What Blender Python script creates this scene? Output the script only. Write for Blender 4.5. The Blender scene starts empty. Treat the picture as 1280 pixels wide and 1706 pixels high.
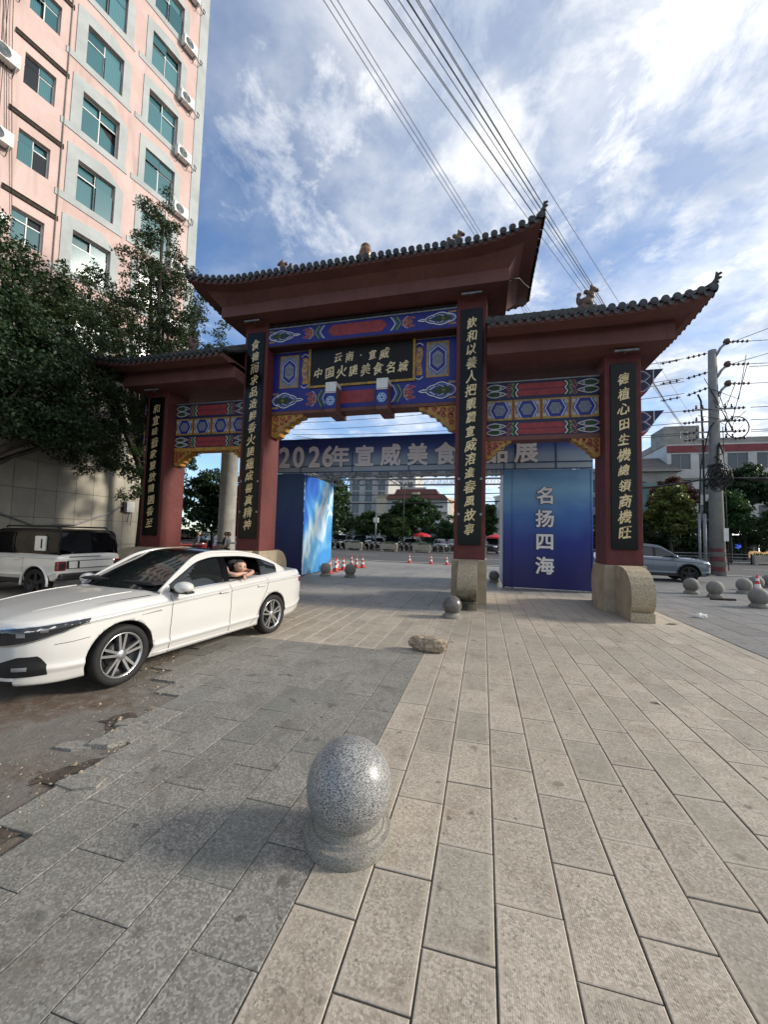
import bpy, bmesh, math, random
import numpy as np
from mathutils import Matrix, Vector
SC = bpy.context.scene
COL = SC.collection
R = math.radians
random.seed(11)
RNG = np.random.default_rng(7)

# ------------------------------------------------------------------ camera
H = 1.72
PITCH, ROLL, YAW = R(3.48), R(1.48), R(14.4)
fw = Vector((-math.sin(YAW)*math.cos(PITCH), math.cos(YAW)*math.cos(PITCH), math.sin(PITCH)))
rt = Vector((math.cos(YAW), math.sin(YAW), 0)); up = rt.cross(fw)
rt2 = rt*math.cos(ROLL) + up*math.sin(ROLL); up2 = up*math.cos(ROLL) - rt*math.sin(ROLL)
cam_d = bpy.data.cameras.new('camera'); cam = bpy.data.objects.new('camera', cam_d); COL.objects.link(cam)
cam.matrix_world = Matrix(((rt2.x, up2.x, -fw.x, 0), (rt2.y, up2.y, -fw.y, 0), (rt2.z, up2.z, -fw.z, H), (0, 0, 0, 1)))
cam_d.sensor_fit = 'HORIZONTAL'; cam_d.sensor_width = 36; cam_d.lens = 36*648/1280
cam_d.clip_start = .05; cam_d.clip_end = 3000
SC.camera = cam

# ------------------------------------------------------------------ light
SUN_AZ, SUN_EL = R(15), R(23)        # measured from +X towards +Y
sdir = Vector((math.cos(SUN_AZ)*math.cos(SUN_EL), math.sin(SUN_AZ)*math.cos(SUN_EL), math.sin(SUN_EL)))
sun_d = bpy.data.lights.new('sun', 'SUN'); sun = bpy.data.objects.new('sun', sun_d); COL.objects.link(sun)
sun_d.energy = 3.1; sun_d.angle = R(11); sun_d.color = (1, .915, .80)
sun.rotation_euler = (-sdir).to_track_quat('-Z', 'Y').to_euler()

W = bpy.data.worlds.new('World'); SC.world = W; W.use_nodes = True
nt = W.node_tree; nt.nodes.clear()
def wn(t, **k):
    n = nt.nodes.new(t)
    for a, b in k.items(): setattr(n, a, b)
    return n
def wmath(op, a, b=None, clamp=False):
    n = wn('ShaderNodeMath', operation=op, use_clamp=clamp)
    for i, v in enumerate((a, b)):
        if v is None: continue
        if isinstance(v, (int, float)): n.inputs[i].default_value = v
        else: nt.links.new(v, n.inputs[i])
    return n.outputs[0]
tc = wn('ShaderNodeTexCoord'); sky = wn('ShaderNodeTexSky', sky_type='NISHITA', sun_disc=False, sun_elevation=SUN_EL, sun_rotation=math.atan2(sdir.x, sdir.y), altitude=1200, air_density=1.0, dust_density=.6, ozone_density=3.5)
sep = wn('ShaderNodeSeparateXYZ'); nt.links.new(tc.outputs['Generated'], sep.inputs[0])
zc = wmath('MAXIMUM', wmath('ADD', sep.outputs[2], .12), .06)
cx = wn('ShaderNodeCombineXYZ'); nt.links.new(wmath('DIVIDE', sep.outputs[0], zc), cx.inputs[0]); nt.links.new(wmath('DIVIDE', sep.outputs[1], zc), cx.inputs[1])
def cnoise(scale, detail, rough, dist, off, rot=0, stretch=(1, 1, 1)):
    mp = wn('ShaderNodeMapping'); mp.inputs['Location'].default_value = off; mp.inputs['Rotation'].default_value = (0, 0, rot); mp.inputs['Scale'].default_value = stretch
    nt.links.new(cx.outputs[0], mp.inputs[0])
    n = wn('ShaderNodeTexNoise'); n.inputs['Scale'].default_value = scale; n.inputs['Detail'].default_value = detail; n.inputs['Roughness'].default_value = rough; n.inputs['Distortion'].default_value = dist
    nt.links.new(mp.outputs[0], n.inputs['Vector']); return n.outputs['Fac']
def ramp(v, a, b):
    n = wn('ShaderNodeMapRange', interpolation_type='SMOOTHSTEP'); nt.links.new(v, n.inputs[0]); n.inputs[1].default_value = a; n.inputs[2].default_value = b; return n.outputs[0]
bias = wmath('MULTIPLY', wmath('ADD', sep.outputs[0], .20), .50)          # thicker cloud on the sun's side
big = wmath('ADD', cnoise(.85, 3, .5, .3, (1.1, 6.2, 0)), bias)
puff = wmath('ADD', cnoise(5.2, 11, .66, .25, (5.1, 7.7, 0), .5, (1, .9, 1)), wmath('MULTIPLY', wmath('SUBTRACT', big, .5), .75))
veil = wmath('ADD', cnoise(1.9, 8, .58, .3, (8.2, 2.5, 0), .9, (.9, 1.1, 1)), wmath('MULTIPLY', wmath('SUBTRACT', big, .5), .9))
c1 = wmath('MULTIPLY', ramp(puff, .40, .74), .9); c2 = wmath('MULTIPLY', ramp(veil, .24, .78), .66)
mask = wmath('MAXIMUM', c1, c2)
shade = ramp(cnoise(3.4, 8, .6, .25, (5.04, 7.64, 0), .5, (1, .9, 1)), .36, .66)
ccol = wn('ShaderNodeMixRGB'); nt.links.new(shade, ccol.inputs[0]); ccol.inputs[1].default_value = (2.7, 3.05, 3.7, 1); ccol.inputs[2].default_value = (5.6, 5.6, 5.5, 1)
mx = wn('ShaderNodeMixRGB'); nt.links.new(mask, mx.inputs[0]); nt.links.new(sky.outputs[0], mx.inputs[1]); nt.links.new(ccol.outputs[0], mx.inputs[2])
bg = wn('ShaderNodeBackground'); bg.inputs[1].default_value = .15; nt.links.new(mx.outputs[0], bg.inputs[0])
wo = wn('ShaderNodeOutputWorld'); nt.links.new(bg.outputs[0], wo.inputs[0])

SC.view_settings.view_transform = 'Standard'; SC.view_settings.look = 'None'
SC.view_settings.exposure = 0.62; SC.view_settings.gamma = 1.0
SC.render.engine = 'CYCLES'
try:
    SC.cycles.max_bounces = 6; SC.cycles.diffuse_bounces = 3; SC.cycles.glossy_bounces = 3; SC.cycles.transmission_bounces = 4; SC.cycles.transparent_max_bounces = 6
    SC.cycles.use_denoising = True
    SC.cycles.caustics_reflective = False; SC.cycles.caustics_refractive = False
except Exception: pass

# ------------------------------------------------------------------ materials
MATS = {}
class MT:
    """small node helper"""
    def __init__(s, name):
        s.m = bpy.data.materials.new(name); s.m.use_nodes = True; s.t = s.m.node_tree; s.b = s.t.nodes['Principled BSDF']; MATS[name] = s.m
    def n(s, t, **k):
        q = s.t.nodes.new(t)
        for a, b in k.items(): setattr(q, a, b)
        return q
    def l(s, a, b): s.t.links.new(a, b)
    def set(s, i, v):
        if isinstance(v, (tuple, list)): v = (*v, 1) if len(v) == 3 else v
        s.b.inputs[i].default_value = v
    def coord(s, kind='Object', scale=(1, 1, 1), rot=(0, 0, 0)):
        if kind == 'World': o = s.n('ShaderNodeNewGeometry').outputs['Position']
        else: o = s.n('ShaderNodeTexCoord').outputs[kind]
        mp = s.n('ShaderNodeMapping'); mp.inputs['Scale'].default_value = scale; mp.inputs['Rotation'].default_value = rot; s.l(o, mp.inputs[0]); return mp.outputs[0]
    def noise(s, co, scale, detail=4, rough=.55, dist=0):
        q = s.n('ShaderNodeTexNoise'); q.inputs['Scale'].default_value = scale; q.inputs['Detail'].default_value = detail; q.inputs['Roughness'].default_value = rough; q.inputs['Distortion'].default_value = dist
        s.l(co, q.inputs['Vector']); return q.outputs['Fac']
    def rng(s, v, a, b, c=0, d=1):
        q = s.n('ShaderNodeMapRange', interpolation_type='SMOOTHSTEP'); s.l(v, q.inputs[0])
        for i, x in enumerate((a, b, c, d)): q.inputs[i+1].default_value = x
        return q.outputs[0]
    def math(s, op, a, b=0, clamp=False):
        q = s.n('ShaderNodeMath', operation=op, use_clamp=clamp)
        for i, v in enumerate((a, b)):
            if isinstance(v, (int, float)): q.inputs[i].default_value = v
            else: s.l(v, q.inputs[i])
        return q.outputs[0]
    def mix(s, f, a, b, mode='MIX'):
        q = s.n('ShaderNodeMixRGB', blend_type=mode)
        for i, v in enumerate((f, a, b)):
            if isinstance(v, (int, float)): q.inputs[i].default_value = v
            elif isinstance(v, (tuple, list)): q.inputs[i].default_value = (*v, 1) if len(v) == 3 else v
            else: s.l(v, q.inputs[i])
        return q.outputs[0]
    def bump(s, h, strength=.3, dist=.01):
        q = s.n('ShaderNodeBump'); q.inputs['Strength'].default_value = strength; q.inputs['Distance'].default_value = dist
        s.l(h, q.inputs['Height']); s.l(q.outputs[0], s.b.inputs['Normal'])
    def col(s, c): s.l(c, s.b.inputs['Base Color'])

def P(name, c, rough=.6, metal=0, var=.12, scale=4, c2=None, bump=0, bscale=60, spec=.5, coat=0, kind='Object', dirt=0, dirtc=(.05, .045, .04), rnd=0, emit=0):
    m = MT(name); m.set('Roughness', rough); m.set('Metallic', metal); m.set('Specular IOR Level', spec)
    if coat: m.set('Coat Weight', coat); m.set('Coat Roughness', .04)
    co = m.coord(kind)
    c2 = c2 or tuple(max(0, x*(1-2*var)) for x in c)
    base = m.mix(m.rng(m.noise(co, scale, 6, .6), .3, .7), c2, c)
    if dirt:
        base = m.mix(m.math('MULTIPLY', m.rng(m.noise(co, scale*.6, 8, .7, .5), .52, .75), dirt), base, dirtc)
    if rnd:
        oi = m.n('ShaderNodeObjectInfo'); base = m.mix(1, base, m.mix(oi.outputs['Random'], (1-rnd,)*3, (1+rnd*.4,)*3), 'MULTIPLY')
    m.col(base)
    if bump: m.bump(m.noise(co, bscale, 4, .6), bump, .01)
    if emit: m.set('Emission Color', c); m.set('Emission Strength', emit)
    return m.m

# ------------------------------------------------------------------ mesh helpers
class MB:
    def __init__(s): s.v = []; s.f = []; s.mi = []; s.sm = []
    def add(s, vs, fs, mi=0, smooth=False):
        o = len(s.v); s.v += [tuple(map(float, p)) for p in vs]
        for f in fs: s.f.append(tuple(i+o for i in f)); s.mi.append(mi); s.sm.append(smooth)
        return s
    def box(s, x0, x1, y0, y1, z0, z1, mi=0):
        return s.add([(x0, y0, z0), (x1, y0, z0), (x1, y1, z0), (x0, y1, z0), (x0, y0, z1), (x1, y0, z1), (x1, y1, z1), (x0, y1, z1)],
                     [(0, 3, 2, 1), (4, 5, 6, 7), (0, 1, 5, 4), (1, 2, 6, 5), (2, 3, 7, 6), (3, 0, 4, 7)], mi)
    def bbox(s, x0, x1, y0, y1, z0, z1, b=.01, mi=0):
        """box with bevelled edges"""
        bm = bmesh.new(); bmesh.ops.create_cube(bm, size=1)
        for v in bm.verts: v.co = ((x0+x1)/2+v.co.x*(x1-x0), (y0+y1)/2+v.co.y*(y1-y0), (z0+z1)/2+v.co.z*(z1-z0))
        bmesh.ops.bevel(bm, geom=bm.edges[:], offset=min(b, abs(x1-x0)*.45, abs(y1-y0)*.45, abs(z1-z0)*.45), segments=2, affect='EDGES', profile=.6)
        s.bm(bm, mi); return s
    def bm(s, bm, mi=0, smooth=False):
        bm.verts.index_update(); s.add([v.co for v in bm.verts], [tuple(v.index for v in f.verts) for f in bm.faces], mi, smooth); bm.free(); return s
    def prism(s, pts, axis, a, b, mi=0, smooth=False):
        """pts: 2D outline (ccw) extruded along axis 'x','y' or 'z' from a to b"""
        n = len(pts)
        def P3(p, t): return {'x': (t, p[0], p[1]), 'y': (p[0], t, p[1]), 'z': (p[0], p[1], t)}[axis]
        vs = [P3(p, a) for p in pts] + [P3(p, b) for p in pts]
        fs = [tuple(range(n))[::-1], tuple(range(n, 2*n))] + [(i, (i+1) % n, n+(i+1) % n, n+i) for i in range(n)]
        if axis == 'y': fs = [f[::-1] for f in fs]
        s.add(vs, fs, mi, smooth); return s
    def lathe(s, prof, c=(0, 0, 0), n=24, mi=0, smooth=True, axis='z'):
        vs = []; fs = []; m = len(prof)
        for i in range(n):
            a = 2*math.pi*i/n
            for r, z in prof:
                p = (r*math.cos(a), r*math.sin(a), z)
                if axis == 'y': p = (p[0], p[2], p[1])
                elif axis == 'x': p = (p[2], p[0], p[1])
                vs.append((c[0]+p[0], c[1]+p[1], c[2]+p[2]))
        for i in range(n):
            j = (i+1) % n
            for k in range(m-1):
                f = (i*m+k, j*m+k, j*m+k+1, i*m+k+1)
                fs.append(f if axis != 'y' else f[::-1])
        s.add(vs, fs, mi, smooth); return s
    def tube(s, path, r, n=6, mi=0, smooth=True, cap=True):
        path = [Vector(p) for p in path]; m = len(path); rs = r if isinstance(r, (list, tuple)) else [r]*m
        vs = []; pu = None
        for i, p in enumerate(path):
            t = (path[min(i+1, m-1)]-path[max(i-1, 0)]).normalized()
            if pu is None: pu = t.orthogonal().normalized()
            u = (pu-t*pu.dot(t)); u = u.normalized() if u.length > 1e-6 else t.orthogonal().normalized(); pu = u; w = t.cross(u)
            for k in range(n):
                a = 2*math.pi*k/n; vs.append(p+(u*math.cos(a)+w*math.sin(a))*rs[i])
        fs = [(i*n+k, i*n+(k+1) % n, (i+1)*n+(k+1) % n, (i+1)*n+k) for i in range(m-1) for k in range(n)]
        if cap: fs += [tuple(range(n))[::-1], tuple(range((m-1)*n, m*n))]
        s.add(vs, fs, mi, smooth); return s
    def grid(s, pts, mi=0, smooth=True, flip=False):
        """pts[i][j] -> surface"""
        m = len(pts[0]); vs = [p for r in pts for p in r]
        fs = [(i*m+j, i*m+j+1, (i+1)*m+j+1, (i+1)*m+j) for i in range(len(pts)-1) for j in range(m-1)]
        if flip: fs = [f[::-1] for f in fs]
        s.add(vs, fs, mi, smooth); return s
    def poly(s, pts, mi=0): s.add(pts, [tuple(range(len(pts)))], mi); return s
    def mesh(s, name, mats):
        me = bpy.data.meshes.new(name); me.from_pydata(s.v, [], s.f)
        if not isinstance(mats, (list, tuple)): mats = [mats]
        for m in mats: me.materials.append(MATS[m] if isinstance(m, str) else m)
        me.polygons.foreach_set('material_index', s.mi); me.polygons.foreach_set('use_smooth', s.sm); me.update(); return me
    def build(s, name, mats, parent=None, loc=None, rot=None):
        return obj(name, s.mesh(name, mats), parent, loc, rot)
def obj(name, me, parent=None, loc=None, rot=None):
    o = bpy.data.objects.new(name, me); COL.objects.link(o)
    if parent is not None: o.parent = parent
    if loc is not None: o.location = loc
    if rot is not None: o.rotation_euler = rot
    return o
def empty(name, loc=(0, 0, 0), rz=0, label=None, cat=None, group=None):
    o = bpy.data.objects.new(name, None); COL.objects.link(o); o.location = loc; o.rotation_euler = (0, 0, rz); o.empty_display_size = .1
    if label: tag(o, label, cat, group)
    return o
def tag(o, label, cat, group=None):
    o['label'] = label; o['category'] = cat
    if group: o['group'] = group
    return o
def kind(o, k): o['kind'] = k; return o
def copy_tree(o, parent=None):
    c = o.copy(); COL.objects.link(c); c.parent = parent
    for ch in o.children: copy_tree(ch, c)
    return c
def modmesh(o, *mods):
    """apply modifiers to an object through the depsgraph"""
    for t, kw in mods:
        m = o.modifiers.new('m', t)
        for a, b in kw.items(): setattr(m, a, b)
    bpy.context.view_layer.update()
    dg = bpy.context.evaluated_depsgraph_get(); me = bpy.data.meshes.new_from_object(o.evaluated_get(dg))
    old = o.data; o.modifiers.clear(); o.data = me; return o
def smooth_all(o):
    o.data.polygons.foreach_set('use_smooth', [True]*len(o.data.polygons)); o.data.update(); return o
def cr(xs, ys, x):
    """smooth (monotone-ish) interpolation of a curve table"""
    xs = list(xs); ys = list(ys)
    if x <= xs[0]: return ys[0]
    if x >= xs[-1]: return ys[-1]
    i = max(k for k in range(len(xs)-1) if xs[k] <= x); h = xs[i+1]-xs[i]; t = (x-xs[i])/h
    def d(k): return (ys[k]-ys[k-1])/(xs[k]-xs[k-1])
    def tg(k):
        if k == 0: return d(1)
        if k == len(xs)-1: return d(k)
        a, b = d(k), d(k+1); return 0 if a*b <= 0 else 2*a*b/(a+b)
    m0, m1 = tg(i), tg(i+1)
    return (2*t**3-3*t*t+1)*ys[i]+(t**3-2*t*t+t)*h*m0+(-2*t**3+3*t*t)*ys[i+1]+(t**3-t*t)*h*m1

# ------------------------------------------------------------------ lettering
GLY = {}
def glyph(ch):
    if ch not in GLY:
        cu = bpy.data.curves.new('glyph', 'FONT'); cu.body = ch; cu.size = 1; cu.resolution_u = 3
        o = bpy.data.objects.new('glyph', cu); COL.objects.link(o); bpy.context.view_layer.update()
        me = bpy.data.meshes.new_from_object(o.evaluated_get(bpy.context.evaluated_depsgraph_get()))
        v = [tuple(p.co)[:2] for p in me.vertices]; f = [tuple(p.vertices) for p in me.polygons]
        bpy.data.objects.remove(o); bpy.data.curves.remove(cu); bpy.data.meshes.remove(me)
        xs = [p[0] for p in v]; ys = [p[1] for p in v]; cx_, cy_ = (min(xs)+max(xs))/2, (min(ys)+max(ys))/2
        GLY[ch] = ([(a-cx_, b-cy_) for a, b in v], f, max(xs)-min(xs))
    return GLY[ch]
def letter(name, ch, size, mat, parent, x, y, z, style='bold', thick=.03, sy=1, sx=1, mirror=False):
    """upright flat character facing -Y, its middle at (x, y, z)"""
    v, f, _ = glyph(ch); mb = MB()
    if style == 'brush': sh = [(k*thick*.5, -k*thick*.42) for k in (-1, -.34, .34, 1)] + [(thick*.25, thick*.25)]
    else: sh = [(thick*math.cos(a), thick*math.sin(a)) for a in np.arange(8)*math.pi/4] + [(0, 0)]
    rr = random.Random(hash(ch) % 999 if False else ord(ch)*7 % 997)
    tilt = rr.uniform(-.06, .06); slope = .17 if style == 'brush' else 0; ss = rr.uniform(.88, 1.1) if style == 'brush' else 1
    for k, (dx, dy) in enumerate(sh):
        pts = []
        for a, b in v:
            if style == 'brush':
                a2 = a + .05*math.sin(6*b+rr.random()*.15); b2 = b + slope*a + .035*math.sin(7*a+1)
                a2, b2 = a2*math.cos(tilt)-b2*math.sin(tilt), a2*math.sin(tilt)+b2*math.cos(tilt); a, b = a2*ss*.96, b2*ss
            pts.append(((-1 if mirror else 1)*(a+dx)*size*sx, -k*.0006, (b+dy)*size*sy))
        mb.add(pts, f)
    return mb.build(name, mat, parent, (x, y, z))
# ------------------------------------------------------------------ material library
def masonry(name, c, c2, stain, fade):
    m = MT(name); co = m.coord('World'); st = m.coord('World', (1, 1, .09)); a = m.noise(co, 1.2, 7, .65, .3); v = m.noise(st, 3.2, 7, .7, .2); f = m.noise(co, 5, 8, .75, .6)
    b = m.mix(m.rng(a, .3, .7), c2, c); b = m.mix(m.math('MULTIPLY', m.rng(v, .52, .74), .55), b, stain); b = m.mix(m.math('MULTIPLY', m.rng(f, .58, .76), .35), b, fade); b = m.mix(m.math('MULTIPLY', m.rng(m.noise(co, 22, 4, .6), .66, .72), .4), b, fade)
    m.col(b); m.l(m.rng(f, .3, .7, .6, .85), m.b.inputs['Roughness']); m.bump(m.math('ADD', m.noise(co, 40, 4, .6), a), .2, .01)
masonry('red_wall', (.130, .026, .022), (.094, .020, .018), (.050, .014, .013), (.150, .048, .040))
masonry('red_soffit', (.160, .064, .053), (.125, .050, .042), (.070, .030, .027), (.20, .092, .078))
P('dark_red', (.055, .012, .012), .8, var=.2, scale=3, kind='World')
P('cartouche_red', (.30, .035, .04), .6, var=.18, scale=6)
P('deep_blue', (.008, .012, .20), .5, var=.15, scale=5)
P('navy', (.008, .010, .06), .55, var=.2, scale=5)
P('mid_blue', (.07, .12, .34), .55, var=.15, scale=9)
P('bright_blue', (.03, .22, .52), .5, var=.15, scale=9)
P('leaf_green', (.012, .075, .055), .6, var=.2, scale=9)
P('pale_green', (.16, .27, .15), .6, var=.2, scale=9)
P('white_paint', (.72, .72, .70), .55, var=.1, scale=9)
P('gold_paint', (.42, .25, .035), .5, var=.25, scale=8)
P('ochre', (.50, .26, .045), .55, var=.25, scale=12)
P('pink_paint', (.50, .17, .13), .6, var=.15, scale=9)
P('grey_lilac', (.26, .29, .36), .6, var=.3, scale=25)
P('lacquer', (.004, .006, .0055), .2, var=.1, scale=3, spec=.22)
P('sign_black', (.014, .012, .009), .4, var=.1, scale=3, spec=.2)
P('gold_letter', (.80, .62, .33), .38, metal=.2, var=.12, scale=12)
P('roof_tile', (.045, .047, .046), .48, var=.3, scale=8, c2=(.016, .018, .018), bump=.3, bscale=60, dirt=.5, dirtc=(.09, .085, .075), kind='World')
P('roof_cement', (.10, .098, .09), .8, var=.25, scale=3, kind='World', bump=.2)
P('glazed_brown', (.24, .10, .025), .25, var=.3, scale=10, bump=.15, bscale=50)
P('glazed_beast', (.16, .085, .045), .45, var=.35, scale=22, c2=(.05, .03, .02), bump=.5, bscale=45)
P('stone_plinth', (.42, .345, .235), .8, var=.10, scale=3, c2=(.31, .25, .17), bump=.35, bscale=45, dirt=.35, dirtc=(.17, .14, .10), kind='World')
m = MT('plinth_pitted')
co = m.coord('World'); n1 = m.noise(co, 26, 5, .7); n2 = m.noise(co, 2.5, 5, .6)
base = m.mix(m.rng(n1, .35, .65), (.26, .21, .14), (.43, .36, .24))
sp = m.n('ShaderNodeSeparateXYZ'); m.l(co, sp.inputs[0])
moss = m.math('MULTIPLY', m.rng(m.math('ADD', sp.outputs[2], m.math('MULTIPLY', n2, .5)), .95, .52), m.rng(n2, .25, .6))
m.col(m.mix(moss, base, (.03, .03, .017))); m.set('Roughness', .85); m.bump(n1, .5, .02)
m = MT('plinth_picked'); co = m.coord('World'); n1 = m.noise(co, 26, 5, .7); m.col(m.mix(m.rng(n1, .35, .65), (.29, .235, .155), (.46, .385, .26))); m.set('Roughness', .85); m.bump(n1, .5, .02)
def granite(name, light, dark, rough, sc=220, polish=0):
    m = MT(name); co = m.coord('Object'); v = m.n('ShaderNodeTexVoronoi'); v.inputs['Scale'].default_value = sc; m.l(co, v.inputs['Vector'])
    sp = m.n('ShaderNodeSeparateColor'); m.l(v.outputs['Color'], sp.inputs[0])
    b = m.mix(m.rng(sp.outputs[0], .15, .85), dark, light)
    big = m.noise(co, 5, 6, .65, .4)
    b = m.mix(m.rng(big, .45, .75, 0, .5), b, tuple(x*.45 for x in light))
    oi = m.n('ShaderNodeObjectInfo'); b = m.mix(1, b, m.mix(oi.outputs['Random'], (.8, .8, .8), (1.1, 1.1, 1.1)), 'MULTIPLY')
    m.col(b); m.set('Roughness', rough); m.bump(m.noise(co, sc*.8, 3, .6), .12, .004)
    m.l(m.rng(big, .3, .7, rough*.8, min(1, rough*1.35)), m.b.inputs['Roughness'])
granite('granite_ball', (.42, .42, .40), (.075, .075, .075), .34, 240)
granite('granite_base', (.32, .305, .26), (.12, .115, .10), .75, 300)
granite('granite_dark', (.20, .19, .17), (.05, .05, .045), .22, 150)
m = MT('rock'); co = m.coord('Object'); n1 = m.noise(co, 18, 8, .7); m.col(m.mix(m.rng(n1, .35, .65), (.20, .15, .10), (.46, .38, .27))); m.set('Roughness', .9); m.bump(m.noise(co, 45, 6, .7), .8, .02)
P('asphalt', (.085, .083, .08), .85, var=.2, scale=1.2, c2=(.06, .059, .057), bump=.4, bscale=90, kind='World', dirt=.3, dirtc=(.12, .115, .105))
P('rubber', (.007, .007, .007), .75, var=.2, scale=10, bump=.1)
P('black_plastic', (.012, .012, .013), .45, var=.2)
P('gloss_black', (.005, .005, .006), .14, var=.1, coat=.12, spec=.3)
P('chrome', (.75, .75, .76), .12, metal=1, var=.05)
P('alloy', (.62, .62, .62), .22, metal=.9, var=.06)
P('dark_alloy', (.025, .025, .027), .35, metal=.4, var=.1)
P('car_white', (.57, .565, .54), .28, var=.015, scale=2, coat=1.0, spec=.5)
P('suv_white', (.74, .72, .66), .3, var=.03, scale=2, coat=.8)
P('suv_grey', (.13, .165, .20), .3, metal=.35, var=.05, scale=2, coat=.8)
P('interior', (.012, .011, .011), .8, var=.2)
P('beige_leather', (.35, .30, .24), .6, var=.1)
P('tail_red', (.22, .008, .012), .12, var=.2, scale=20, coat=.6)
P('lamp_white', (.75, .78, .8), .1, var=.1, scale=30, coat=.5)
P('skin', (.50, .30, .215), .55, var=.08, scale=9, c2=(.44, .25, .175))
P('hair', (.012, .01, .009), .6, var=.2, scale=30)
P('lips', (.34, .11, .09), .5, var=.1)
P('steel', (.38, .39, .40), .42, metal=.7, var=.15)
P('galv', (.30, .31, .32), .5, metal=.5, var=.2, scale=8)
P('concrete', (.32, .305, .27), .85, var=.15, scale=2, bump=.3, bscale=30, dirt=.35, dirtc=(.15, .14, .12))
P('pole_concrete', (.25, .245, .23), .85, var=.12, scale=1.6, bump=.25, bscale=25, dirt=.45, dirtc=(.14, .13, .12))
P('cable', (.012, .012, .012), .6, var=.1)
P('cable_far', (.05, .055, .065), .6, var=.1)
P('ceramic', (.10, .055, .04), .3, var=.2)
P('cone_red', (.62, .045, .03), .45, var=.12, scale=6)
P('band_white', (.78, .78, .76), .4, var=.06)
P('bark', (.045, .034, .025), .9, var=.3, scale=12, bump=.5, bscale=30)
P('soil', (.085, .064, .048), .95, var=.3, scale=9, c2=(.035, .026, .02), bump=.9, bscale=35, dirt=.6, dirtc=(.15, .135, .115))
P('plastic_white', (.74, .74, .70), .5, var=.08, dirt=.25, dirtc=(.35, .33, .28))
P('umbrella_red', (.60, .025, .04), .6, var=.1)
P('letter_white', (.86, .86, .86), .6, var=.04)
P('matt_black', (.008, .008, .009), .28, var=.1, spec=.25)
P('cloth_white', (.70, .70, .70), .8, var=.1, scale=6)
P('cloth_grey', (.12, .13, .14), .85, var=.15, scale=6)
P('cloth_black', (.012, .012, .014), .85, var=.2)
P('trike_red', (.36, .012, .014), .35, var=.2, coat=.4)
P('barrier_beige', (.40, .36, .29), .8, var=.15, scale=3)
P('shop_black', (.010, .010, .011), .4, var=.2)
P('sign_glow', (1, 1, 1), .5, var=0, emit=2.2)
P('screen_blue', (.05, .10, .55), .4, var=.5, scale=7, emit=.8)
P('warm_glow', (.85, .55, .25), .5, var=.3, scale=9, emit=.35)
def glass(name, c, rough=.05, trans=0, spec=.6, metal=0):
    m = MT(name); m.set('Base Color', c); m.set('Roughness', rough); m.set('Specular IOR Level', spec); m.set('Metallic', metal); m.set('Transmission Weight', trans); m.set('IOR', 1.45)
glass('black_glass', (.006, .006, .007), .06, 0, .35)
glass('tint_glass', (.010, .012, .013), .03, 0, .9)
glass('lens_glass', (.018, .020, .022), .05, 0, .9)
m = MT('window_teal'); co = m.coord('Object', (1, 1, 1)); oi = m.n('ShaderNodeObjectInfo')
stripe = m.n('ShaderNodeTexWave'); stripe.inputs['Scale'].default_value = 5; stripe.inputs['Distortion'].default_value = 2; m.l(co, stripe.inputs['Vector'])
c = m.mix(oi.outputs['Random'], (.03, .10, .12), (.10, .24, .27)); c = m.mix(m.math('MULTIPLY', m.rng(stripe.outputs['Fac'], .3, .9), .5), c, (.03, .10, .11)); m.col(c); m.set('Roughness', .16); m.set('Specular IOR Level', .4)
glass('window_dark', (.018, .022, .025), .08, 0, .6)
glass('window_grey', (.07, .09, .10), .1, 0, .6)
m = MT('pink_stucco'); co = m.coord('World'); n1 = m.noise(co, .5, 7, .65, .3); n2 = m.noise(m.coord('World', (1, 1, .12)), 2.2, 6, .7)
b = m.mix(m.rng(n1, .3, .7), (.50, .365, .33), (.60, .455, .415)); b = m.mix(m.math('MULTIPLY', m.rng(n2, .50, .76), .6), b, (.36, .27, .23))
m.col(b); m.set('Roughness', .9); m.bump(m.noise(co, 9, 5, .6), .25, .03)
m = MT('grey_trim'); co = m.coord('World'); n1 = m.noise(co, .8, 7, .65); n2 = m.noise(m.coord('World', (1, 1, .15)), 3, 6, .7)
b = m.mix(m.rng(n1, .3, .7), (.33, .36, .355), (.43, .46, .45)); b = m.mix(m.math('MULTIPLY', m.rng(n2, .55, .8), .4), b, (.24, .25, .24)); m.col(b); m.set('Roughness', .9); m.bump(m.noise(co, 12, 4, .6), .2, .02)
P('stone_tile', (.42, .385, .31), .6, var=.1, scale=1.5, dirt=.3, dirtc=(.25, .22, .17), rnd=.12, kind='World', bump=.05)
P('stone_joint', (.07, .065, .055), .9)
P('white_wall', (.62, .60, .55), .85, var=.1, scale=.6, dirt=.4, dirtc=(.36, .34, .3), kind='World')
P('cream_wall', (.62, .50, .34), .85, var=.1, scale=.5, kind='World', dirt=.25, dirtc=(.42, .33, .22))
P('grey_wall', (.40, .40, .395), .85, var=.1, scale=.5, kind='World', dirt=.35, dirtc=(.25, .25, .24))
P('green_wall', (.17, .27, .25), .85, var=.12, scale=.5, kind='World', dirt=.4, dirtc=(.12, .18, .16))
P('old_wall', (.34, .32, .28), .9, var=.15, scale=.6, kind='World', dirt=.5, dirtc=(.17, .16, .14))
P('red_roof', (.26, .05, .055), .7, var=.15, scale=1.5, kind='World')
P('brown_roof', (.20, .075, .06), .7, var=.15, scale=1, kind='World')
P('grey_roof', (.13, .12, .105), .85, var=.2, scale=2, kind='World', bump=.3, bscale=8)
P('red_stripe', (.17, .045, .045), .7, var=.25, scale=6)
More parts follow.
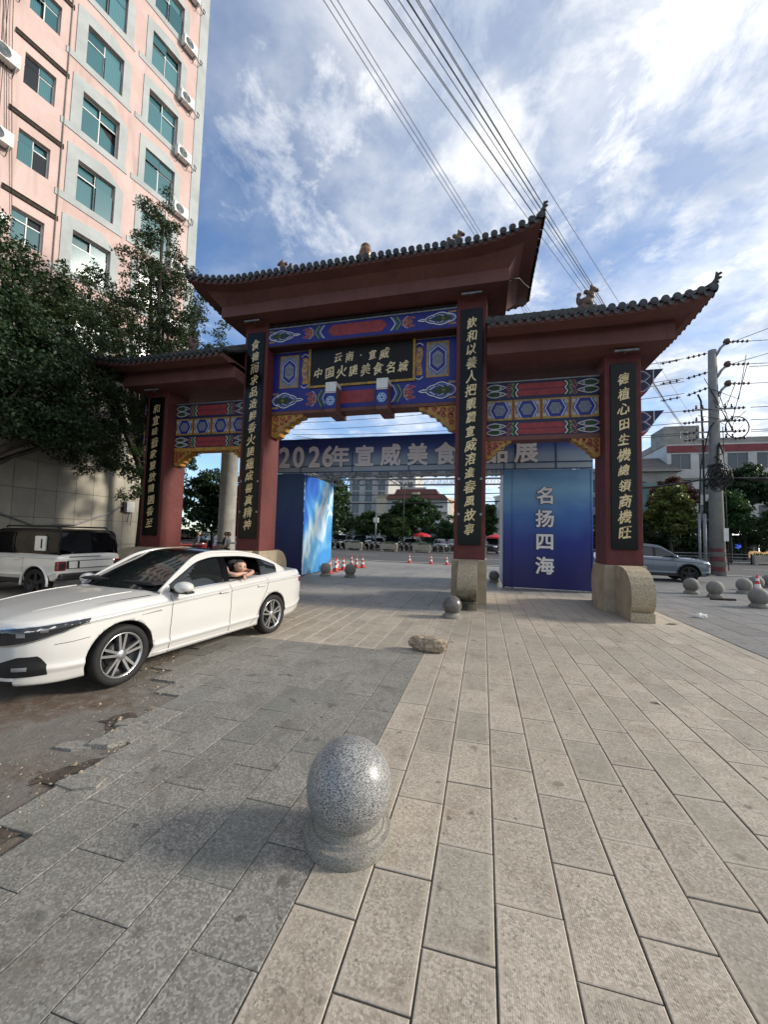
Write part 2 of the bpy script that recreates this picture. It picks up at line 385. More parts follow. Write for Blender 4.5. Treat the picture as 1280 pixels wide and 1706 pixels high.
def leafmat(name, a, b, tr=.25):
    m = MT(name); g = m.n('ShaderNodeNewGeometry'); n1 = m.noise(m.coord('World'), .9, 4, .6)
    f = m.math('ADD', m.math('MULTIPLY', g.outputs['Random Per Island'], .65), m.math('MULTIPLY', m.rng(n1, .3, .7), .35))
    c = m.mix(f, a, b); m.col(c); m.set('Roughness', .5); m.set('Specular IOR Level', .35)
    t = m.n('ShaderNodeBsdfTranslucent'); m.l(m.mix(1, c, (1.1, 1.2, .55), 'MULTIPLY'), t.inputs[0])
    x = m.n('ShaderNodeMixShader'); x.inputs[0].default_value = tr; out = m.t.nodes['Material Output']; m.l(m.b.outputs[0], x.inputs[1]); m.l(t.outputs[0], x.inputs[2]); m.l(x.outputs[0], out.inputs[0])
leafmat('leaf_dark', (.012, .03, .014), (.04, .075, .028))
leafmat('leaf_fine', (.014, .030, .012), (.05, .075, .026))
leafmat('leaf_mid', (.02, .055, .016), (.07, .12, .03))
leafmat('leaf_yellow', (.05, .075, .015), (.16, .17, .04))
leafmat('leaf_red', (.06, .03, .02), (.16, .06, .045))
leafmat('leaf_green', (.012, .042, .012), (.045, .10, .026))

# paving
def paver(name, light, dark, speck, border=None, ridge=0, stain=.4):
    m = MT(name); oi = m.n('ShaderNodeObjectInfo'); wc = m.coord('World'); oc = m.coord('Object')
    big = m.noise(wc, .7, 6, .62, .4); med = m.noise(wc, 6, 7, .7, .3); v = m.n('ShaderNodeTexVoronoi'); v.inputs['Scale'].default_value = 105; m.l(wc, v.inputs['Vector'])
    sc = m.n('ShaderNodeSeparateColor'); m.l(v.outputs['Color'], sc.inputs[0])
    b = m.mix(m.rng(big, .3, .7), dark, light); b = m.mix(m.rng(med, .35, .75, 0, .55), b, tuple(x*.62 for x in light))
    b = m.mix(m.rng(sc.outputs[0], .2, 1, 0, .75), b, speck); b = m.mix(m.rng(sc.outputs[1], .70, 1, 0, .55), b, tuple(x*.45 for x in dark))
    b = m.mix(1, b, m.mix(oi.outputs['Random'], (.88, .875, .87), (1.10, 1.09, 1.08)), 'MULTIPLY')
    rn = m.n('ShaderNodeTexWhiteNoise', noise_dimensions='1D'); m.l(oi.outputs['Random'], rn.inputs['W'])
    b = m.mix(m.math('MULTIPLY', m.rng(rn.outputs['Value'], .82, .97), .28), b, tuple(x*y for x, y in zip(dark, (.72, .84, .86))))
    blot = m.rng(m.noise(wc, 2.6, 9, .74, .3), .47, .70); b = m.mix(m.math('MULTIPLY', blot, .55), b, tuple(x*y for x, y in zip(dark, (.60, .54, .46)))); gm_ = m.rng(m.noise(wc, .9, 6, .7, .4), .53, .68); b = m.mix(m.math('MULTIPLY', gm_, .4), b, tuple(x*y for x, y in zip(dark, (.78, .88, .80)))); spots = m.rng(m.noise(wc, 4.6, 2, .5, .15), .66, .73); b = m.mix(m.math('MULTIPLY', spots, .6), b, tuple(x*.42 for x in dark))
    sp2 = m.rng(m.noise(wc, 12, 2, .45, .1), .69, .735); b = m.mix(m.math('MULTIPLY', sp2, .7), b, tuple(x*.35 for x in dark))
    h = m.math('ADD', m.math('MULTIPLY', sc.outputs[0], .5), med)
    if border:
        s = m.n('ShaderNodeSeparateXYZ'); m.l(oc, s.inputs[0])
        ex = m.math('SUBTRACT', border[0], m.math('ABSOLUTE', s.outputs[0])); ey = m.math('SUBTRACT', border[1], m.math('ABSOLUTE', s.outputs[1]))
        e = m.math('MINIMUM', ex, ey); k = m.rng(m.math('ADD', e, m.math('MULTIPLY', m.math('SUBTRACT', med, .5), .022)), .012, .034)
        b = m.mix(m.math('MULTIPLY', m.math('SUBTRACT', 1, k), .45), b, tuple(min(1, x*1.18) for x in light))
        w = m.n('ShaderNodeTexWave', bands_direction='X'); w.inputs['Scale'].default_value = 34; w.inputs['Distortion'].default_value = 1.6; w.inputs['Detail'].default_value = 2; m.l(oc, w.inputs['Vector'])
        h = m.math('ADD', h, m.math('MULTIPLY', m.math('MULTIPLY', w.outputs['Fac'], k), ridge))
        b = m.mix(m.math('MULTIPLY', m.math('MULTIPLY', m.math('SUBTRACT', 1, w.outputs['Fac']), k), .035), b, tuple(x*.6 for x in light))
    m.col(b); m.set('Roughness', .78); m.l(m.rng(big, .3, .7, .62, .86), m.b.inputs['Roughness']); m.bump(h, .35, .004)
paver('paver_beige', (.385, .336, .270), (.305, .262, .208), (.52, .465, .385), (.148, .287), .22)
paver('paver_grey', (.205, .197, .172), (.150, .144, .126), (.34, .33, .295))
paver('plaza_slab', (.30, .285, .26), (.22, .21, .195), (.34, .33, .31))
paver('plaza_dark', (.20, .195, .185), (.15, .147, .14), (.25, .245, .235))
P('mortar', (.085, .079, .070), .95, var=.3, scale=9, kind='World')
m = MT('dirt_ground'); wc = m.coord('World'); a = m.noise(wc, 1.1, 8, .68, .6); b_ = m.noise(wc, 7, 8, .75, .5); c_ = m.noise(wc, 40, 4, .7)
b = m.mix(m.rng(a, .47, .62), (.155, .142, .12), (.115, .075, .05)); b = m.mix(m.rng(b_, .46, .66, 0, .85), b, (.20, .185, .16)); b = m.mix(m.rng(c_, .55, .75, 0, .6), b, (.05, .035, .024)); m.col(b); m.set('Roughness', .95); m.bump(m.math('ADD', b_, m.math('MULTIPLY', c_, .4)), .9, .03)

# ------------------------------------------------------------------ ground
def sheet(name, x0, x1, y0, y1, z, mat):
    o = MB().add([(x0, y0, z), (x1, y0, z), (x1, y1, z), (x0, y1, z)], [(0, 1, 2, 3)]).build(name, mat); return kind(o, 'structure')
sheet('ground', -700, 700, -300, 1500, -.06, 'asphalt')
road = sheet('road', -160, 160, 25.2, 42.0, -.016, 'asphalt')
plaza_mb = MB().add([(-13.2, 13.0, -.012), (60, 13.0, -.012), (60, 25.2, -.012), (-13.2, 25.2, -.012)], [(0, 1, 2, 3)]).add([(-5.5, 8.9, -.012), (-.84, 8.9, -.012), (-.84, 13, -.012), (-5.5, 13, -.012)], [(0, 1, 2, 3)]).add([(-13.2, 8.9, -.012), (-5.5, 8.9, -.012), (-5.5, 13, -.012), (-13.2, 13, -.012)], [(0, 1, 2, 3)]).add([(4.22, -6, -.012), (60, -6, -.012), (60, 13.0, -.012), (4.22, 13.0, -.012)], [(0, 1, 2, 3)])
plaza = kind(plaza_mb.build('plaza', 'plaza_dark'), 'structure')
# yard under the parked cars: broken concrete and bare dirt, gently uneven
edge_x0 = lambda y: np.interp(y, [-1, 1.5, 2.1, 2.6, 3.0, 3.75, 4.2, 5.8], [-2.2, -2.2, -2.4, -2.5, -2.7, -3.0, -3.5, -4.4])
pts = []
for i in range(61):
    row = []
    for j in range(76):
        x = -14.2+i*(12.0/60); y = -1.5+j*(10.3/75)
        row.append((x, y, -.019+.006*math.sin(x*2.3+y)*math.sin(y*3.1)-(.0 if x < edge_x0(y) else .004)))
    pts.append(row)
kind(MB().grid(pts, smooth=True, flip=True).build('dirt_yard', 'dirt_ground'), 'structure')
sheet('yard_concrete', -14.2, -5.6, 5.2, 8.9, -.002, 'concrete')

BEV = .0045
PM = {}
def paver_mesh(w, l, mat, t=.03):
    k = (round(w, 3), round(l, 3), mat)
    if k not in PM:
        a, b = w/2, l/2; e = BEV
        vs = [(-a, -b, -t), (a, -b, -t), (a, b, -t), (-a, b, -t), (-a, -b, -e*.6), (a, -b, -e*.6), (a, b, -e*.6), (-a, b, -e*.6), (-a+e, -b+e, 0), (a-e, -b+e, 0), (a-e, b-e, 0), (-a+e, b-e, 0)]
        fs = [(8, 9, 10, 11)] + [(i, (i+1) % 4, 4+(i+1) % 4, 4+i) for i in range(4)] + [(4+i, 4+(i+1) % 4, 8+(i+1) % 4, 8+i) for i in range(4)]
        PM[k] = MB().add(vs, fs).mesh('paver', mat)
    return PM[k]
def lay(parent, rects, mat, limit=300, name='paver', jz=.0025, gap=.008):
    """rects (x0,x1,y0,y1): the nearest become parts, the rest one joined part"""
    rects = sorted(rects, key=lambda r: math.hypot((r[0]+r[1])/2, max((r[2]+r[3])/2, .3)+(.0 if (r[2]+r[3])/2 > .8 else 6)))
    rest = MB(); rr = random.Random(5)
    for i, (x0, x1, y0, y1) in enumerate(rects):
        z = rr.uniform(-jz, jz); w, l = x1-x0-gap, y1-y0-gap
        if i < limit:
            o = obj(name, paver_mesh(w, l, mat), parent, ((x0+x1)/2, (y0+y1)/2, z), (rr.uniform(-.003, .003), rr.uniform(-.004, .004), rr.uniform(-.004, .004)))
        else:
            a, b, e = w/2, l/2, BEV; cx_, cy_ = (x0+x1)/2, (y0+y1)/2
            rest.add([(cx_-a, cy_-b, z-.02), (cx_+a, cy_-b, z-.02), (cx_+a, cy_+b, z-.02), (cx_-a, cy_+b, z-.02), (cx_-a, cy_-b, z), (cx_+a, cy_-b, z), (cx_+a, cy_+b, z), (cx_-a, cy_+b, z)], [(4, 5, 6, 7)]+[(i_, (i_+1) % 4, 4+(i_+1) % 4, 4+i_) for i_ in range(4)])
    if rest.v: kind(rest.build('far_pavers', mat, parent), 'stuff')
def bond(x0, x1, y0, y1, w, l, ox=0, oy=0, keep=None):
    out = []; n = int(round((x1-x0)/w)); rr = random.Random(int(x0*100))
    for i in range(n):
        a, b = x0+i*w, x0+(i+1)*w if i < n-1 else x1
        y = y0-l+((oy+(i % 2)*l*.5+rr.uniform(-.02, .02)) % l)
        while y < y1:
            c, d = max(y, y0), min(y+l, y1); y += l
            if d-c < .06: continue
            if keep and not keep((a+b)/2, (c+d)/2): continue
            out.append((a, b, c, d))
    return out
beige = sheet('beige_pavement', -.84, 4.22, -1.2, 13.0, -.009, 'mortar')
bb = bond(-.84, 4.22, -.6, 10.4, .303, .578, oy=.63)
bb += [(a, b, c, d) for a, b, c, d in bond(-.84, 4.22, 10.4, 13.0, .303, .578, oy=.2)]
lay(beige, bb, 'paver_beige')
beige2 = sheet('beige_crossing', -5.5, -.84, 5.8, 8.9, -.009, 'mortar')
b2 = bond(-5.5, -.84, 5.8, 8.9, .30, .578, oy=.1)
lay(beige2, b2, 'paver_beige', 260)
grey = kind(MB().add([(-2.2, -1.2, -.012), (-.84, -1.2, -.012), (-.84, 5.8, -.012), (-4.4, 5.8, -.012), (-3.5, 4.2, -.012), (-2.65, 3.0, -.012), (-2.4, 2.2, -.012)], [(0, 1, 2, 3, 4, 5, 6)]).build('granite_pavement', 'mortar'), 'structure')
def edge_x(y): return np.interp(y, [-1, 1.5, 2.1, 2.6, 3.0, 3.75, 4.2, 5.8], [-2.36, -2.42, -2.66, -2.72, -2.95, -3.3, -3.8, -4.75])
gg = bond(-.84-.3175*13, -.84, -.6, 5.8, .3175, .59, oy=.285, keep=lambda x, y: x > edge_x(y)-.02+random.uniform(-.05, .05))
lay(grey, gg, 'paver_grey', 300, 'paver', .002, .0045)
# slabs of the plaza behind and beside the gate
pp = bond(-12.6, 4.2, 13.0, 25.1, .6, 1.2, keep=lambda x, y: True)
pp += bond(-5.5, -.84, 8.9, 13.0, .6, .9) + bond(-12.6, -5.5, 8.95, 13.0, .6, .9)
lay(plaza, pp, 'plaza_slab', 300, 'slab', .0015)
pr_ = [(x0, x1, y0, y1) for x0, x1, y0, y1 in bond(4.24, 14.0, -.6, 25.1, .61, .92)]
lay(kind(MB().add([(4.22, -1.2, -.0085), (14.0, -1.2, -.0085), (14.0, 25.15, -.0085), (4.22, 25.15, -.0085)], [(0, 1, 2, 3)]).build('side_pavement', 'mortar'), 'structure'), pr_, 'plaza_dark', 300, 'slab', .0015)
# kerbs of the road
for nm, y0, y1 in (('near_kerb', 25.1, 25.3), ('far_kerb', 42.0, 42.25)):
    o = MB().bbox(-120, 120, y0, y1, -.02, .05 if nm == 'near_kerb' else .12, .02).build(nm, 'concrete'); kind(o, 'structure')
sheet('far_sidewalk', -160, 160, 42.25, 60, .06, 'plaza_dark')
o = MB()
for x0 in np.arange(-60, 60, 6.0): o.box(x0, x0+3, 33.45, 33.57, -.014, -.0125)
o.box(-120, 120, 26.2, 26.32, -.014, -.0125).box(-120, 120, 40.9, 41.02, -.014, -.0125)
kind(o.build('road_markings', 'band_white'), 'structure')
# soil hollows along the ragged edge
for pts in ([(-3.05, 2.02), (-2.8, 2.0), (-2.62, 2.2), (-2.6, 2.42), (-2.78, 2.5), (-2.98, 2.3)], [(-2.78, 1.62), (-2.52, 1.58), (-2.40, 1.78), (-2.5, 1.98), (-2.7, 1.9)], [(-3.4, 2.85), (-3.1, 2.7), (-2.92, 2.9), (-3.05, 3.1), (-3.3, 3.15)]):
    cx_, cy_ = sum(p_[0] for p_ in pts)/len(pts), sum(p_[1] for p_ in pts)/len(pts); q = []
    for i in range(len(pts)):
        a, b = pts[i], pts[(i+1) % len(pts)]
        for t in (0, .33, .66): q.append((cx_+(a[0]+(b[0]-a[0])*t-cx_)*.72+random.uniform(-.03, .03), cy_+(a[1]+(b[1]-a[1])*t-cy_)*.72+random.uniform(-.03, .03), -.0095))
    kind(MB().add(q+[(cx_, cy_, -.011)], [(i, (i+1) % len(q), len(q)) for i in range(len(q))]).build('soil_hollow', 'soil'), 'structure')
# broken pieces along the ragged edge
def shard(name, x, y, pts, t, mat, rz=0, tilt=(0, 0), z=0, label=None):
    o = MB().prism(pts, 'z', 0, t).build(name, mat, None, (x, y, z), (tilt[0], tilt[1], rz)); return o
rr = random.Random(9)
shards = [(-2.62, 2.16, .30, .16, .05, 'flat broken slab of grey granite edging the dirt hollow nearest the camera'), (-2.92, 2.62, .26, .18, .055, 'cracked corner of grey granite sunk at the ragged pavement edge'), (-3.05, 2.92, .20, .14, .045, 'small broken granite shard furthest along the ragged edge'), (-3.12, 2.50, .28, .13, .04, 'thin granite splinter lying in the dirt beyond the edge')]
for x, y, a, b, t, lb in shards:
    pts = [(-a*.5, -b*.4), (a*.1, -b*.55), (a*.52, -b*.2), (a*.42, b*.45), (-a*.15, b*.55), (-a*.48, b*.2)]
    o = shard('broken_slab', x, y, pts, t, 'paver_grey', rr.uniform(-.5, .6), (rr.uniform(-.07, .07), rr.uniform(-.06, .06)), -.038); tag(o, lb, 'slab', 'broken slabs at the pavement edge')
# loose grit
g = MB()
for k in range(900):
    if rr.random() < .6: y = rr.uniform(1.4, 5.4); x = edge_x(y)-abs(rr.gauss(0, .28))
    else: x, y = rr.uniform(-4, 4.2), rr.uniform(1.2, 9)
    s = rr.uniform(.004, .014) if rr.random() < .93 else rr.uniform(.014, .03)
    if x > edge_x(y)+.02: s *= .55
    a = rr.uniform(0, 6.3); vs = [(x+s*math.cos(a+i*2.1)*rr.uniform(.6, 1.1), y+s*math.sin(a+i*2.1)*rr.uniform(.6, 1.1), .001) for i in range(3)]
    g.add(vs+[(x, y, s*.7)], [(0, 1, 3), (1, 2, 3), (2, 0, 3)])
tag(kind(g.build('loose_grit', 'rock'), 'stuff'), 'loose grit and pebbles scattered over the paving and dirt', 'grit')
# ------------------------------------------------------------------ the memorial archway
GX, YF, YB = -3.72, 10.65, 11.58; YM = (YF+YB)/2
INN, OUT, CW = 3.355, 7.05, .41
gate = empty('memorial_archway', (GX, YM, 0), 0, 'red Chinese memorial archway with grey tiled upswept roofs and black couplet boards', 'archway')
def gp(mb, name, mats, parent=None):
    """build in world coordinates, parent under the gate"""
    o = mb.build(name, mats, parent or gate)
    if parent is None or parent is gate: o.location = (-GX, -YM, 0)
    return o
COLS = [(GX-OUT, 6.44, 6.2, '和宜味蕾家慧放隨園香至', .275), (GX-INN, 8.40, 8.06, '食德而求品造鮮香火腿蘊成善真精神', .29), (GX+INN, 8.40, 8.03, '飲和以養人把靚麗宣威溶進春風故事', .29), (GX+OUT, 6.44, 6.16, '德植心田生機總領商機旺', .275)]
def scroll_profile(sgn, y0):
    """side outline (y,z) of a scroll stone that swells away from the column"""
    pts = [(0, 0), (1.03, 0), (1.03, .20), (.95, .205), (1.06, .34), (1.10, .50), (1.09, .66), (1.03, .82), (.92, .96), (.76, 1.07), (.55, 1.135), (.3, 1.15), (0, 1.15)]
    return [(y0+sgn*a, z) for a, z in pts]
for ci, (cx_, zt, bt, txt, bw) in enumerate(COLS):
    mb = MB().bbox(cx_-CW, cx_+CW, YF, YB, 1.15, zt, .02)
    c = gp(mb, 'column', 'red_wall')
    # stone plinth: block and two scrolls
    pl_ = gp(MB().bbox(cx_-.46, cx_+.46, YF-.06, YB+.08, 0, 1.15, .02), 'plinth', 'stone_plinth')
    for sgn, y0, nm in ((-1, YF-.06, 'scroll_stone'), (1, YB+.08, 'scroll_stone')):
        pr = scroll_profile(sgn, y0); pr = pr if sgn > 0 else pr[::-1]
        s = MB(); n = len(pr); xw = .232
        s.add([(cx_-xw, a, b) for a, b in pr]+[(cx_+xw, a, b) for a, b in pr], [tuple(range(n)), tuple(range(n, 2*n))[::-1]], 0)
        # the curved face is picked and pitted
        s.add([(cx_-xw, a, b) for a, b in pr]+[(cx_+xw, a, b) for a, b in pr], [(i, n+i, n+(i+1) % n, (i+1) % n) for i in range(n)], 1)
        o = s.build(nm, ['stone_plinth', 'plinth_pitted' if ci == 2 else 'plinth_picked'], pl_)
        bmx = bmesh.new(); bmx.from_mesh(o.data); bmesh.ops.remove_doubles(bmx, verts=bmx.verts, dist=.0005); bmesh.ops.recalc_face_normals(bmx, faces=bmx.faces); bmx.to_mesh(o.data); bmx.free()
    # couplet board and its characters
    board = gp(MB().bbox(cx_-bw-.01, cx_+bw+.01, YF-.045, YF-.002, 1.53, bt, .008), 'couplet_board', 'lacquer')
    n = len(txt); top, bot = bt-.40, 1.53+.42; st = (top-bot)/(n-1); sz = .335 if n > 12 else .325
    for k, ch in enumerate(txt):
        letter('character', ch, sz, 'gold_letter', board, cx_+random.uniform(-.012, .012), YF-.049, top-k*st, 'brush', .034, sx=.90)
    for k in range(2):
        if ci in (1, 2):
            zc_ = 2.35+k*.95
            for s in (-1, 1): MB().box(cx_+s*(bw+.005)-.03, cx_+s*(bw+.005)+.03, YF-.058, YF-.047, zc_-.03, zc_+.03).build('fixing_plate', 'galv', board)
    # strip lamp above the board
    lamp = gp(MB().bbox(cx_-.27, cx_+.27, YF-.34, YF-.28, zt-.12 if zt > 7 else zt-.1, zt-.07 if zt > 7 else zt-.05, .01), 'strip_lamp', 'galv')
    MB().tube([(cx_, YF-.28, zt-.08), (cx_, YF+.01, zt-.08)], .012).build('bracket', 'galv', lamp)

# painted shapes on a plane facing -Y -----------------------------------------
class Paint:
    def __init__(s, y): s.y = y; s.b = {}; s.k = 0
    def _m(s, mat): return s.b.setdefault(mat, MB())
    def fill(s, mat, pts, lift=None):
        s.k += 1; y = s.y-(lift if lift is not None else .004+.0004*(s.k % 5))
        a = sum(pts[i][0]*pts[(i+1) % len(pts)][1]-pts[(i+1) % len(pts)][0]*pts[i][1] for i in range(len(pts)))
        pts = pts if a > 0 else pts[::-1]
        s._m(mat).add([(p[0], y, p[1]) for p in pts], [tuple(range(len(pts)))])
    def line(s, mat, pts, w, closed=False, lift=.007):
        n = len(pts); L = []; Rr = []
        for i in range(n):
            a = pts[i-1] if (i > 0 or closed) else pts[i]; b = pts[(i+1) % n] if (i < n-1 or closed) else pts[i]
            dx, dy = b[0]-a[0], b[1]-a[1]; q = math.hypot(dx, dy) or 1; nx, ny = -dy/q*w/2, dx/q*w/2
            L.append((pts[i][0]+nx, s.y-lift, pts[i][1]+ny)); Rr.append((pts[i][0]-nx, s.y-lift, pts[i][1]-ny))
        m_ = n if closed else n-1
        s._m(mat).add(L+Rr, [(i, n+i, n+(i+1) % n, (i+1) % n) for i in range(m_)])
    def frame(s, mat, x0, x1, z0, z1, w, lift=.006):
        for a in ((x0, x1, z0, z0+w), (x0, x1, z1-w, z1), (x0, x0+w, z0+w, z1-w), (x1-w, x1, z0+w, z1-w)): s.fill(mat, [(a[0], a[2]), (a[1], a[2]), (a[1], a[3]), (a[0], a[3])], lift)
    def done(s, parent, nm='painted_motif'):
        """one mesh for this motif, one material slot per colour"""
        mb = MB(); names = list(s.b)
        for i, mt in enumerate(names): mb.add(s.b[mt].v, s.b[mt].f, i)
        if names: mb.build(nm, names, parent)
        s.b = {}
def hexa(cx_, cz, rx, rz): return [(cx_+rx, cz), (cx_+rx*.52, cz+rz), (cx_-rx*.52, cz+rz), (cx_-rx, cz), (cx_-rx*.52, cz-rz), (cx_+rx*.52, cz-rz)]
def hexav(cx_, cz, rx, rz): return [(cx_, cz+rz), (cx_-rx, cz+rz*.52), (cx_-rx, cz-rz*.52), (cx_, cz-rz), (cx_+rx, cz-rz*.52), (cx_+rx, cz+rz*.52)]
def leaf(cx_, cz, a, b, d):
    """pointed leaf: round end towards -d, tip towards +d"""
    return [(cx_+d*a*t, cz+sg*b*math.sin(math.pi*min(1, (t+1)/2)**.8)) for sg, ts in ((1, np.linspace(-1, 1, 13)), (-1, np.linspace(1, -1, 13)[1:-1])) for t in ts]
def ogee(cx_, cz, a, b, d):
    """lobed cloud-collar outline with a drawn-out tip towards +d"""
    def h(u): return (math.sin(math.pi*min(1, u/.78)) if u < .78 else 0)**.55*(.80+.20*abs(math.cos(2.6*math.pi*u)))+(.16*math.sin(math.pi*(u-.70)/.30) if u > .70 else 0)
    us = np.linspace(0, 1, 25); return [(cx_+d*a*(2*u-1), cz+b*h(u)) for u in us]+[(cx_+d*a*(2*u-1), cz-b*h(u)) for u in us[::-1][1:-1]]
def ring(cx_, cz, r, n=12, a0=0, a1=2*math.pi): return [(cx_+r*math.cos(a0+(a1-a0)*i/(n-1)), cz+r*math.sin(a0+(a1-a0)*i/(n-1))) for i in range(n)]
def cloudhead(p, x0, x1, z0, z1, d):
    """large rotated-flower motif: x0 the beam end, tip pointing along d"""
    cx_, cz = (x0+x1)/2, (z0+z1)/2; a, b = abs(x1-x0)/2, (z1-z0)/2
    p.fill('mid_blue', ogee(cx_-d*a*.06, cz, a*.90, b*.80, d)); p.fill('deep_blue', ogee(cx_-d*a*.1, cz, a*.80, b*.68, d), .0065); p.fill('leaf_green', ogee(cx_-d*a*.2, cz, a*.56, b*.50, d), .008); p.fill('glazed_brown', hexa(cx_-d*a*.34, cz, a*.1, b*.16), .010)
    p.line('white_paint', ogee(cx_, cz, a*.99, b*.94, d), .024, True, .0095); p.line('grey_lilac', ogee(cx_-d*a*.12, cz, a*.74, b*.62, d), .014, True, .0105)
    for sg in (-1, 1):
        p.line('white_paint', [(cx_+d*a*(.12+.42*t), cz+sg*b*(.42*(1-t)**1.5+.05)) for t in np.linspace(0, 1, 7)], .018, False, .0105); p.line('white_paint', [(cx_-d*a*(.05+.3*t), cz+sg*b*(.60-.25*t*t)) for t in np.linspace(0, 1, 6)], .014, False, .0105)
        p.line('white_paint', ring(cx_-d*a*.62, cz+sg*b*.62, b*.16, 9, 0, 4.2), .014, False, .0105)
    for sg in (-1, 1): p.fill('gold_paint', [(x0, cz+sg*b*1.0), (x0+d*a*.42, cz+sg*b*1.0), (x0+d*a*.30, cz+sg*b*.78), (x0, cz+sg*b*.78)])
def lotus(p, x0, x1, z0, z1, d):
    cz = (z0+z1)/2; b = (z1-z0)/2; w = abs(x1-x0); xm = min(x0, x1)+w/2
    for sg in (-1, 1):
        for k, (ox, oz) in enumerate(((-.22, .62), (.1, .36), (-.05, .1))):
            p.line('pink_paint', leaf(xm+d*w*(ox+.1), cz+sg*b*oz, w*.30, b*.17, -d), .016, True); p.fill('cartouche_red' if k != 1 else 'ochre', leaf(xm+d*w*(ox+.1), cz+sg*b*oz, w*.20, b*.09, -d))
    p.line('white_paint', [(xm+d*w*.42*math.cos(t), cz+b*.95*math.sin(t)) for t in np.linspace(-1.4, 1.4, 9)], .014)
def zig(p, x, z0, z1, d, mats, amp):
    n = 5; cz = (z0+z1)/2
    for k, mt in enumerate(mats):
        xs = x+d*k*.055; pts = [(xs-d*amp*(1-abs(2*t-1))**.8+d*amp*.5, z0+(z1-z0)*t) for t in np.linspace(0, 1, 9)]
        p.line(mt, pts, .022 if mt == 'white_paint' else .045)

def big_band(y, x0, x1, z0, z1, parent, cart=True):
    """beam painting: cloud heads at the ends, red cartouche in the middle"""
    p = Paint(y); L = x1-x0; e = L*.185
    for d, xe in ((1, x0+.02), (-1, x1-.02)):
        cloudhead(p, xe, xe+d*e, z0+.03, z1-.03, d); p.done(parent, 'cloud_motif'); lotus(p, xe+d*e*1.04, xe+d*(e*1.04+.42), z0+.03, z1-.03, d); p.done(parent, 'lotus_motif')
        zig(p, xe+d*(e*1.04+.52), z0+.02, z1-.02, d, ('pale_green', 'leaf_green', 'mid_blue', 'white_paint'), .14); p.done(parent, 'zigzag_motif')
    if cart:
        xa, xb, zm = x0+e+.93, x1-e-.93, (z0+z1)/2; hh = (z1-z0)/2*.80
        p.fill('cartouche_red', [(xa, zm), (xa+.16, zm-hh), (xb-.16, zm-hh), (xb, zm), (xb-.16, zm+hh), (xa+.16, zm+hh)])
    p.done(parent, 'red_cartouche')
xa, xb = GX-INN+CW, GX+INN-CW
# --- central bay
bt_ = gp(MB().bbox(xa, xb, YF+.02, YB-.02, 7.60, 8.12, .01), 'upper_beam', 'deep_blue')
big_band(YF+.02, xa, xb, 7.66, 8.10, bt_)
MB().box(xa, xb, YF+.0, YB, 8.123, 8.16).build('beam_edge', 'galv', bt_)
MB().box(xa, xb, YF+.012, YB-.03, 7.55, 7.598).build('beam_edge', 'dark_red', bt_)
trim = MB()
for k in range(74): trim.lathe([(.032, 0), (.032, .05), (0, .052)], (xa+.06+k*(xb-xa-.12)/73, YF-.01, 8.20), 8, axis='y')
trim.box(xa, xb, YF+.03, YB-.03, 8.162, 8.26); trim.build('dentil_row', 'roof_tile', bt_)
yp = YF+.40
pan = gp(MB().box(xa, xb, yp, YB-.1, 6.27, 7.545), 'name_panel', 'deep_blue')
low = gp(MB().bbox(xa, xb, yp-.03, YB-.05, 5.60, 6.265, .008), 'lower_beam', 'deep_blue')
big_band(yp-.03, xa, xb, 5.66, 6.23, low, False)
p = Paint(yp-.03); p.fill('cartouche_red', [(GX-.78, 5.93), (GX-.66, 5.74), (GX+.5, 5.74), (GX+.5, 6.12), (GX-.66, 6.12)]); p.done(low)
MB().box(xa, xb, yp-.028, YB-.05, 5.50, 5.598).build('beam_edge', 'red_soffit', low)
p = Paint(yp)
for s in (-1, 1):
    cx_ = GX+s*2.38; p.frame('gold_paint', cx_-.33, cx_+.33, 6.36, 7.42, .05); p.fill('grey_lilac', [(cx_-.28, 6.41), (cx_+.28, 6.41), (cx_+.28, 7.37), (cx_-.28, 7.37)])
    p.fill('mid_blue', hexav(cx_, 6.89, .27, .46), .0085); p.fill('deep_blue', hexav(cx_, 6.89, .225, .39), .010); p.line('white_paint', hexav(cx_, 6.89, .23, .40), .018, True, .0115); p.fill('grey_lilac', hexav(cx_, 6.89, .15, .27), .0125)
    for r in (.05, .09, .13): p.line('navy', ring(cx_, 6.89, r, 14), .010, True, .014)
    for gx, gz in ((-1, -1), (-1, 1), (1, -1), (1, 1)): p.line('gold_paint', ring(cx_+gx*.21, 6.89+gz*.41, .05, 9), .014, True, .0125)
    p.done(pan, 'hexagon_panel')
    cx2 = GX+s*1.83; p.fill('ochre', [(cx2-.09+.02*math.sin(9*t), 6.45+.84*t) for t in np.linspace(0, 1, 16)]+[(cx2+.09+.02*math.sin(9*t+1), 6.45+.84*t) for t in np.linspace(1, 0, 16)])
    for kz in (6.62, 6.80, 7.0, 7.15): p.line('deep_blue', ring(cx2, kz, .045, 10), .016, True, .009); p.fill('white_paint', ring(cx2, kz+.05, .014, 8), .0105)
    for sz_ in (-1, 1): p.line('white_paint', [(cx2+.13*math.sin(t), 6.87+sz_*(.50+.045*math.cos(t*2))) for t in np.linspace(-1.3, 1.3, 9)], .02)
    p.done(pan, 'scroll_motif')
MB().box(xa, xb, yp-.014, yp-.001, 7.52, 7.545).build('beam_edge', 'galv', pan)
sign = gp(MB().box(-5.33, -2.06, yp-.05, yp-.001, 6.35, 7.56), 'name_board', 'sign_black')
fr = MB()
for a in ((-5.40, -1.99, 6.28, 6.348), (-5.40, -1.99, 7.562, 7.60), (-5.40, -5.332, 6.348, 7.562), (-2.058, -1.99, 6.348, 7.562)): fr.box(a[0], a[1], yp-.07, yp+.002, a[2], a[3])
fr.build('frame', 'gold_paint', sign)
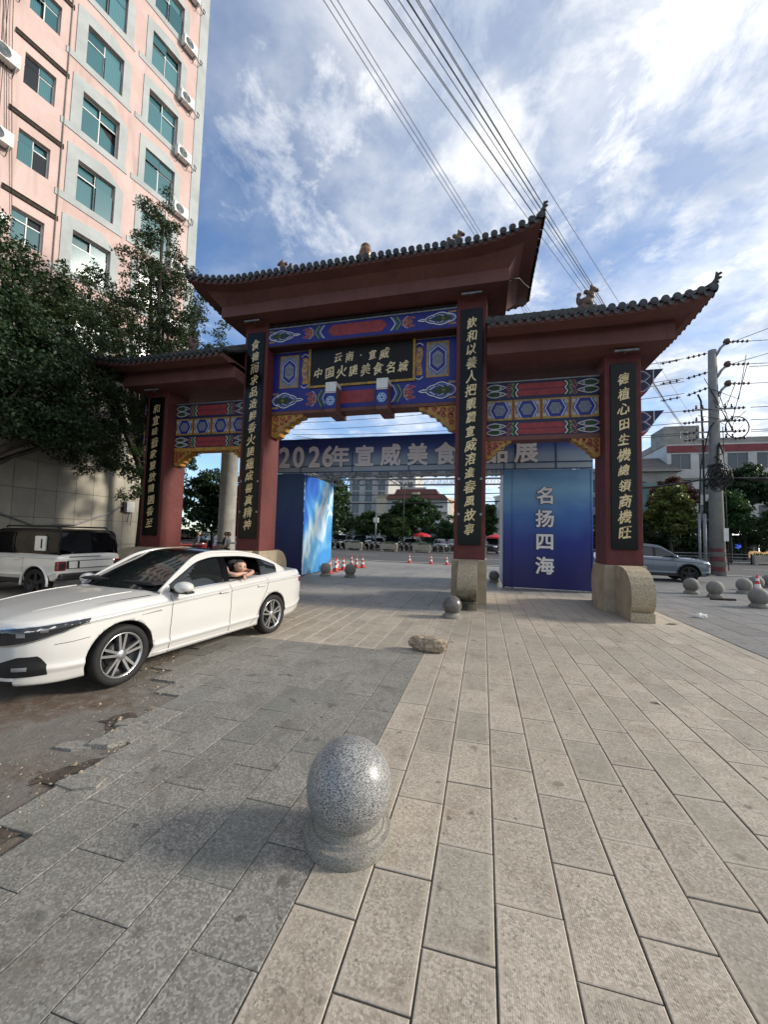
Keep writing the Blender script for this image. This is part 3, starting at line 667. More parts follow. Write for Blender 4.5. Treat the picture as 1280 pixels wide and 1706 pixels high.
for txt, z0, sz, x0, st in (('云南·宣威', 7.19, .325, GX-.70, .37), ('中国火腿美食名城', 6.74, .365, GX-1.35, .388)):
    xx = x0
    for k, ch in enumerate(txt):
        letter('character', ch, sz, 'gold_letter', sign, x0+k*st, yp-.053, z0, 'brush', .034, sx=.92)
# hanging bracket blocks through the lower beam
for bx in (-4.47, -2.88):
    br = gp(MB().box(bx-.17, bx+.17, YF-.03, YB+.02, 5.36, 6.14), 'bracket_block', 'red_soffit')
    p = Paint(YF-.03); p.fill('white_paint', [(bx-.17, 5.98), (bx+.17, 5.98), (bx+.17, 6.27), (bx-.17, 6.27)]); p.fill('deep_blue', [(bx-.17, 5.46), (bx+.17, 5.46), (bx+.17, 5.93), (bx-.17, 5.93)])
    p.fill('white_paint', [(bx-.17, 5.94), (bx+.17, 5.94), (bx+.17, 5.965), (bx-.17, 5.965)]); p.fill('bright_blue', ring(bx, 5.70, .15, 20)[:-1], .008)
    for k in range(6): a = k*math.pi/3; p.line('white_paint', ring(bx+.075*math.cos(a), 5.70+.075*math.sin(a), .055, 10), .012, True, .010)
    p.fill('deep_blue', ring(bx, 5.70, .035, 10)[:-1], .011); p.done(br)
    MB().box(bx-.171, bx+.171, YF-.032, yp-.02, 6.142, 6.27).build('cap_block', 'white_paint', br)
# carved corner brackets
def carved(x, s, z, w, h, y0, y1):
    pts = [(0, 0), (1, 0), (.98, -.12), (.80, -.17), (.74, -.30), (.60, -.33), (.55, -.48), (.42, -.52), (.40, -.70), (.27, -.76), (.24, -.92), (.1, -1), (0, -.97)]
    q = [(x+s*a*w, z+b*h) for a, b in pts]; q = q if s < 0 else q[::-1]
    o = gp(MB().prism(q[::-1], 'y', y0, y1), 'corner_bracket', 'ochre')
    p = Paint(y0); pq = [(x+s*a*w, z+b*h) for a, b in pts]; p.line('gold_paint', pq[1:-1], .05)
    rr = random.Random(int(x*100))
    for a, b, r in ((.14, -.16, .11), (.36, -.17, .10), (.58, -.13, .08), (.16, -.42, .11), (.34, -.38, .08), (.13, -.68, .09), (.8, -.07, .05), (.47, -.30, .06)):
        for k in range(2): p.line('cartouche_red', ring(x+s*a*w, z+b*h, r*h*(1-.42*k), 10, rr.uniform(0, 3), rr.uniform(6, 9)), .026 if k == 0 else .02)
    p.done(o)
for s, x in ((1, xa), (-1, xb)): carved(x, s, 5.50, 1.08, .72, YF+.42, YB-.12)
# --- side bays
for s in (-1, 1):
    a, b = (GX+INN+CW, GX+OUT-CW) if s > 0 else (GX-OUT+CW, GX-INN-CW)
    y0 = YF+.40
    bm_ = gp(MB().bbox(a, b, y0, YB-.12, 4.54, 6.04, .008), 'side_beam', 'navy')
    MB().box(a, b, y0-.02, y0+.2, 6.042, 6.075).build('beam_edge', 'galv', bm_); MB().box(a, b, y0-.004, YB-.12, 4.42, 4.538).build('beam_edge', 'ochre' if s < 0 else 'red_soffit', bm_)
    p = Paint(y0); L = b-a
    for z0, z1 in ((5.62, 6.00), (4.56, 4.90)):
        zm = (z0+z1)/2; hh = (z1-z0)*.215
        for zz in (zm+hh*1.12, zm-hh*1.12):
            p.fill('cartouche_red', [(a+L*.285, zz), (a+L*.31, zz-hh), (b-L*.31, zz-hh), (b-L*.285, zz), (b-L*.31, zz+hh), (a+L*.31, zz+hh)]); p.done(bm_, 'red_cartouche')
        for d, xe in ((1, a), (-1, b)):
            for zz in (zm+(z1-z0)*.25, zm-(z1-z0)*.25):
                h4 = (z1-z0)*.25
                p.line('white_paint', leaf(xe+d*.27, zz, .27, h4*.92, d), .016, True); p.fill('leaf_green', leaf(xe+d*.25, zz, .17, h4*.6, d)); p.line('grey_lilac', leaf(xe+d*.26, zz, .21, h4*.72, d), .01, True)
                p.line('white_paint', ring(xe+d*.38, zz+h4*.24, h4*.2, 9), .011, True); p.line('white_paint', ring(xe+d*.38, zz-h4*.24, h4*.2, 9), .011, True)
                p.fill('gold_paint', hexa(xe+d*.03, zz, .03, h4*.3), .008)
                for k in range(3): p.line('pink_paint', leaf(xe+d*(.60+.02*k), zz+(k-1)*h4*.6, .055, h4*.36, d), .014, True)
            zig(p, xe+d*.70, z0, zm, d, ('pale_green', 'leaf_green', 'white_paint'), .07); zig(p, xe+d*.70, zm, z1, d, ('pale_green', 'leaf_green', 'white_paint'), .07)
            p.done(bm_, 'cloud_motif')
    st = L/4
    for k in range(4):
        c = a+st*(k+.5); w2 = st*.47; z0, z1 = 4.98, 5.54; zm = (z0+z1)/2
        p.fill('navy', [(c-w2, z0), (c+w2, z0), (c+w2, z1), (c-w2, z1)], .004); p.frame('gold_paint', c-w2, c+w2, z0, z1, .045)
        p.fill('grey_lilac', [(c-w2+.045, z0+.045), (c+w2-.045, z0+.045), (c+w2-.045, z1-.045), (c-w2+.045, z1-.045)], .0055)
        p.fill('gold_paint', [(c-w2+.045, z0+.045), (c+w2-.045, z0+.045), (c+w2-.045, z0+.075), (c-w2+.045, z0+.075)], .0062)
        p.fill('mid_blue', hexa(c, zm, .31, .235), .007); p.fill('deep_blue', hexa(c, zm, .25, .235), .008)
        for d in (-1, 1):
            p.line('white_paint', [(c+d*.14, zm-.23), (c+d*.255, zm), (c+d*.14, zm+.23)], .016, False, .010)
            for zz in (-1, 1): p.line('white_paint', ring(c+d*.27, zm+zz*.17, .035, 8), .012, True, .0105)
        p.fill('grey_lilac', hexa(c, zm, .165, .145), .0095)
        for r in (.04, .08, .12): p.line('navy', ring(c, zm, r, 12), .009, True, .011)
        p.done(bm_, 'hexagon_panel')
        if k: p.fill('cartouche_red', [(a+st*k-.014, z0), (a+st*k+.014, z0), (a+st*k+.014, z1), (a+st*k-.014, z1)], .006); p.done(bm_, 'divider')
    for s2, x in ((1, a), (-1, b)): carved(x, s2, 4.42, .66, .50, y0+.02, YB-.16)
    # beam ends that stick out beyond the outer column
    xo = GX+s*(OUT+CW)
    for z0, z1 in ((5.42, 6.08), (4.40, 5.02)):
        pts = [(xo, z0), (xo+s*.16, z0+.02), (xo+s*.30, z0+.2), (xo+s*.38, z1-.28), (xo+s*.60, z1), (xo, z1)]
        q = pts if s > 0 else pts[::-1]
        e = gp(MB().prism(q, 'y', YF+.28, YB-.28), 'beam_end', 'navy'); p = Paint(YF+.28)
        for zz in (z0+(z1-z0)*.74, z0+(z1-z0)*.36): p.line('white_paint', leaf(xo+s*.13, zz, .17, .14, s), .016, True); p.line('mid_blue', leaf(xo+s*.13, zz, .12, .10, s), .014, True)
        p.line('white_paint', [(xo+s*.37, z0+.3), (xo+s*.37, z1)], .02); p.fill('cartouche_red', [(xo, z0), (xo+s*.16, z0+.02), (xo+s*.24, z0+.11), (xo, z0+.09)], .006); p.done(e)

# --- roofs
def roof(nm, x0, x1, hipL, hipR, zE, zR, zM1, zM0, zS, lift, lab, OVX=1.18):
    """x0..x1: column block the roof sits on; eaves overhang it"""
    OV, OB = 1.18, .53; fl = .07
    ex0, ex1 = x0-(OVX if hipL else 0), x1+(OVX if hipR else 0); ey0, ey1 = YF-OV+.03, YB+OV-.03; RN = (ey1-ey0)/2
    root = empty('roof', (-GX, -YM, 0)); root.parent = gate; root['label'] = lab
    def cl(x, y):
        dx = min([q for q, f in ((x-ex0, hipL), (ex1-x, hipR)) if f] or [9]); dy = min(y-ey0, ey1-y)
        return max(0, 1-max(dx, 0)/1.9)**2.2*max(0, 1-max(dy, 0)/1.9)**2.2
    def zs(x, y):
        d = min([y-ey0, ey1-y]+([x-ex0] if hipL else [])+([ex1-x] if hipR else [])); d = max(0, d)/RN
        return zE+.13+(zR-zE-.13)*(.72*d+.28*d*d)+lift*cl(x, y)
    def flare(x, y):
        k = cl(x, y)*fl; cxm, cym = (ex0+ex1)/2, (ey0+ey1)/2
        return x+(k if x > cxm else -k), y+(k if y > cym else -k)
    # deck
    nx, ny = 64, 24; pts = []
    for i in range(nx+1):
        row = []
        for j in range(ny+1):
            x, y = ex0+(ex1-ex0)*i/nx, ey0+(ey1-ey0)*j/ny; X_, Y_ = flare(x, y); row.append((X_, Y_, zs(x, y)-.03))
        pts.append(row)
    deck = MB().grid(pts, flip=True); deck.build('roof_deck', 'roof_cement', root)
    # eave underside: rings from the fascia in to the column heads
    def ringpts(o, z, lk, n=40):
        ox = o if o <= OB else OB+(o-OB)*(OVX-OB)/(OV-OB); a0, a1 = x0-(ox if hipL else 0), x1+(ox if hipR else 0); b0, b1 = YF-o, YB+o; P4 = [(a0, b0), (a1, b0), (a1, b1), (a0, b1)]; out = []
        for k in range(4):
            p_, q_ = P4[k], P4[(k+1) % 4]
            for i in range(n):
                t = i/n; x, y = p_[0]+(q_[0]-p_[0])*t, p_[1]+(q_[1]-p_[1])*t
                fx = ex0+(x-a0)/(a1-a0)*(ex1-ex0); fy = ey0+(y-b0)/(b1-b0)*(ey1-ey0)
                c = cl(fx, fy)*lk; k_ = c*fl; X_ = x+(k_ if x > (a0+a1)/2 else -k_) ; Y_ = y+(k_ if y > YM else -k_)
                out.append((X_, Y_, z+lift*c))
        return out
    rings = [ringpts(OV-.03, zE+.11, 1), ringpts(OV-.03, zE-.015, 1), ringpts(OV-.36, zE-.06, .62), ringpts(OB, zM1, 0), ringpts(OB, zM0, 0), ringpts(-.02, zS, 0)]
    ev = MB(); n = len(rings[0])
    for r0, r1 in zip(rings, rings[1:]):
        ev.add(list(r0)+list(r1), [(i, (i+1) % n, n+(i+1) % n, n+i) for i in range(n)], 0)
    ev.poly(rings[-1]); ev.build('eave_soffit', 'red_soffit', root)
    # tiles: barrel rows with round end discs, and drip tiles between
    tr, sp = .070, .205
    def row(px, py, dx, dy, run, rest=None):
        path = []; steps = 5
        for k in range(steps+1):
            t = -.05+(run+.05)*k/steps; x, y = px+dx*t, py+dy*t; X_, Y_ = flare(x, y); path.append(Vector((X_, Y_, zs(x, y)+.01)))
        side = Vector((-dy, dx, 0)); mb = rest or MB(); arc = [math.pi*a/6 for a in range(7)]
        pts = [[p_+side*(tr*math.cos(a))+Vector((0, 0, tr*math.sin(a)*1.05)) for a in arc] for p_ in path]
        mb.grid(pts, smooth=True, flip=False)
        if rest is None or True:
            c = path[0]; d_ = Vector((dx, dy, 0)); ringv = [c+side*(.083*math.cos(a))+Vector((0, 0, .02+.083*math.sin(a)))-d_*.012 for a in np.arange(12)*math.pi/6]
            ringb = [v_+d_*.03 for v_ in ringv]
            mb.add(ringv+ringb, [tuple(range(12))]+[(i, (i+1) % 12, 12+(i+1) % 12, 12+i) for i in range(12)])
            rin = [c+side*(.055*math.cos(a))+Vector((0, 0, .02+.055*math.sin(a)))-d_*.02 for a in np.arange(8)*math.pi/4]; mb.add(rin, [tuple(range(8))])
        if rest is None: mb.build('barrel_tile', 'roof_tile', root)
    def drip(px, py, dx, dy, rest=None):
        dz_ = .10 if dy else .05
        X_, Y_ = flare(px, py); c = Vector((X_, Y_, zs(px, py)-.012)); s_ = Vector((-dy, dx, 0)); d_ = Vector((dx, dy, 0)); mb = rest or MB(); w = sp/2-.012
        top = [c+s_*(w*t)-Vector((0, 0, .03*(1-t*t)))-d_*.055 for t in np.linspace(-1, 1, 7)]; low_ = [c+s_*(w*.82*t)-Vector((0, 0, .03+dz_*(1-t*t)**.6))-d_*.06 for t in np.linspace(-1, 1, 7)]; back = [q+d_*.16+Vector((0, 0, .02)) for q in top]
        mb.add(top+low_+back, [(i, i+1, 7+i+1, 7+i) for i in range(6)]+[(i, 14+i, 14+i+1, i+1) for i in range(6)], 0, True)
        if rest is None: mb.build('drip_tile', 'roof_tile', root)
    rest = MB(); nn = int((ex1-ex0)/sp)
    for k in range(nn+1):
        x = ex0+.03+(ex1-ex0-.06)*k/nn; run = min(RN, (x-ex0)+.12 if hipL else 9, (ex1-x)+.12 if hipR else 9)
        row(x, ey0, 0, 1, run); row(x, ey1, 0, -1, run, rest)
        if k < nn: drip(x+sp/2, ey0, 0, 1); drip(x+sp/2, ey1, 0, -1, rest)
    for flag, xe, d in ((hipL, ex0, 1), (hipR, ex1, -1)):
        if not flag: continue
        n2 = int((ey1-ey0)/sp)
        for k in range(n2+1):
            y = ey0+.03+(ey1-ey0-.06)*k/n2; run = min(y-ey0+.12, ey1-y+.12, RN); vis = xe > 0 or True
            row(xe, y, d, 0, run, None if d < 0 else rest)
            if k < n2: drip(xe, y+sp/2, d, 0, None if d < 0 else rest)
    kind(rest.build('rear_tiles', 'roof_tile', root), 'stuff')
    # ridge and hips
    ra, rb = ex0+(RN if hipL else 0), ex1-(RN if hipR else 0)
    MB().bbox(ra, rb, YM-.09, YM+.09, zR-.06, zR+.2, .03).build('ridge', 'roof_cement', root)
    for flag, xe, xr in ((hipL, ex0, ra), (hipR, ex1, rb)):
        if not flag: continue
        for ye in (ey0, ey1):
            path = []
            for t in np.linspace(0, 1, 12):
                x, y = xr+(xe-xr)*t, YM+(ye-YM)*t; X_, Y_ = flare(x, y); path.append((X_, Y_, zs(x, y)+.07))
            hp = MB().tube(path, [.085]*8+[.08, .075, .07, .065], 8); o = hp.build('hip_ridge', 'roof_tile', root)
            e = Vector(path[-1]); dd = (Vector(path[-1])-Vector(path[-3])); dd.z = 0; dd.normalize()
            tip = [e-dd*.12+Vector((0, 0, .0)), e+dd*.0+Vector((0, 0, .04)), e+dd*.05+Vector((0, 0, .12)), e+dd*.055+Vector((0, 0, .21)), e+dd*.04+Vector((0, 0, .28))]
            tm = MB().tube(tip, [.075, .07, .055, .042, .012], 6)
            for q in (1, 2, 3): tm.lathe([(0, -.03), (.045, 0), (0, .04)], tuple(Vector(tip[q])+dd*.05), 5, smooth=False)
            tm.build('upturned_tip', 'roof_tile', root)
            # small studs along the hip
            for t in (.35, .5, .65, .8): i = int(t*11); MB().lathe([(0, .07), (.03, .08), (.02, .13), (0, .15)], path[i], 6).build('stud', 'roof_tile', root)
    return root, (ra, rb, zR+.2)
rm, rmi = roof('main', GX-INN-CW, GX+INN+CW, True, True, 8.97, 9.98, 8.72, 8.39, 8.36, .30, 'tall central roof with both corners swept up')
rl, rli = roof('left', GX-OUT-CW, GX-INN-CW+.04, True, False, 6.84, 7.78, 6.90, 6.45, 6.42, .24, 'lower left-hand side roof')
rr_, rri = roof('right', GX+INN+CW-.0, GX+OUT+CW, False, True, 6.84, 7.78, 6.90, 6.45, 6.42, .17, 'lower right-hand side roof', .90)
def beast(x, y, z, flip, parent, sc=1):
    mb = MB()
    for (px, pz, rx, ry, rz) in ((0, .16, .16, .09, .12), (.10, .30, .10, .085, .12), (.15, .43, .085, .075, .08), (.23, .41, .06, .05, .045), (-.17, .22, .05, .04, .13), (-.15, .35, .06, .035, .06), (.12, .08, .05, .06, .09), (-.09, .06, .07, .08, .07), (.11, .52, .03, .05, .04), (.0, .40, .06, .05, .06)):
        bmx = bmesh.new(); bmesh.ops.create_icosphere(bmx, subdivisions=2, radius=1)
        for v in bmx.verts: v.co = Vector(((px+v.co.x*rx)*flip*sc, v.co.y*ry*sc, (pz+v.co.z*rz)*sc))
        mb.bm(bmx, 0, True)
    mb.box(-.2*sc, .2*sc, -.08*sc, .08*sc, -.06*sc, .04*sc)
    o = mb.build('ridge_beast', 'glazed_beast', parent, (x, y, z)); modmesh(o, ('REMESH', dict(mode='VOXEL', voxel_size=.022))); smooth_all(o)
    return o
beast(-6.42, YM, rmi[2]-.02, -1, rm, 1.12); beast(-.92, YM, rmi[2]-.02, 1, rm, 1.12)
MB().lathe([(.0, 0), (.16, 0), (.12, .1), (.18, .22), (.21, .36), (.17, .5), (.12, .55), (.15, .6), (.10, .66), (0, .67)], (GX+.05, YM, rmi[2]-.03), 18).build('ridge_vase', 'glazed_brown', rm)
beast(2.62, YM, rri[2]-.02, 1, rr_, 1.15); beast(-9.9, YM, rli[2]-.02, -1, rl, 1.05)
MB().tube([(.62, YF-.5, 8.42), (.85, YF-.2, 8.62), (1.05, YM, 8.86), (1.2, YM+.3, 8.93)], .014, 5).build('surface_cable', 'cable', rm); MB().tube([(.06, YF-.02, 8.37), (.62, YF-.48, 8.40)], .012, 5).build('surface_cable', 'cable', rm)
# ------------------------------------------------------------------ event archway (truss frame with printed banners)
def print_mat(name, stops, axis=2, z0=0, z1=1, streak=None):
    m = MT(name); co = m.coord('World'); s = m.n('ShaderNodeSeparateXYZ'); m.l(co, s.inputs[0])
    f = m.rng(m.math('ADD', s.outputs[axis], m.math('MULTIPLY', m.math('SUBTRACT', m.noise(co, .35, 4, .6, .5), .5), (z1-z0)*.28)), z0, z1)
    r = m.n('ShaderNodeValToRGB'); m.l(f, r.inputs[0]); r.color_ramp.elements[0].position = stops[0][0]; r.color_ramp.elements[0].color = (*stops[0][1], 1)
    r.color_ramp.elements[1].position = stops[-1][0]; r.color_ramp.elements[1].color = (*stops[-1][1], 1)
    for p_, c_ in stops[1:-1]: e = r.color_ramp.elements.new(p_); e.color = (*c_, 1)
    c = r.outputs[0]
    if streak:
        w = m.n('ShaderNodeTexWave', bands_direction='DIAGONAL'); w.inputs['Scale'].default_value = streak[0]; w.inputs['Distortion'].default_value = streak[1]; w.inputs['Detail'].default_value = 1.2; w.inputs['Detail Scale'].default_value = .8; m.l(m.coord('World', (.6, .8, .5)), w.inputs['Vector'])
        c = m.mix(m.math('MULTIPLY', m.rng(w.outputs['Fac'], .62, 1), streak[2]), c, (.62, .78, .84))
    d_ = m.rng(m.noise(co, 26, 2, .4), .78, .82); c = m.mix(m.math('MULTIPLY', d_, .5), c, (.5, .6, .75))
    m.col(c); m.set('Roughness', .42)
print_mat('banner_header', [(0, (.40, .50, .56)), (.4, (.26, .37, .52)), (.78, (.07, .12, .34)), (1, (.03, .06, .25))], 2, 4.2, 5.4)
print_mat('banner_right', [(0, (.008, .010, .11)), (.3, (.014, .035, .26)), (.62, (.055, .17, .48)), (.85, (.20, .42, .62)), (1, (.08, .20, .42))], 2, .1, 4.6)
print_mat('banner_left', [(0, (.010, .015, .09)), (.5, (.012, .04, .16)), (1, (.03, .09, .22))], 2, .1, 4.4)
print_mat('banner_back', [(0, (.5, .55, .56)), (1, (.42, .48, .52))], 2, 3.9, 5.4)
m = MT('banner_wave'); co = m.coord('World'); s = m.n('ShaderNodeSeparateXYZ'); m.l(co, s.inputs[0])
nz = m.noise(m.coord('World', (1, .55, .35)), 1.3, 3, .5, 1.4)
f = m.math('ADD', m.math('MULTIPLY', s.outputs[1], .16), m.math('MULTIPLY', m.math('SUBTRACT', 3.2, s.outputs[2]), .17)); f = m.math('ADD', m.math('SUBTRACT', f, 2.50), m.math('MULTIPLY', nz, .9))
r = m.n('ShaderNodeValToRGB'); m.l(f, r.inputs[0])
for i, (p_, c_) in enumerate([(.1, (.008, .035, .26)), (.38, (.02, .13, .50)), (.55, (.10, .36, .68)), (.68, (.66, .80, .84)), (.78, (.16, .45, .72)), (1, (.05, .27, .62))]):
    e = r.color_ramp.elements[i] if i < 2 else r.color_ramp.elements.new(p_); e.position = p_; e.color = (*c_, 1)
v = m.n('ShaderNodeTexWave'); v.inputs['Scale'].default_value = .9; v.inputs['Distortion'].default_value = 5; v.inputs['Detail'].default_value = 0; m.l(m.coord('World', (0, .8, .35)), v.inputs['Vector'])
m.col(m.mix(m.math('MULTIPLY', m.rng(v.outputs['Fac'], .90, 1), .55), r.outputs[0], (.75, .85, .88))); m.set('Roughness', .4)

EA = empty('event_archway', (-3.2, 14.3, 0), 0, 'blue printed event archway on a truss frame, seen through the red gate', 'archway')
def ep(mb, name, mat): o = mb.build(name, mat, EA, (3.2, -14.3, 0)); return o
EX0, EX1, OX0, OX1, EY0, EY1, EZ0, EZ1 = -9.7, 3.55, -7.0, .66, 14.3, 17.4, 4.15, 5.55
def ripple(x0, x1, z0, z1, y, n=24, mz=10, a=.012):
    return MB().grid([[(x0+(x1-x0)*i/n, y-a*math.sin(i*1.7+j*.4)*math.sin(j*.9+i*.2)-.006, z0+(z1-z0)*j/mz) for j in range(mz+1)] for i in range(n+1)])
hd = ep(ripple(EX0, EX1, EZ0, EZ1, EY0, 60), 'header_banner', 'banner_header')
rp = ep(ripple(OX1, EX1, .06, EZ0-.012, EY0, 16, 18), 'right_banner', 'banner_right')
lp = ep(ripple(EX0, OX0-.02, .06, EZ0-.012, EY0, 14, 18), 'left_banner', 'banner_left')
sb = ep(MB().grid([[(OX0+.008*math.sin(i*1.3+j*.5), EY0+.03+(EY1-EY0-.06)*i/16, .08+(EZ0-.12)*j/14) for j in range(15)] for i in range(17)]), 'wave_banner', 'banner_wave')
ep(MB().grid([[(OX1+.004, EY0+.03+(EY1-EY0-.06)*i/8, .06+(EZ0-.1)*j/8) for j in range(9)] for i in range(9)]), 'inner_banner', 'plastic_white')
bk = ep(ripple(EX0, EX1, EZ0+.28, EZ1-.1, EY1, 40), 'rear_banner', 'banner_back')
# raised bars over the frame; header's darker colour paints tubes showing through the cloth
for x0, x1, z in ((EX0, EX1, EZ0+.03), (EX0, EX1, EZ0+.26), (EX0, EX1, EZ1-.03), (EX0, EX1, EZ1-.25)):
    MB().bbox(x0, x1, EY0-.03, EY0-.008, z-.022, z+.022, .01).build('tube_bar', 'banner_left', hd)
for x in (OX0-.2, -5.0, -2.75, OX1+.03, OX1+.4, 2.4): MB().bbox(x-.02, x+.02, EY0-.034, EY0-.008, EZ0, EZ1, .01).build('tube_bar', 'banner_left', hd)
for x in (OX1+.03, OX1+.33, EX1-.04): MB().bbox(x-.022, x+.022, EY0-.034, EY0-.008, .02, EZ0-.014, .01).build('tube_bar', 'banner_right', rp)
MB().bbox(OX1-.02, EX1, EY0-.03, EY0+.05, .0, .05, .01).build('base_rail', 'galv', rp)
txt = '2026年宣威美食产品展'; xs = [-7.92, -7.30, -6.60, -6.02, -5.50, -4.50, -3.46, -2.42, -1.38, -.34, .44, 1.42]
for ch, x in zip(txt, xs):
    dg = ch.isdigit(); sz = .86 if not dg else 1.14
    letter('outline', ch, sz, 'cable', hd, x, EY0-.040, 4.80, 'bold', .050, sy=1.0, sx=.94 if not dg else .9)
    letter('character', ch, sz, 'letter_white', hd, x, EY0-.050, 4.80, 'bold', .036, sy=1.0, sx=.94 if not dg else .9)
    letter('rear_character', ch, sz, 'galv', bk, x, EY1-.05, 4.78, 'bold', .012, mirror=False)
for k, ch in enumerate('名扬四海'):
    letter('outline', ch, .62, 'cable', rp, 2.03, EY0-.040, 3.25-k*.80, 'bold', .055); letter('character', ch, .62, 'letter_white', rp, 2.03, EY0-.05, 3.25-k*.80, 'bold', .028)
def truss(p0, p1, w, name='truss', n=None):
    p0, p1 = Vector(p0), Vector(p1); d_ = (p1-p0).normalized(); u = Vector((0, 0, 1)) if abs(d_.z) < .5 else Vector((1, 0, 0)); v_ = d_.cross(u).normalized(); u = v_.cross(d_).normalized(); mb = MB()
    cs = [u*a*w/2+v_*b*w/2 for a, b in ((1, 1), (1, -1), (-1, -1), (-1, 1))]
    for c in cs: mb.tube([p0+c, p1+c], .02, 6)
    L = (p1-p0).length; n = n or max(2, int(L/(w*1.1)))
    for i in range(n):
        a, b = p0+d_*(L*i/n), p0+d_*(L*(i+1)/n); m_ = (a+b)/2
        for k in range(4): mb.tube([a+cs[k], m_+cs[(k+1) % 4]], .009, 4, cap=False); mb.tube([m_+cs[(k+1) % 4], b+cs[k]], .009, 4, cap=False)
    return ep(mb, name, 'galv')
for y in (EY0+.18, EY1-.16): truss((EX0, y, EZ0+.02), (EX1, y, EZ0+.02), .26); truss((EX0, y, EZ1-.2), (EX1, y, EZ1-.2), .26)
for x in (EX0+.2, OX0-.18, OX1+.18, EX1-.2):
    for y in (EY0+.18, EY1-.16): truss((x, y, 0), (x, y, EZ1-.35), .26)
    truss((x, EY0+.3, EZ0+.02), (x, EY1-.3, EZ0+.02), .24)

# ------------------------------------------------------------------ stone ball bollards
def bollard_mesh(r, br, bh, mats):
    b = MB()
    for sg in ([(br*.99, 0), (br, bh*.05), (br, bh*.46), (br*.985, bh*.50)], [(br*.985, bh*.50), (br*.90, bh*.53), (br*.885, bh*.54)], [(br*.885, bh*.54), (br*.86, bh*.62), (br*.85, bh*.66)], [(br*.85, bh*.66), (br*.80, bh*.67)], [(br*.80, bh*.67), (br*.775, bh*.78), (br*.77, bh*.92), (br*.74, bh*.99)], [(br*.74, bh*.99), (br*.3, bh)]): b.lathe(sg, n=48)
    s = MB(); s.lathe([(r*math.sin(a), -r*math.cos(a)) for a in np.linspace(0, math.pi, 33)], n=48)
    return b.mesh('pedestal', mats[1]), s.mesh('ball', mats[0])
BM = {'near': bollard_mesh(.243, .246, .145, ('granite_ball', 'granite_base')), 'dark': bollard_mesh(.205, .205, .11, ('granite_dark', 'granite_base')), 'far': bollard_mesh(.235, .225, .13, ('granite_base', 'granite_base'))}
def bollard(kind_, x, y, label, rz=0):
    pb, bl = BM[kind_]; e = empty('ball_bollard', (x, y, 0), rz, label, 'bollard', 'stone ball bollards'); r, h = {'near': (.243, .145), 'dark': (.205, .11), 'far': (.235, .13)}[kind_]
    obj('pedestal', pb, e); obj('ball', bl, e, (0, 0, h+r*(.60 if kind_ == 'near' else .74))); return e
bollard('near', -.735, 2.22, 'speckled grey granite ball bollard in the foreground, largest of all', 1.2)
bollard('dark', -.64, 8.62, 'polished dark ball bollard in front of the gate pillar by the rock', .4)
bollard('far', -6.33, 15.15, 'grey ball bollard touching the foot of the light blue wave banner')
bollard('far', -5.25, 15.15, 'grey ball bollard right of the cones, clear of the wave banner')
bollard('dark', .42, 16.0, 'dark ball bollard half hidden behind the gate pillar beside the blue panel')
bollard('far', 6.96, 15.75, 'grey ball bollard nearest the grey car, leftmost of the right group')
bollard('far', 7.32, 15.05, 'grey ball bollard second from left in the right group')
bollard('far', 9.0, 16.7, 'grey ball bollard left of the cone at the right edge')
bollard('far', 10.2, 18.2, 'grey ball bollard behind the cone at the right edge')
bollard('far', 11.3, 19.4, 'grey ball bollard furthest back at the right edge, mostly cut off')
bollard('far', 7.42, 13.15, 'grey ball bollard nearest the camera at the right edge, cut by the frame')

# rock
bmx = bmesh.new(); bmesh.ops.create_icosphere(bmx, subdivisions=5, radius=1)
from mathutils import noise as mn
for v in bmx.verts:
    p_ = v.co.copy(); q = Vector((p_.x*.31, p_.y*.13, p_.z*.125)); q = Vector((max(-.285, min(.285, q.x)), q.y, max(-.10, min(.105, q.z))))
    n_ = mn.fractal(p_*2.2+Vector((3, 1, 7)), 1, 2, 5)*.06+mn.fractal(p_*9, 1, 2, 3)*.016; v.co = q*(1+n_*2.2)+Vector((0, 0, 0))
zmin = min(v.co.z for v in bmx.verts)
for v in bmx.verts: v.co.z -= zmin
rk = MB().bm(bmx, 0, False).build('rock', 'rock', None, (-.80, 5.98, -.006), (0, 0, -.10)); tag(rk, 'rough brown lump of broken concrete lying on the pavement', 'rock')

# ------------------------------------------------------------------ traffic cones
def cone_thing(x, y, label, sc=1, tilt=(0, 0)):
    e = empty('traffic_cone', (x, y, 0), random.uniform(0, 3), label, 'cone', 'red and white traffic cones'); e.scale = (sc,)*3; e.rotation_euler = (tilt[0], tilt[1], 0)
    for nm, me in CONE: obj(nm, me, e)
    return e
def rad(z): return .125-.155*z
CONE = [('base', MB().bbox(-.19, .19, -.19, .19, 0, .035, .012).mesh('base', 'cone_red')), ('cone_body', MB().lathe([(rad(z), z) for z in (.035, .2)]+[(rad(.38), .38), (rad(.48), .48), (rad(.66), .66), (rad(.70)*.8, .70), (0, .70)], n=20).mesh('cone_body', 'cone_red')),
        ('reflective_band', MB().lathe([(rad(.2)+.003, .2), (rad(.33)+.003, .33)], n=20).mesh('reflective_band', 'band_white')), ('reflective_band', MB().lathe([(rad(.44)+.003, .44), (rad(.54)+.003, .54)], n=20).mesh('reflective_band', 'band_white'))]
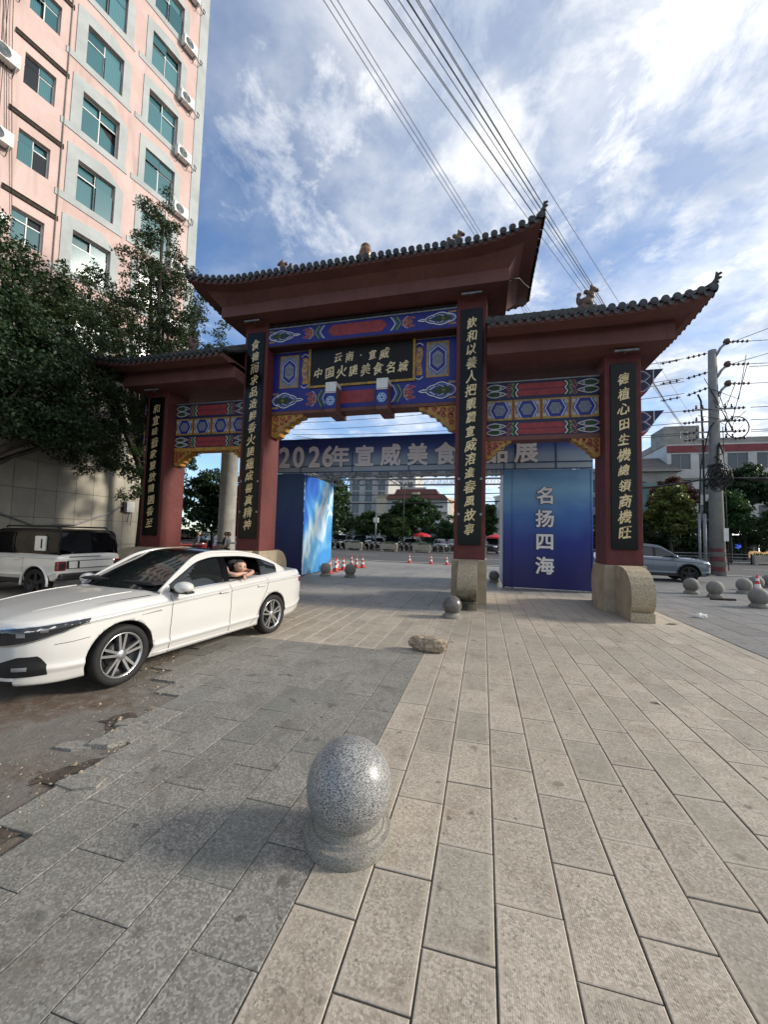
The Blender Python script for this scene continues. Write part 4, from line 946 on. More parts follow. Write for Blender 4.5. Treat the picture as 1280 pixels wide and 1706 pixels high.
for i, (x, y, lb) in enumerate([(-4.63, 25.0, 'traffic cone standing alone at the road edge, leftmost of three in line'), (-3.22, 24.95, 'traffic cone at the road edge, middle of three in line'), (-2.21, 24.75, 'traffic cone at the road edge nearest the gate pillar, last of three'),
        (-6.55, 16.15, 'traffic cone nearest the wave banner, front one of the cluster'), (-7.0, 18.2, 'traffic cone half hidden behind the wave banner edge in the cluster'), (-6.62, 17.05, 'traffic cone second from front in the cluster behind the ball bollards'), (-6.6, 18.0, 'traffic cone in the middle of the cluster behind the bollards'), (-7.05, 20.5, 'traffic cone at the back left of the cluster'), (-6.46, 19.6, 'traffic cone at the back middle of the cluster'), (-6.2, 19.85, 'traffic cone at the right end of the cluster')]):
    cone_thing(x, y, lb, .86 if i < 3 else .92)
cone_thing(9.62, 17.1, 'traffic cone with one white band between ball bollards at the right edge', 1.0)

# litter
bmx = bmesh.new(); bmesh.ops.create_icosphere(bmx, subdivisions=3, radius=1)
for v in bmx.verts: v.co = Vector((v.co.x*.13, v.co.y*.08, max(0, v.co.z*.06+.035)))*(1+.5*mn.noise(v.co*4))
tag(MB().bm(bmx).build('plastic_bag', 'plastic_white', None, (4.92, 10.75, 0)), 'crumpled white plastic bag on the grey paving right of the gate', 'litter')
lf = MB().add([(0, 0, .004), (.12, .05, .02), (.30, .03, .012), (.14, -.05, .006)], [(0, 1, 2, 3)]).build('fallen_leaf', 'leaf_yellow', None, (3.75, 9.6, 0), (0, 0, .2)); tag(lf, 'yellow-green fallen leaf beside the right gate plinth', 'leaf')
lf = MB().add([(0, 0, .004), (.05, .02, .02), (.11, .01, .008), (.05, -.03, .006)], [(0, 1, 2, 3)]).build('paper_scrap', 'plastic_white', None, (1.86, 4.86, .002), (0, 0, 2.2)); tag(lf, 'tiny white paper scrap on the beige paving in the sun', 'litter')
pb = MB().bbox(-.35, .35, -.05, .05, 0, .06, .01).build('timber_offcut', 'bark', None, (7.2, 14.4, 0), (0, 0, .15)); tag(pb, 'dark timber offcut lying between the ball bollards on the right', 'timber')

# ------------------------------------------------------------------ utility pole and cables
UP = empty('utility_pole', (12.5, 25.4, 0), 0, 'tall grey concrete utility pole with crossarms and red painted bands', 'utility pole')
def upp(mb, nm, mat): return mb.build(nm, mat, UP)
upp(MB().tube([(0, 0, -.05), (0, 0, 6.5), (0, 0, 12.7)], [.38, .275, .195], 20), 'shaft', 'pole_concrete')
for z0, z1 in ((.25, .5), (.8, 1.05), (1.3, 1.5)): upp(MB().lathe([(.386-z0*.0155, z0), (.386-z1*.0155, z1)], n=20), 'painted_band', 'red_stripe')
upp(MB().lathe([(.36, 6.0), (.38, 6.02), (.38, 6.12), (.36, 6.14)], n=18), 'clamp_band', 'cable')
for dx, r in ((-.60, .085), (-.86, .06)): upp(MB().tube([(dx, -.1, 0), (dx, -.1, 3.4)], r, 10), 'conduit', 'galv')
upp(MB().tube([(-.60, -.1, 3.4), (-.58, -.05, 5), (-.55, 0, 7.5), (-.6, 0, 9.8), (-.75, 0, 10.2)], .05, 8), 'riser_cable', 'cable'); upp(MB().tube([(-.86, -.1, 3.4), (-.72, -.05, 6), (-.3, -.15, 8.2), (-.1, -.25, 8.5)], .035, 6), 'riser_cable', 'cable')
upp(MB().tube([(.36, -.3, .3), (.30, -.32, 4), (.26, -.3, 8.2)], .022, 6), 'riser_cable', 'cable')
rr = random.Random(3)
def insul(p0, p1, n=3):
    a, b = Vector(p0), Vector(p1); mb = MB().tube([a, b], .025, 6)
    for k in range(n): c = a+(b-a)*((k+.5)/n); d_ = (b-a).normalized(); mb.tube([c-d_*.02, c+d_*.02], .085, 8)
    return upp(mb, 'insulator', 'ceramic')
for i, z in enumerate((13.05, 11.75, 10.65)):
    upp(MB().tube([(.05, -.1, z-.85), (.35, -.12, z-.3), (.62, -.1, z-.02)], .07, 8), 'arm', 'galv'); upp(MB().lathe([(0, -.2), (.16, -.1), (.19, 0), (.16, .1), (0, .2)], (.66, -.1, z+.05), 12, axis='x'), 'insulator_head', 'ceramic')
    insul((.85, -.1, z+.02), (1.75, -.06, z+.0), 4); insul((-.25, 0, z-.5+.2*i), (-1.3, -.02, z-.7+.1*i), 4)
    insul((-1.6, 0, z-.75+.1*i), (-2.6, 0, z-.92+.1*i), 3)
for z in (9.3, 8.6, 8.0, 7.6):
    upp(MB().box(-.9, .9, -.06, .02, z-.04, z+.04), 'crossarm', 'galv')
    for x in (-.85, -.55, .55, .85): upp(MB().lathe([(0, 0), (.05, .02), (.07, .08), (.03, .14), (.06, .2), (0, .24)], (x, -.02, z+.04), 8), 'pin_insulator', 'ceramic')
    insul((.9, 0, z), (1.5, 0, z+.02), 3); insul((-.9, 0, z), (-1.5, 0, z-.05), 3)
for k in range(9):
    a, b = rr.uniform(-.9, .3), rr.uniform(.2, 1.6); z0, z1 = rr.uniform(8, 11.5), rr.uniform(8, 12.5)
    upp(MB().tube([(a, -.25, z0), ((a+b)/2+rr.uniform(-.4, .5), -.35, min(z0, z1)-rr.uniform(.2, .7)), (b, -.25, z1)], .018, 5), 'jumper_wire', 'cable')
def loop_pts(c, r, n=18, t0=0): return [(c[0]+r*math.cos(t0+i*2*math.pi/n), c[1], c[2]+r*1.1*math.sin(t0+i*2*math.pi/n)) for i in range(n+1)]
upp(MB().tube(loop_pts((.95, -.25, 8.15), .55), .03, 6), 'cable_loop', 'cable'); upp(MB().tube([(0, -.35, 7.2), (-.1, -.36, 5.6), (.12, -.4, 6.3), (-.2, -.38, 6.5), (.2, -.4, 6.7), (.0, -.42, 7.3)], .05, 6), 'cable_loop', 'cable')
cb = MB()
for k in range(22): cb.tube(loop_pts((rr.uniform(-.25, .25), -.32+rr.uniform(-.1, .1), 5.35+rr.uniform(-.3, .35)), rr.uniform(.25, .5), 12, rr.random()*6), .022, 5, cap=False)
upp(cb, 'cable_bundle', 'cable')
upp(MB().lathe([(0, -.12), (.3, -.08), (.42, .0), (.3, .08), (0, .12)], (1.9, -.35, 5.25), 14), 'cable_closure', 'cable')
upp(MB().box(.10, .32, -.46, -.40, 1.9, 2.6), 'notice_plate', 'plastic_white')
def cable(pts_, r, label, group, mat='cable', sag=0, name='overhead_cable'):
    a, b = Vector(pts_[0]), Vector(pts_[1]); n = 20; P_ = [a+(b-a)*(i/n)-Vector((0, 0, 4*sag*(i/n)*(1-i/n))) for i in range(n+1)]
    o = MB().tube(P_, r, 5).build(name, mat); tag(o, label, 'cable', group); return o
g = 'power lines crossing the sky to the right'
for i, (px, oz) in enumerate(((-1.16, 0), (-1.24, .1), (-1.34, .05), (-1.50, .12), (-1.60, 0), (-1.68, .08), (-1.95, .15), (-1.05, .1))):
    a = Vector((px, 5.8, 10.7+oz)); d_ = Vector((24.6+i*.22, 44, 0)); p0 = a-d_*.35; p1 = a+d_*1.15
    cable((p0+Vector((0, 0, .25)), p1+Vector((0, 0, .2))), .0075 if i != 2 else .013, 'thin cable, %s in the right-hand bundle across the sky' % ('third from right', 'fourth from right', 'thickest one, fourth from left', 'third from left', 'second from left', 'leftmost', 'stray one at the far left', 'rightmost')[i] if i < 8 else '', g, 'cable', .45)
for i in range(3):
    a = Vector((-2.95+i*.09, 6.45, 12.0+i*.05)); d_ = Vector((2.9, 7.0, 0))
    cable((a-d_*1.6, a+d_*7.5), .0075, 'thin dark cable, %s of three slanting towards the middle roof' % ('left', 'middle', 'right')[i], 'power lines above the central roof', 'cable', .3)
# lines seen under the central beam and through the opening
cable(((-24, 46, 14.5), (8, 46, 9.0)), .03, 'thin wire crossing the others at a slant below the central beam', 'wires beyond the gate', 'cable_far', .1)
for i, (z0, z1, r) in enumerate(((6.6, 7.0, .05), (5.5, 6.2, .07))):
    cable(((-26, 43.5, z0), (12, 43.5, z1)), r, ('thinner', 'thicker')[i]+' black cable strung across the street beyond the event arch', 'wires beyond the gate', 'cable', .35)
for i, (z0, z1) in enumerate(((13.05, 13.3), (11.75, 11.9), (11.6, 11.6), (10.65, 10.75), (9.3, 9.7), (8.6, 8.8), (8.05, 8.2), (7.95, 8.05))):
    cable(((14.2, 25.35, z0), (34, 28, z1+1.2)), .018, '%s thin wire running right from the concrete utility pole' % ('topmost', 'second from top', 'third from top', 'fourth from top', 'fifth from top', 'sixth from top', 'second lowest', 'lowest')[i], 'wires right of the pole', 'cable', .2)
for i, (z0, z1) in enumerate(((12.35, 12.6), (11.2, 11.6), (11.0, 11.2), (10.3, 10.6), (9.3, 10.2), (8.6, 9.9), (8.0, 9.5), (7.9, 9.3))):
    cable(((11.1 if i < 4 else 11.2, 25.4, z0), (-16, 30, z1)), .018, '%s thin wire running left from the concrete utility pole' % ('topmost', 'second from top', 'third from top', 'fourth from top', 'fifth from top', 'sixth from top', 'second lowest', 'lowest')[i], 'wires left of the pole', 'cable', .4)
cable(((12.4, 25.0, 5.4), (.9, 26, 5.0)), .05, 'thick black cable bundle running left from the utility pole', 'wires left of the pole', 'cable', .5); cable(((12.5, 25.0, 5.35), (36, 28, 6.3)), .05, 'thick black cable bundle running right from the utility pole', 'wires right of the pole', 'cable', .3)
for z0, x1, z1, uu in ((12.9, 30, 19.5, 'upper'), (11.7, 31, 17, 'lower')): cable(((13.0, 25.3, z0), (x1, 27, z1)), .016, uu+' of two wires climbing steeply right of the utility pole', 'wires right of the pole')
# ------------------------------------------------------------------ cars
SEDAN = dict(
    w=([-2.36, -2.32, -2.2, -1.9, -1.3, 0, 1.25, 1.65, 1.9, 2.05, 2.15, 2.20], [.60, .70, .80, .865, .89, .895, .89, .86, .80, .72, .60, .46]),
    zb=([-2.36, -2.2, -1.9, -1, 1, 1.8, 2.05, 2.20], [.40, .27, .21, .185, .175, .18, .20, .22]),
    sh=([-2.36, -1.9, -1.3, 0, 1.3, 1.8, 2.20], [.90, .925, .915, .86, .80, .765, .725]),
    tp=([-2.36, -2.15, -1.7, -1.2, 0, .75, 1.3, 1.75, 2.0, 2.12, 2.20], [.96, 1.03, 1.03, 1.0, .95, .925, .905, .855, .82, .795, .755]),
    zc=([-2.36, -2.15, -1.7, -1.2, 0, .8, 1.3, 1.75, 2.0, 2.12, 2.20], [.98, 1.06, 1.06, 1.04, 1.0, .985, .96, .91, .87, .83, .785]),
    ax=1.30, wr=.325, ar=.365, x0=-2.36, x1=2.20,
    # cabin: base/top x of windscreen and rear screen, roof heights
    ws=(.98, .78, .10, .00), rs=(-1.98, -1.72, -1.08, -1.02), roof=([-1.75, -1.4, -1.05, -.6, -.2, .1, .45, .8], [1.08, 1.265, 1.385, 1.44, 1.447, 1.40, 1.215, .99]), re=.575, be=.775, drop=.045)
SUV = dict(
    w=([-2.25, -2.2, -2.05, -1.8, -1.3, 0, 1.3, 1.7, 1.95, 2.1, 2.18, 2.22], [.66, .78, .86, .895, .92, .92, .92, .90, .86, .79, .68, .5]),
    zb=([-2.25, -2.1, -1.8, -1, 1, 1.8, 2.1, 2.22], [.42, .32, .26, .24, .24, .26, .3, .34]),
    sh=([-2.25, -1.3, 0, 1.3, 1.8, 2.22], [1.02, 1.04, .99, .94, .90, .82]),
    tp=([-2.25, -1.7, -1.2, 0, .9, 1.3, 1.8, 2.05, 2.15, 2.22], [1.14, 1.14, 1.12, 1.08, 1.06, 1.04, .99, .94, .89, .84]),
    zc=([-2.25, -1.7, -1.2, 0, .9, 1.3, 1.8, 2.05, 2.15, 2.22], [1.17, 1.17, 1.15, 1.12, 1.11, 1.10, 1.05, .99, .93, .86]),
    ax=1.32, wr=.36, ar=.42, x0=-2.25, x1=2.22,
    ws=(1.12, .95, .22, .12), rs=(-2.2, -2.12, -1.86, -1.8), roof=([-2.14, -2.0, -1.85, -1.2, -.4, .2, .55, .97], [1.17, 1.42, 1.58, 1.66, 1.68, 1.63, 1.44, 1.11]), re=.64, be=.80, drop=.05)
BOXY = dict(
    w=([-1.72, -1.70, -1.62, -1.4, -1.0, 0, 1.0, 1.4, 1.62, 1.72, 1.75], [.80, .835, .85, .85, .85, .85, .85, .845, .81, .74, .62]),
    zb=([-1.72, -1.5, 1.5, 1.75], [.48, .40, .36, .42]),
    sh=([-1.72, 0, 1.3, 1.75], [.99, .99, .98, .95]),
    tp=([-1.72, 0, .75, 1.4, 1.65, 1.75], [1.045, 1.045, 1.04, 1.03, 1.0, .96]),
    zc=([-1.72, 0, .75, 1.4, 1.65, 1.75], [1.07, 1.07, 1.07, 1.07, 1.04, .98]),
    ax=1.06, wr=.345, ar=.41, x0=-1.72, x1=1.75,
    ws=(.82, .74, .48, .42), rs=(-1.71, -1.69, -1.66, -1.62), roof=([-1.70, -1.66, -1.5, -.5, .3, .5, .78], [1.07, 1.60, 1.665, 1.69, 1.675, 1.63, 1.08]), re=.70, be=.815, drop=.035)
def sec(D, x):
    g = lambda k: cr(*D[k], x); w, zb, sh, tp, zc_ = g('w'), g('zb'), g('sh'), g('tp'), g('zc')
    return [(0, zb), (w*.80, zb), (w*.925, zb+.02), (w*.955, zb+.09), (w*.965, zb+.12), (w*.992, zb+.165), (w*.980, zb+.215), (w*.996, (zb+sh)*.56), (w*.990, sh-.085), (w*.988, sh-.045), (w*1.003, sh-.012), (w*.958, sh+.012), (w*.945, sh+(tp-sh)*.4), (w*.90, tp-.012), (w*.84, tp+.002), (w*.6, tp+(zc_-tp)*.75), (w*.3, zc_-.004), (0, zc_)]
def curve_pts(pts, sub):
    out = []; n = len(pts)
    for i in range(n-1):
        p0, p1, p2, p3 = pts[max(i-1, 0)], pts[i], pts[i+1], pts[min(i+2, n-1)]
        for k in range(sub):
            t = k/sub; f = lambda a, b, c, d: .5*(2*b+(c-a)*t+(2*a-5*b+4*c-d)*t*t+(3*b-a-3*c+d)*t**3)
            tt = .55; lin = lambda b, c: b+(c-b)*t
            out.append(tuple(tt*f(p0[j], p1[j], p2[j], p3[j])+(1-tt)*lin(p1[j], p2[j]) for j in range(2)))
    out.append(pts[-1]); return out
def side_y(D, x, z):
    c = curve_pts(sec(D, x), 4); best = 0
    for (a, b), (c2, d2) in zip(c, c[1:]):
        if (b-z)*(d2-z) <= 0 and abs(d2-b) > 1e-6: best = max(best, a+(c2-a)*(z-b)/(d2-b))
    return best
def plan(D, z, xs, n=40):
    """front outline at height z from the centre of the nose back along the left side: list of (s, x, y)"""
    out = []; X = list(D['x1']-(D['x1']-xs)*(np.linspace(0, 1, n)**2)); y1 = side_y(D, D['x1'], z); s = 0
    for y in np.linspace(0, y1, 8)[:-1]: out.append((y, D['x1'], y))
    s = y1; px, py = D['x1'], y1
    for x in X:
        y = side_y(D, x, z); s += math.hypot(x-px, y-py); px, py = x, y; out.append((s, x, y))
    return out
def front_patch(D, s0, s1, zlo, zhi, off, mb, side=1, ns=24, nz=5, mi=0):
    """patch on the nose between arc lengths s0..s1 and heights zlo(s)..zhi(s)"""
    grid = []; cache = {}
    for i in range(ns+1):
        s = s0+(s1-s0)*i/ns; col = []
        for j in range(nz+1):
            z = zlo(s)+(zhi(s)-zlo(s))*j/nz; kz = round(z, 2)
            if kz not in cache: cache[kz] = plan(D, kz, .9)
            pl_ = cache[kz]; S = [q[0] for q in pl_]; x, y = np.interp(s, S, [q[1] for q in pl_]), np.interp(s, S, [q[2] for q in pl_])
            x2, y2 = np.interp(s+.02, S, [q[1] for q in pl_]), np.interp(s+.02, S, [q[2] for q in pl_]); tx, ty = x2-x, y2-y; q = math.hypot(tx, ty) or 1
            nx, ny = ty/q, -tx/q
            if nx < 0 and ny < 0: nx, ny = -nx, -ny
            col.append((x+nx*off, side*(y+ny*off), z))
        grid.append(col)
    mb.grid(grid, mi, True, flip=(side < 0)); return mb
WHEELS = {}
def wheel_meshes(r, w=.215, style=0, mats=('rubber', 'alloy', 'dark_alloy')):
    k = (r, style, mats)
    if k in WHEELS: return WHEELS[k]
    rim = r*.755; t = MB().lathe([(rim*.98, -w*.38), (rim*1.06, -w*.46), (r*.95, -w*.5), (r, -w*.36), (r, w*.36), (r*.95, w*.5), (rim*1.06, w*.47), (rim*.985, w*.40)], n=44, axis='y')
    for q in (-.22, -.07, .08, .23): t.lathe([(r*1.0005, w*q), (r*1.004, w*(q+.05)), (r*1.0005, w*(q+.1))], n=44, axis='y')
    d = MB().lathe([(0, w*.02), (rim*.5, w*.0), (rim*.93, w*.06), (rim*.97, w*.36)], n=40, axis='y'); d.lathe([(0, w*.10), (rim*.58, w*.10), (rim*.6, w*.04)], n=30, axis='y')
    m_ = MB().lathe([(rim*.90, w*.30), (rim*.93, w*.40), (rim*.985, w*.43), (rim*1.0, w*.40)], n=44, axis='y')
    for i in range(5):
        a0 = i*2*math.pi/5+math.pi/2
        for s in ((-1, 1) if style == 0 else (0,)):
            def pt(rad_, wd, sg): a = a0+s*(.30 if rad_ < rim*.5 else .17); c, sn = math.cos(a), math.sin(a); return (rad_*c-sg*wd*sn, rad_*sn+sg*wd*c)
            wd0, wd1 = (.015, .0125) if style == 0 else (.05, .04)
            A = [pt(rim*.16, wd0, -1), pt(rim*.93, wd1, -1), pt(rim*.93, wd1, 1), pt(rim*.16, wd0, 1)]
            y0, y1, y2 = w*.14, w*.36, w*.40
            vs = [(A[0][0], y1, A[0][1]), (A[1][0], y2, A[1][1]), (A[2][0], y2, A[2][1]), (A[3][0], y1, A[3][1])]; lo = [(a, y0, c) for a, _, c in vs]
            m_.add(vs+lo, [(3, 2, 1, 0), (0, 1, 5, 4), (2, 3, 7, 6), (1, 2, 6, 5), (3, 0, 4, 7)])
    m_.lathe([(rim*.24, w*.2), (rim*.24, w*.36), (rim*.19, w*.41), (0, w*.415)], n=24, axis='y')
    WHEELS[k] = (t.mesh('tyre', mats[0]), m_.mesh('rim', mats[1]), d.mesh('brake_disc', mats[2])); return WHEELS[k]
def add_wheels(root, D, style=0, steer=0, mats=('rubber', 'alloy', 'dark_alloy'), yw=None):
    me = wheel_meshes(D['wr'], .215, style, mats); yw = yw or cr(*D['w'], 0)-.115
    for x in (D['ax'], -D['ax']):
        for s in (1, -1):
            h = obj('wheel', me[0], root, (x, s*yw, D['wr']), (0, 0, (0 if s > 0 else math.pi)+(steer if x > 0 else 0))); h.name = 'wheel'
            obj('rim', me[1], h); obj('brake_disc', me[2], h)
def cut(o, cutters):
    for c in cutters:
        m_ = o.modifiers.new('b', 'BOOLEAN'); m_.operation = 'DIFFERENCE'; m_.solver = 'EXACT'; m_.object = c; m_.material_mode = 'TRANSFER'
    bpy.context.view_layer.update(); me = bpy.data.meshes.new_from_object(o.evaluated_get(bpy.context.evaluated_depsgraph_get())); o.modifiers.clear(); o.data = me
    for c in cutters: bpy.data.objects.remove(c)
    return o
def car_body(D, root, paint, res=72, sub=4):
    mb = MB(); X = [D['x0']+(D['x1']-D['x0'])*(.5-.5*math.cos(math.pi*i/res))*1.0 for i in range(res+1)]
    X = sorted(set(round(x, 4) for x in X+[D['x0']+(D['x1']-D['x0'])*i/res for i in range(res+1)]))
    rows = []
    for x in X:
        h = curve_pts(sec(D, x), sub); full = h+[(-a, b) for a, b in h[::-1]][1:-1]; rows.append([(x, a, b) for a, b in full])
    n = len(rows[0]); vs = [p_ for r_ in rows for p_ in r_]
    fs = [(i*n+j, i*n+(j+1) % n, (i+1)*n+(j+1) % n, (i+1)*n+j) for i in range(len(rows)-1) for j in range(n)]
    fs += [tuple(range(n))[::-1], tuple(range((len(rows)-1)*n, len(rows)*n))]
    mb.add(vs, fs, 0, True); o = mb.build('body', [paint, 'black_plastic'], root)
    bmx = bmesh.new(); bmx.from_mesh(o.data); bmesh.ops.remove_doubles(bmx, verts=bmx.verts, dist=.0003); bmesh.ops.recalc_face_normals(bmx, faces=bmx.faces); bmx.to_mesh(o.data); bmx.free()
    cs = []
    for x in (D['ax'], -D['ax']):
        for s in (1, -1):
            c = MB().lathe([(0, -.32), (D['ar'], -.32), (D['ar'], .32), (0, .32)], (0, 0, 0), 40, axis='y').build('cutter', 'black_plastic'); c.location = (x, s*.93, D['wr']+.012); c.parent = root
            bmx = bmesh.new(); bmx.from_mesh(c.data); bmesh.ops.remove_doubles(bmx, verts=bmx.verts, dist=.0003); bmesh.ops.recalc_face_normals(bmx, faces=bmx.faces); bmx.to_mesh(c.data); bmx.free(); cs.append(c)
    cut(o, cs)
    me = o.data; ms = [s.name if s else '' for s in me.materials]
    return o
def cabin(D, root, paint, roofmat, cols, open_cols=(), lowres=False, glassmat='tint_glass'):
    """cols: list of (x_front, x_rear, what) across the side glass; what in glass/pillar/open"""
    wb, we, wt, wte = D['ws']; rb, re_, rt_, rte = D['rs']; re0, be, dr = D['re'], D['be'], D['drop']
    zr = lambda x: cr(*D['roof'], x)
    def rail(x):
        """top edge of the side at x"""
        z = zr(x)-dr; k = (zr(x)-cr(*D['tp'], x))/(max(D['roof'][1])-cr(*D['tp'], x)); k = max(0, min(1, k)); return (be*1.03*cr(*D['w'], x)/.89*(1-k)+re0*k, max(z, cr(*D['tp'], x)+.004))
    def belt(x): return (cr(*D['w'], x)*.862, cr(*D['tp'], x)-.002)
    def side(x, t):
        (y0, z0), (y1, z1) = belt(x), rail(x); bul = .035*math.sin(math.pi*t)*min(1, (z1-z0)/.3); return (y0+(y1-y0)*t+bul, z0+(z1-z0)*t)
    xs0, xs1 = we+.02, re_-.02
    T = (0, .03, .86, 1) if D is not BOXY else (0, .02, .90, 1)
    glasses = {}
    allx = sorted(set([xs0, xs1]+[c for q in cols for c in q[:2]]+list(np.linspace(xs0, xs1, 50))), reverse=True)
    for s in (1, -1):
        fr = MB(); chrome = MB(); black = MB()
        for xa_, xb_ in zip(allx, allx[1:]):
            xm = (xa_+xb_)/2; w_ = next((c for c in cols if c[1] <= xm <= c[0]), None)
            def strip(mb, t0, t1, n, off=0):
                g_ = [[(x, s*(side(x, t0+(t1-t0)*j/n)[0]+off), side(x, t0+(t1-t0)*j/n)[1]) for j in range(n+1)] for x in (xa_, xb_)]
                mb.grid(g_, 0, True, flip=(s < 0))
            strip(fr, T[2], T[3], 2)
            if w_ is None: strip(fr, T[0], T[2], 5)
            else:
                strip(chrome, T[0], T[1], 1, .006); strip(black, T[2]-.05, T[2], 1, .003)
                if w_[2] == 'glass': strip(glasses.setdefault((s, cols.index(w_)), MB()), T[1], T[2]-.05, 5, -.006)
                elif w_[2] == 'pillar': strip(black, T[1], T[2]-.05, 5, .004)
                elif w_[2] == 'paint': strip(fr, T[1], T[2]-.05, 5)
                elif w_[2] == 'open' and s < 0: strip(glasses.setdefault((s, cols.index(w_)), MB()), T[1], T[2]-.05, 5, -.006)
        fr.build('side_frame', paint, root); chrome.build('window_trim', 'chrome', root); black.build('window_seal', 'gloss_black', root)
    for g_ in glasses.values(): g_.build('side_window', glassmat, root)
    # screens and roof
    def screen(b0, b1, t0, t1, n=12, mz=8, inset=.985):
        pts = []
        for i in range(n+1):
            u = -1+2*i/n; yb, zb_ = rail(b1)[0]*inset, None; row_ = []
            for j in range(mz+1):
                t = j/mz; xb_, xt_ = b0+(b1-b0)*abs(u)**2, t0+(t1-t0)*abs(u)**2; x = xb_+(xt_-xb_)*t
                k = min(max(x, min(b1, t1)), max(b1, t1)); ry, rz_ = rail(k); yy = (rail(b1)[0]*(1-t)+rail(t1)[0]*t)*u*inset
                zc0 = cr(*D['zc'], b0)+.004; z_c = zc0+(zr(t0)-zc0)*t+.03*math.sin(math.pi*t); z_s = rail(b1)[1]+(rail(t1)[1]-rail(b1)[1])*t+.01*math.sin(math.pi*t)
                row_.append((x, yy, z_c+(z_s-z_c)*abs(u)**2.2))
            pts.append(row_)
        return pts
    MB().grid(screen(wb, we, wt, wte), 0, True).build('windscreen', glassmat, root)
    MB().grid(screen(rb, re_, rt_, rte), 0, True, flip=True).build('rear_screen', glassmat, root)
    pts = []
    for i in range(17):
        row_ = []
        for j in range(15):
            u = -1+2*j/14; xf, xr_ = wt+(wte-wt)*abs(u)**2, rt_+(rte-rt_)*abs(u)**2; x = xf+(xr_-xf)*i/16; ry, rz_ = rail(x); zc_ = zr(x) if i not in (0, 16) else zr(xf if i == 0 else xr_)
            row_.append((x, ry*u*.99, rz_+(zr(x)-rz_)*(1-abs(u)**2.2)))
        pts.append(row_)
    MB().grid(pts, 0, True, flip=True).build('roof_panel', roofmat, root)
    # roof rails in body colour covering the seam between roof and side
    for s in (1, -1):
        path = [(x, s*(rail(x)[0]-.012), rail(x)[1]+.002) for x in np.linspace(we+.02, re_+.0, 30)]
        MB().tube(path, .026, 8).build('roof_rail', paint, root)
    return side, belt, rail
def seam(root, D, pts_, s=1, r=.0035, name='panel_seam', mat='interior', off=.0008):
    n_ = 6; pts_ = [(a[0]+(b[0]-a[0])*k/n_, a[1]+(b[1]-a[1])*k/n_) for a, b in zip(pts_, pts_[1:]) for k in range(n_)]+[pts_[-1]]
    MB().tube([(x, s*(side_y(D, x, z)+off), z) for x, z in pts_], r, 4).build(name, mat, root)

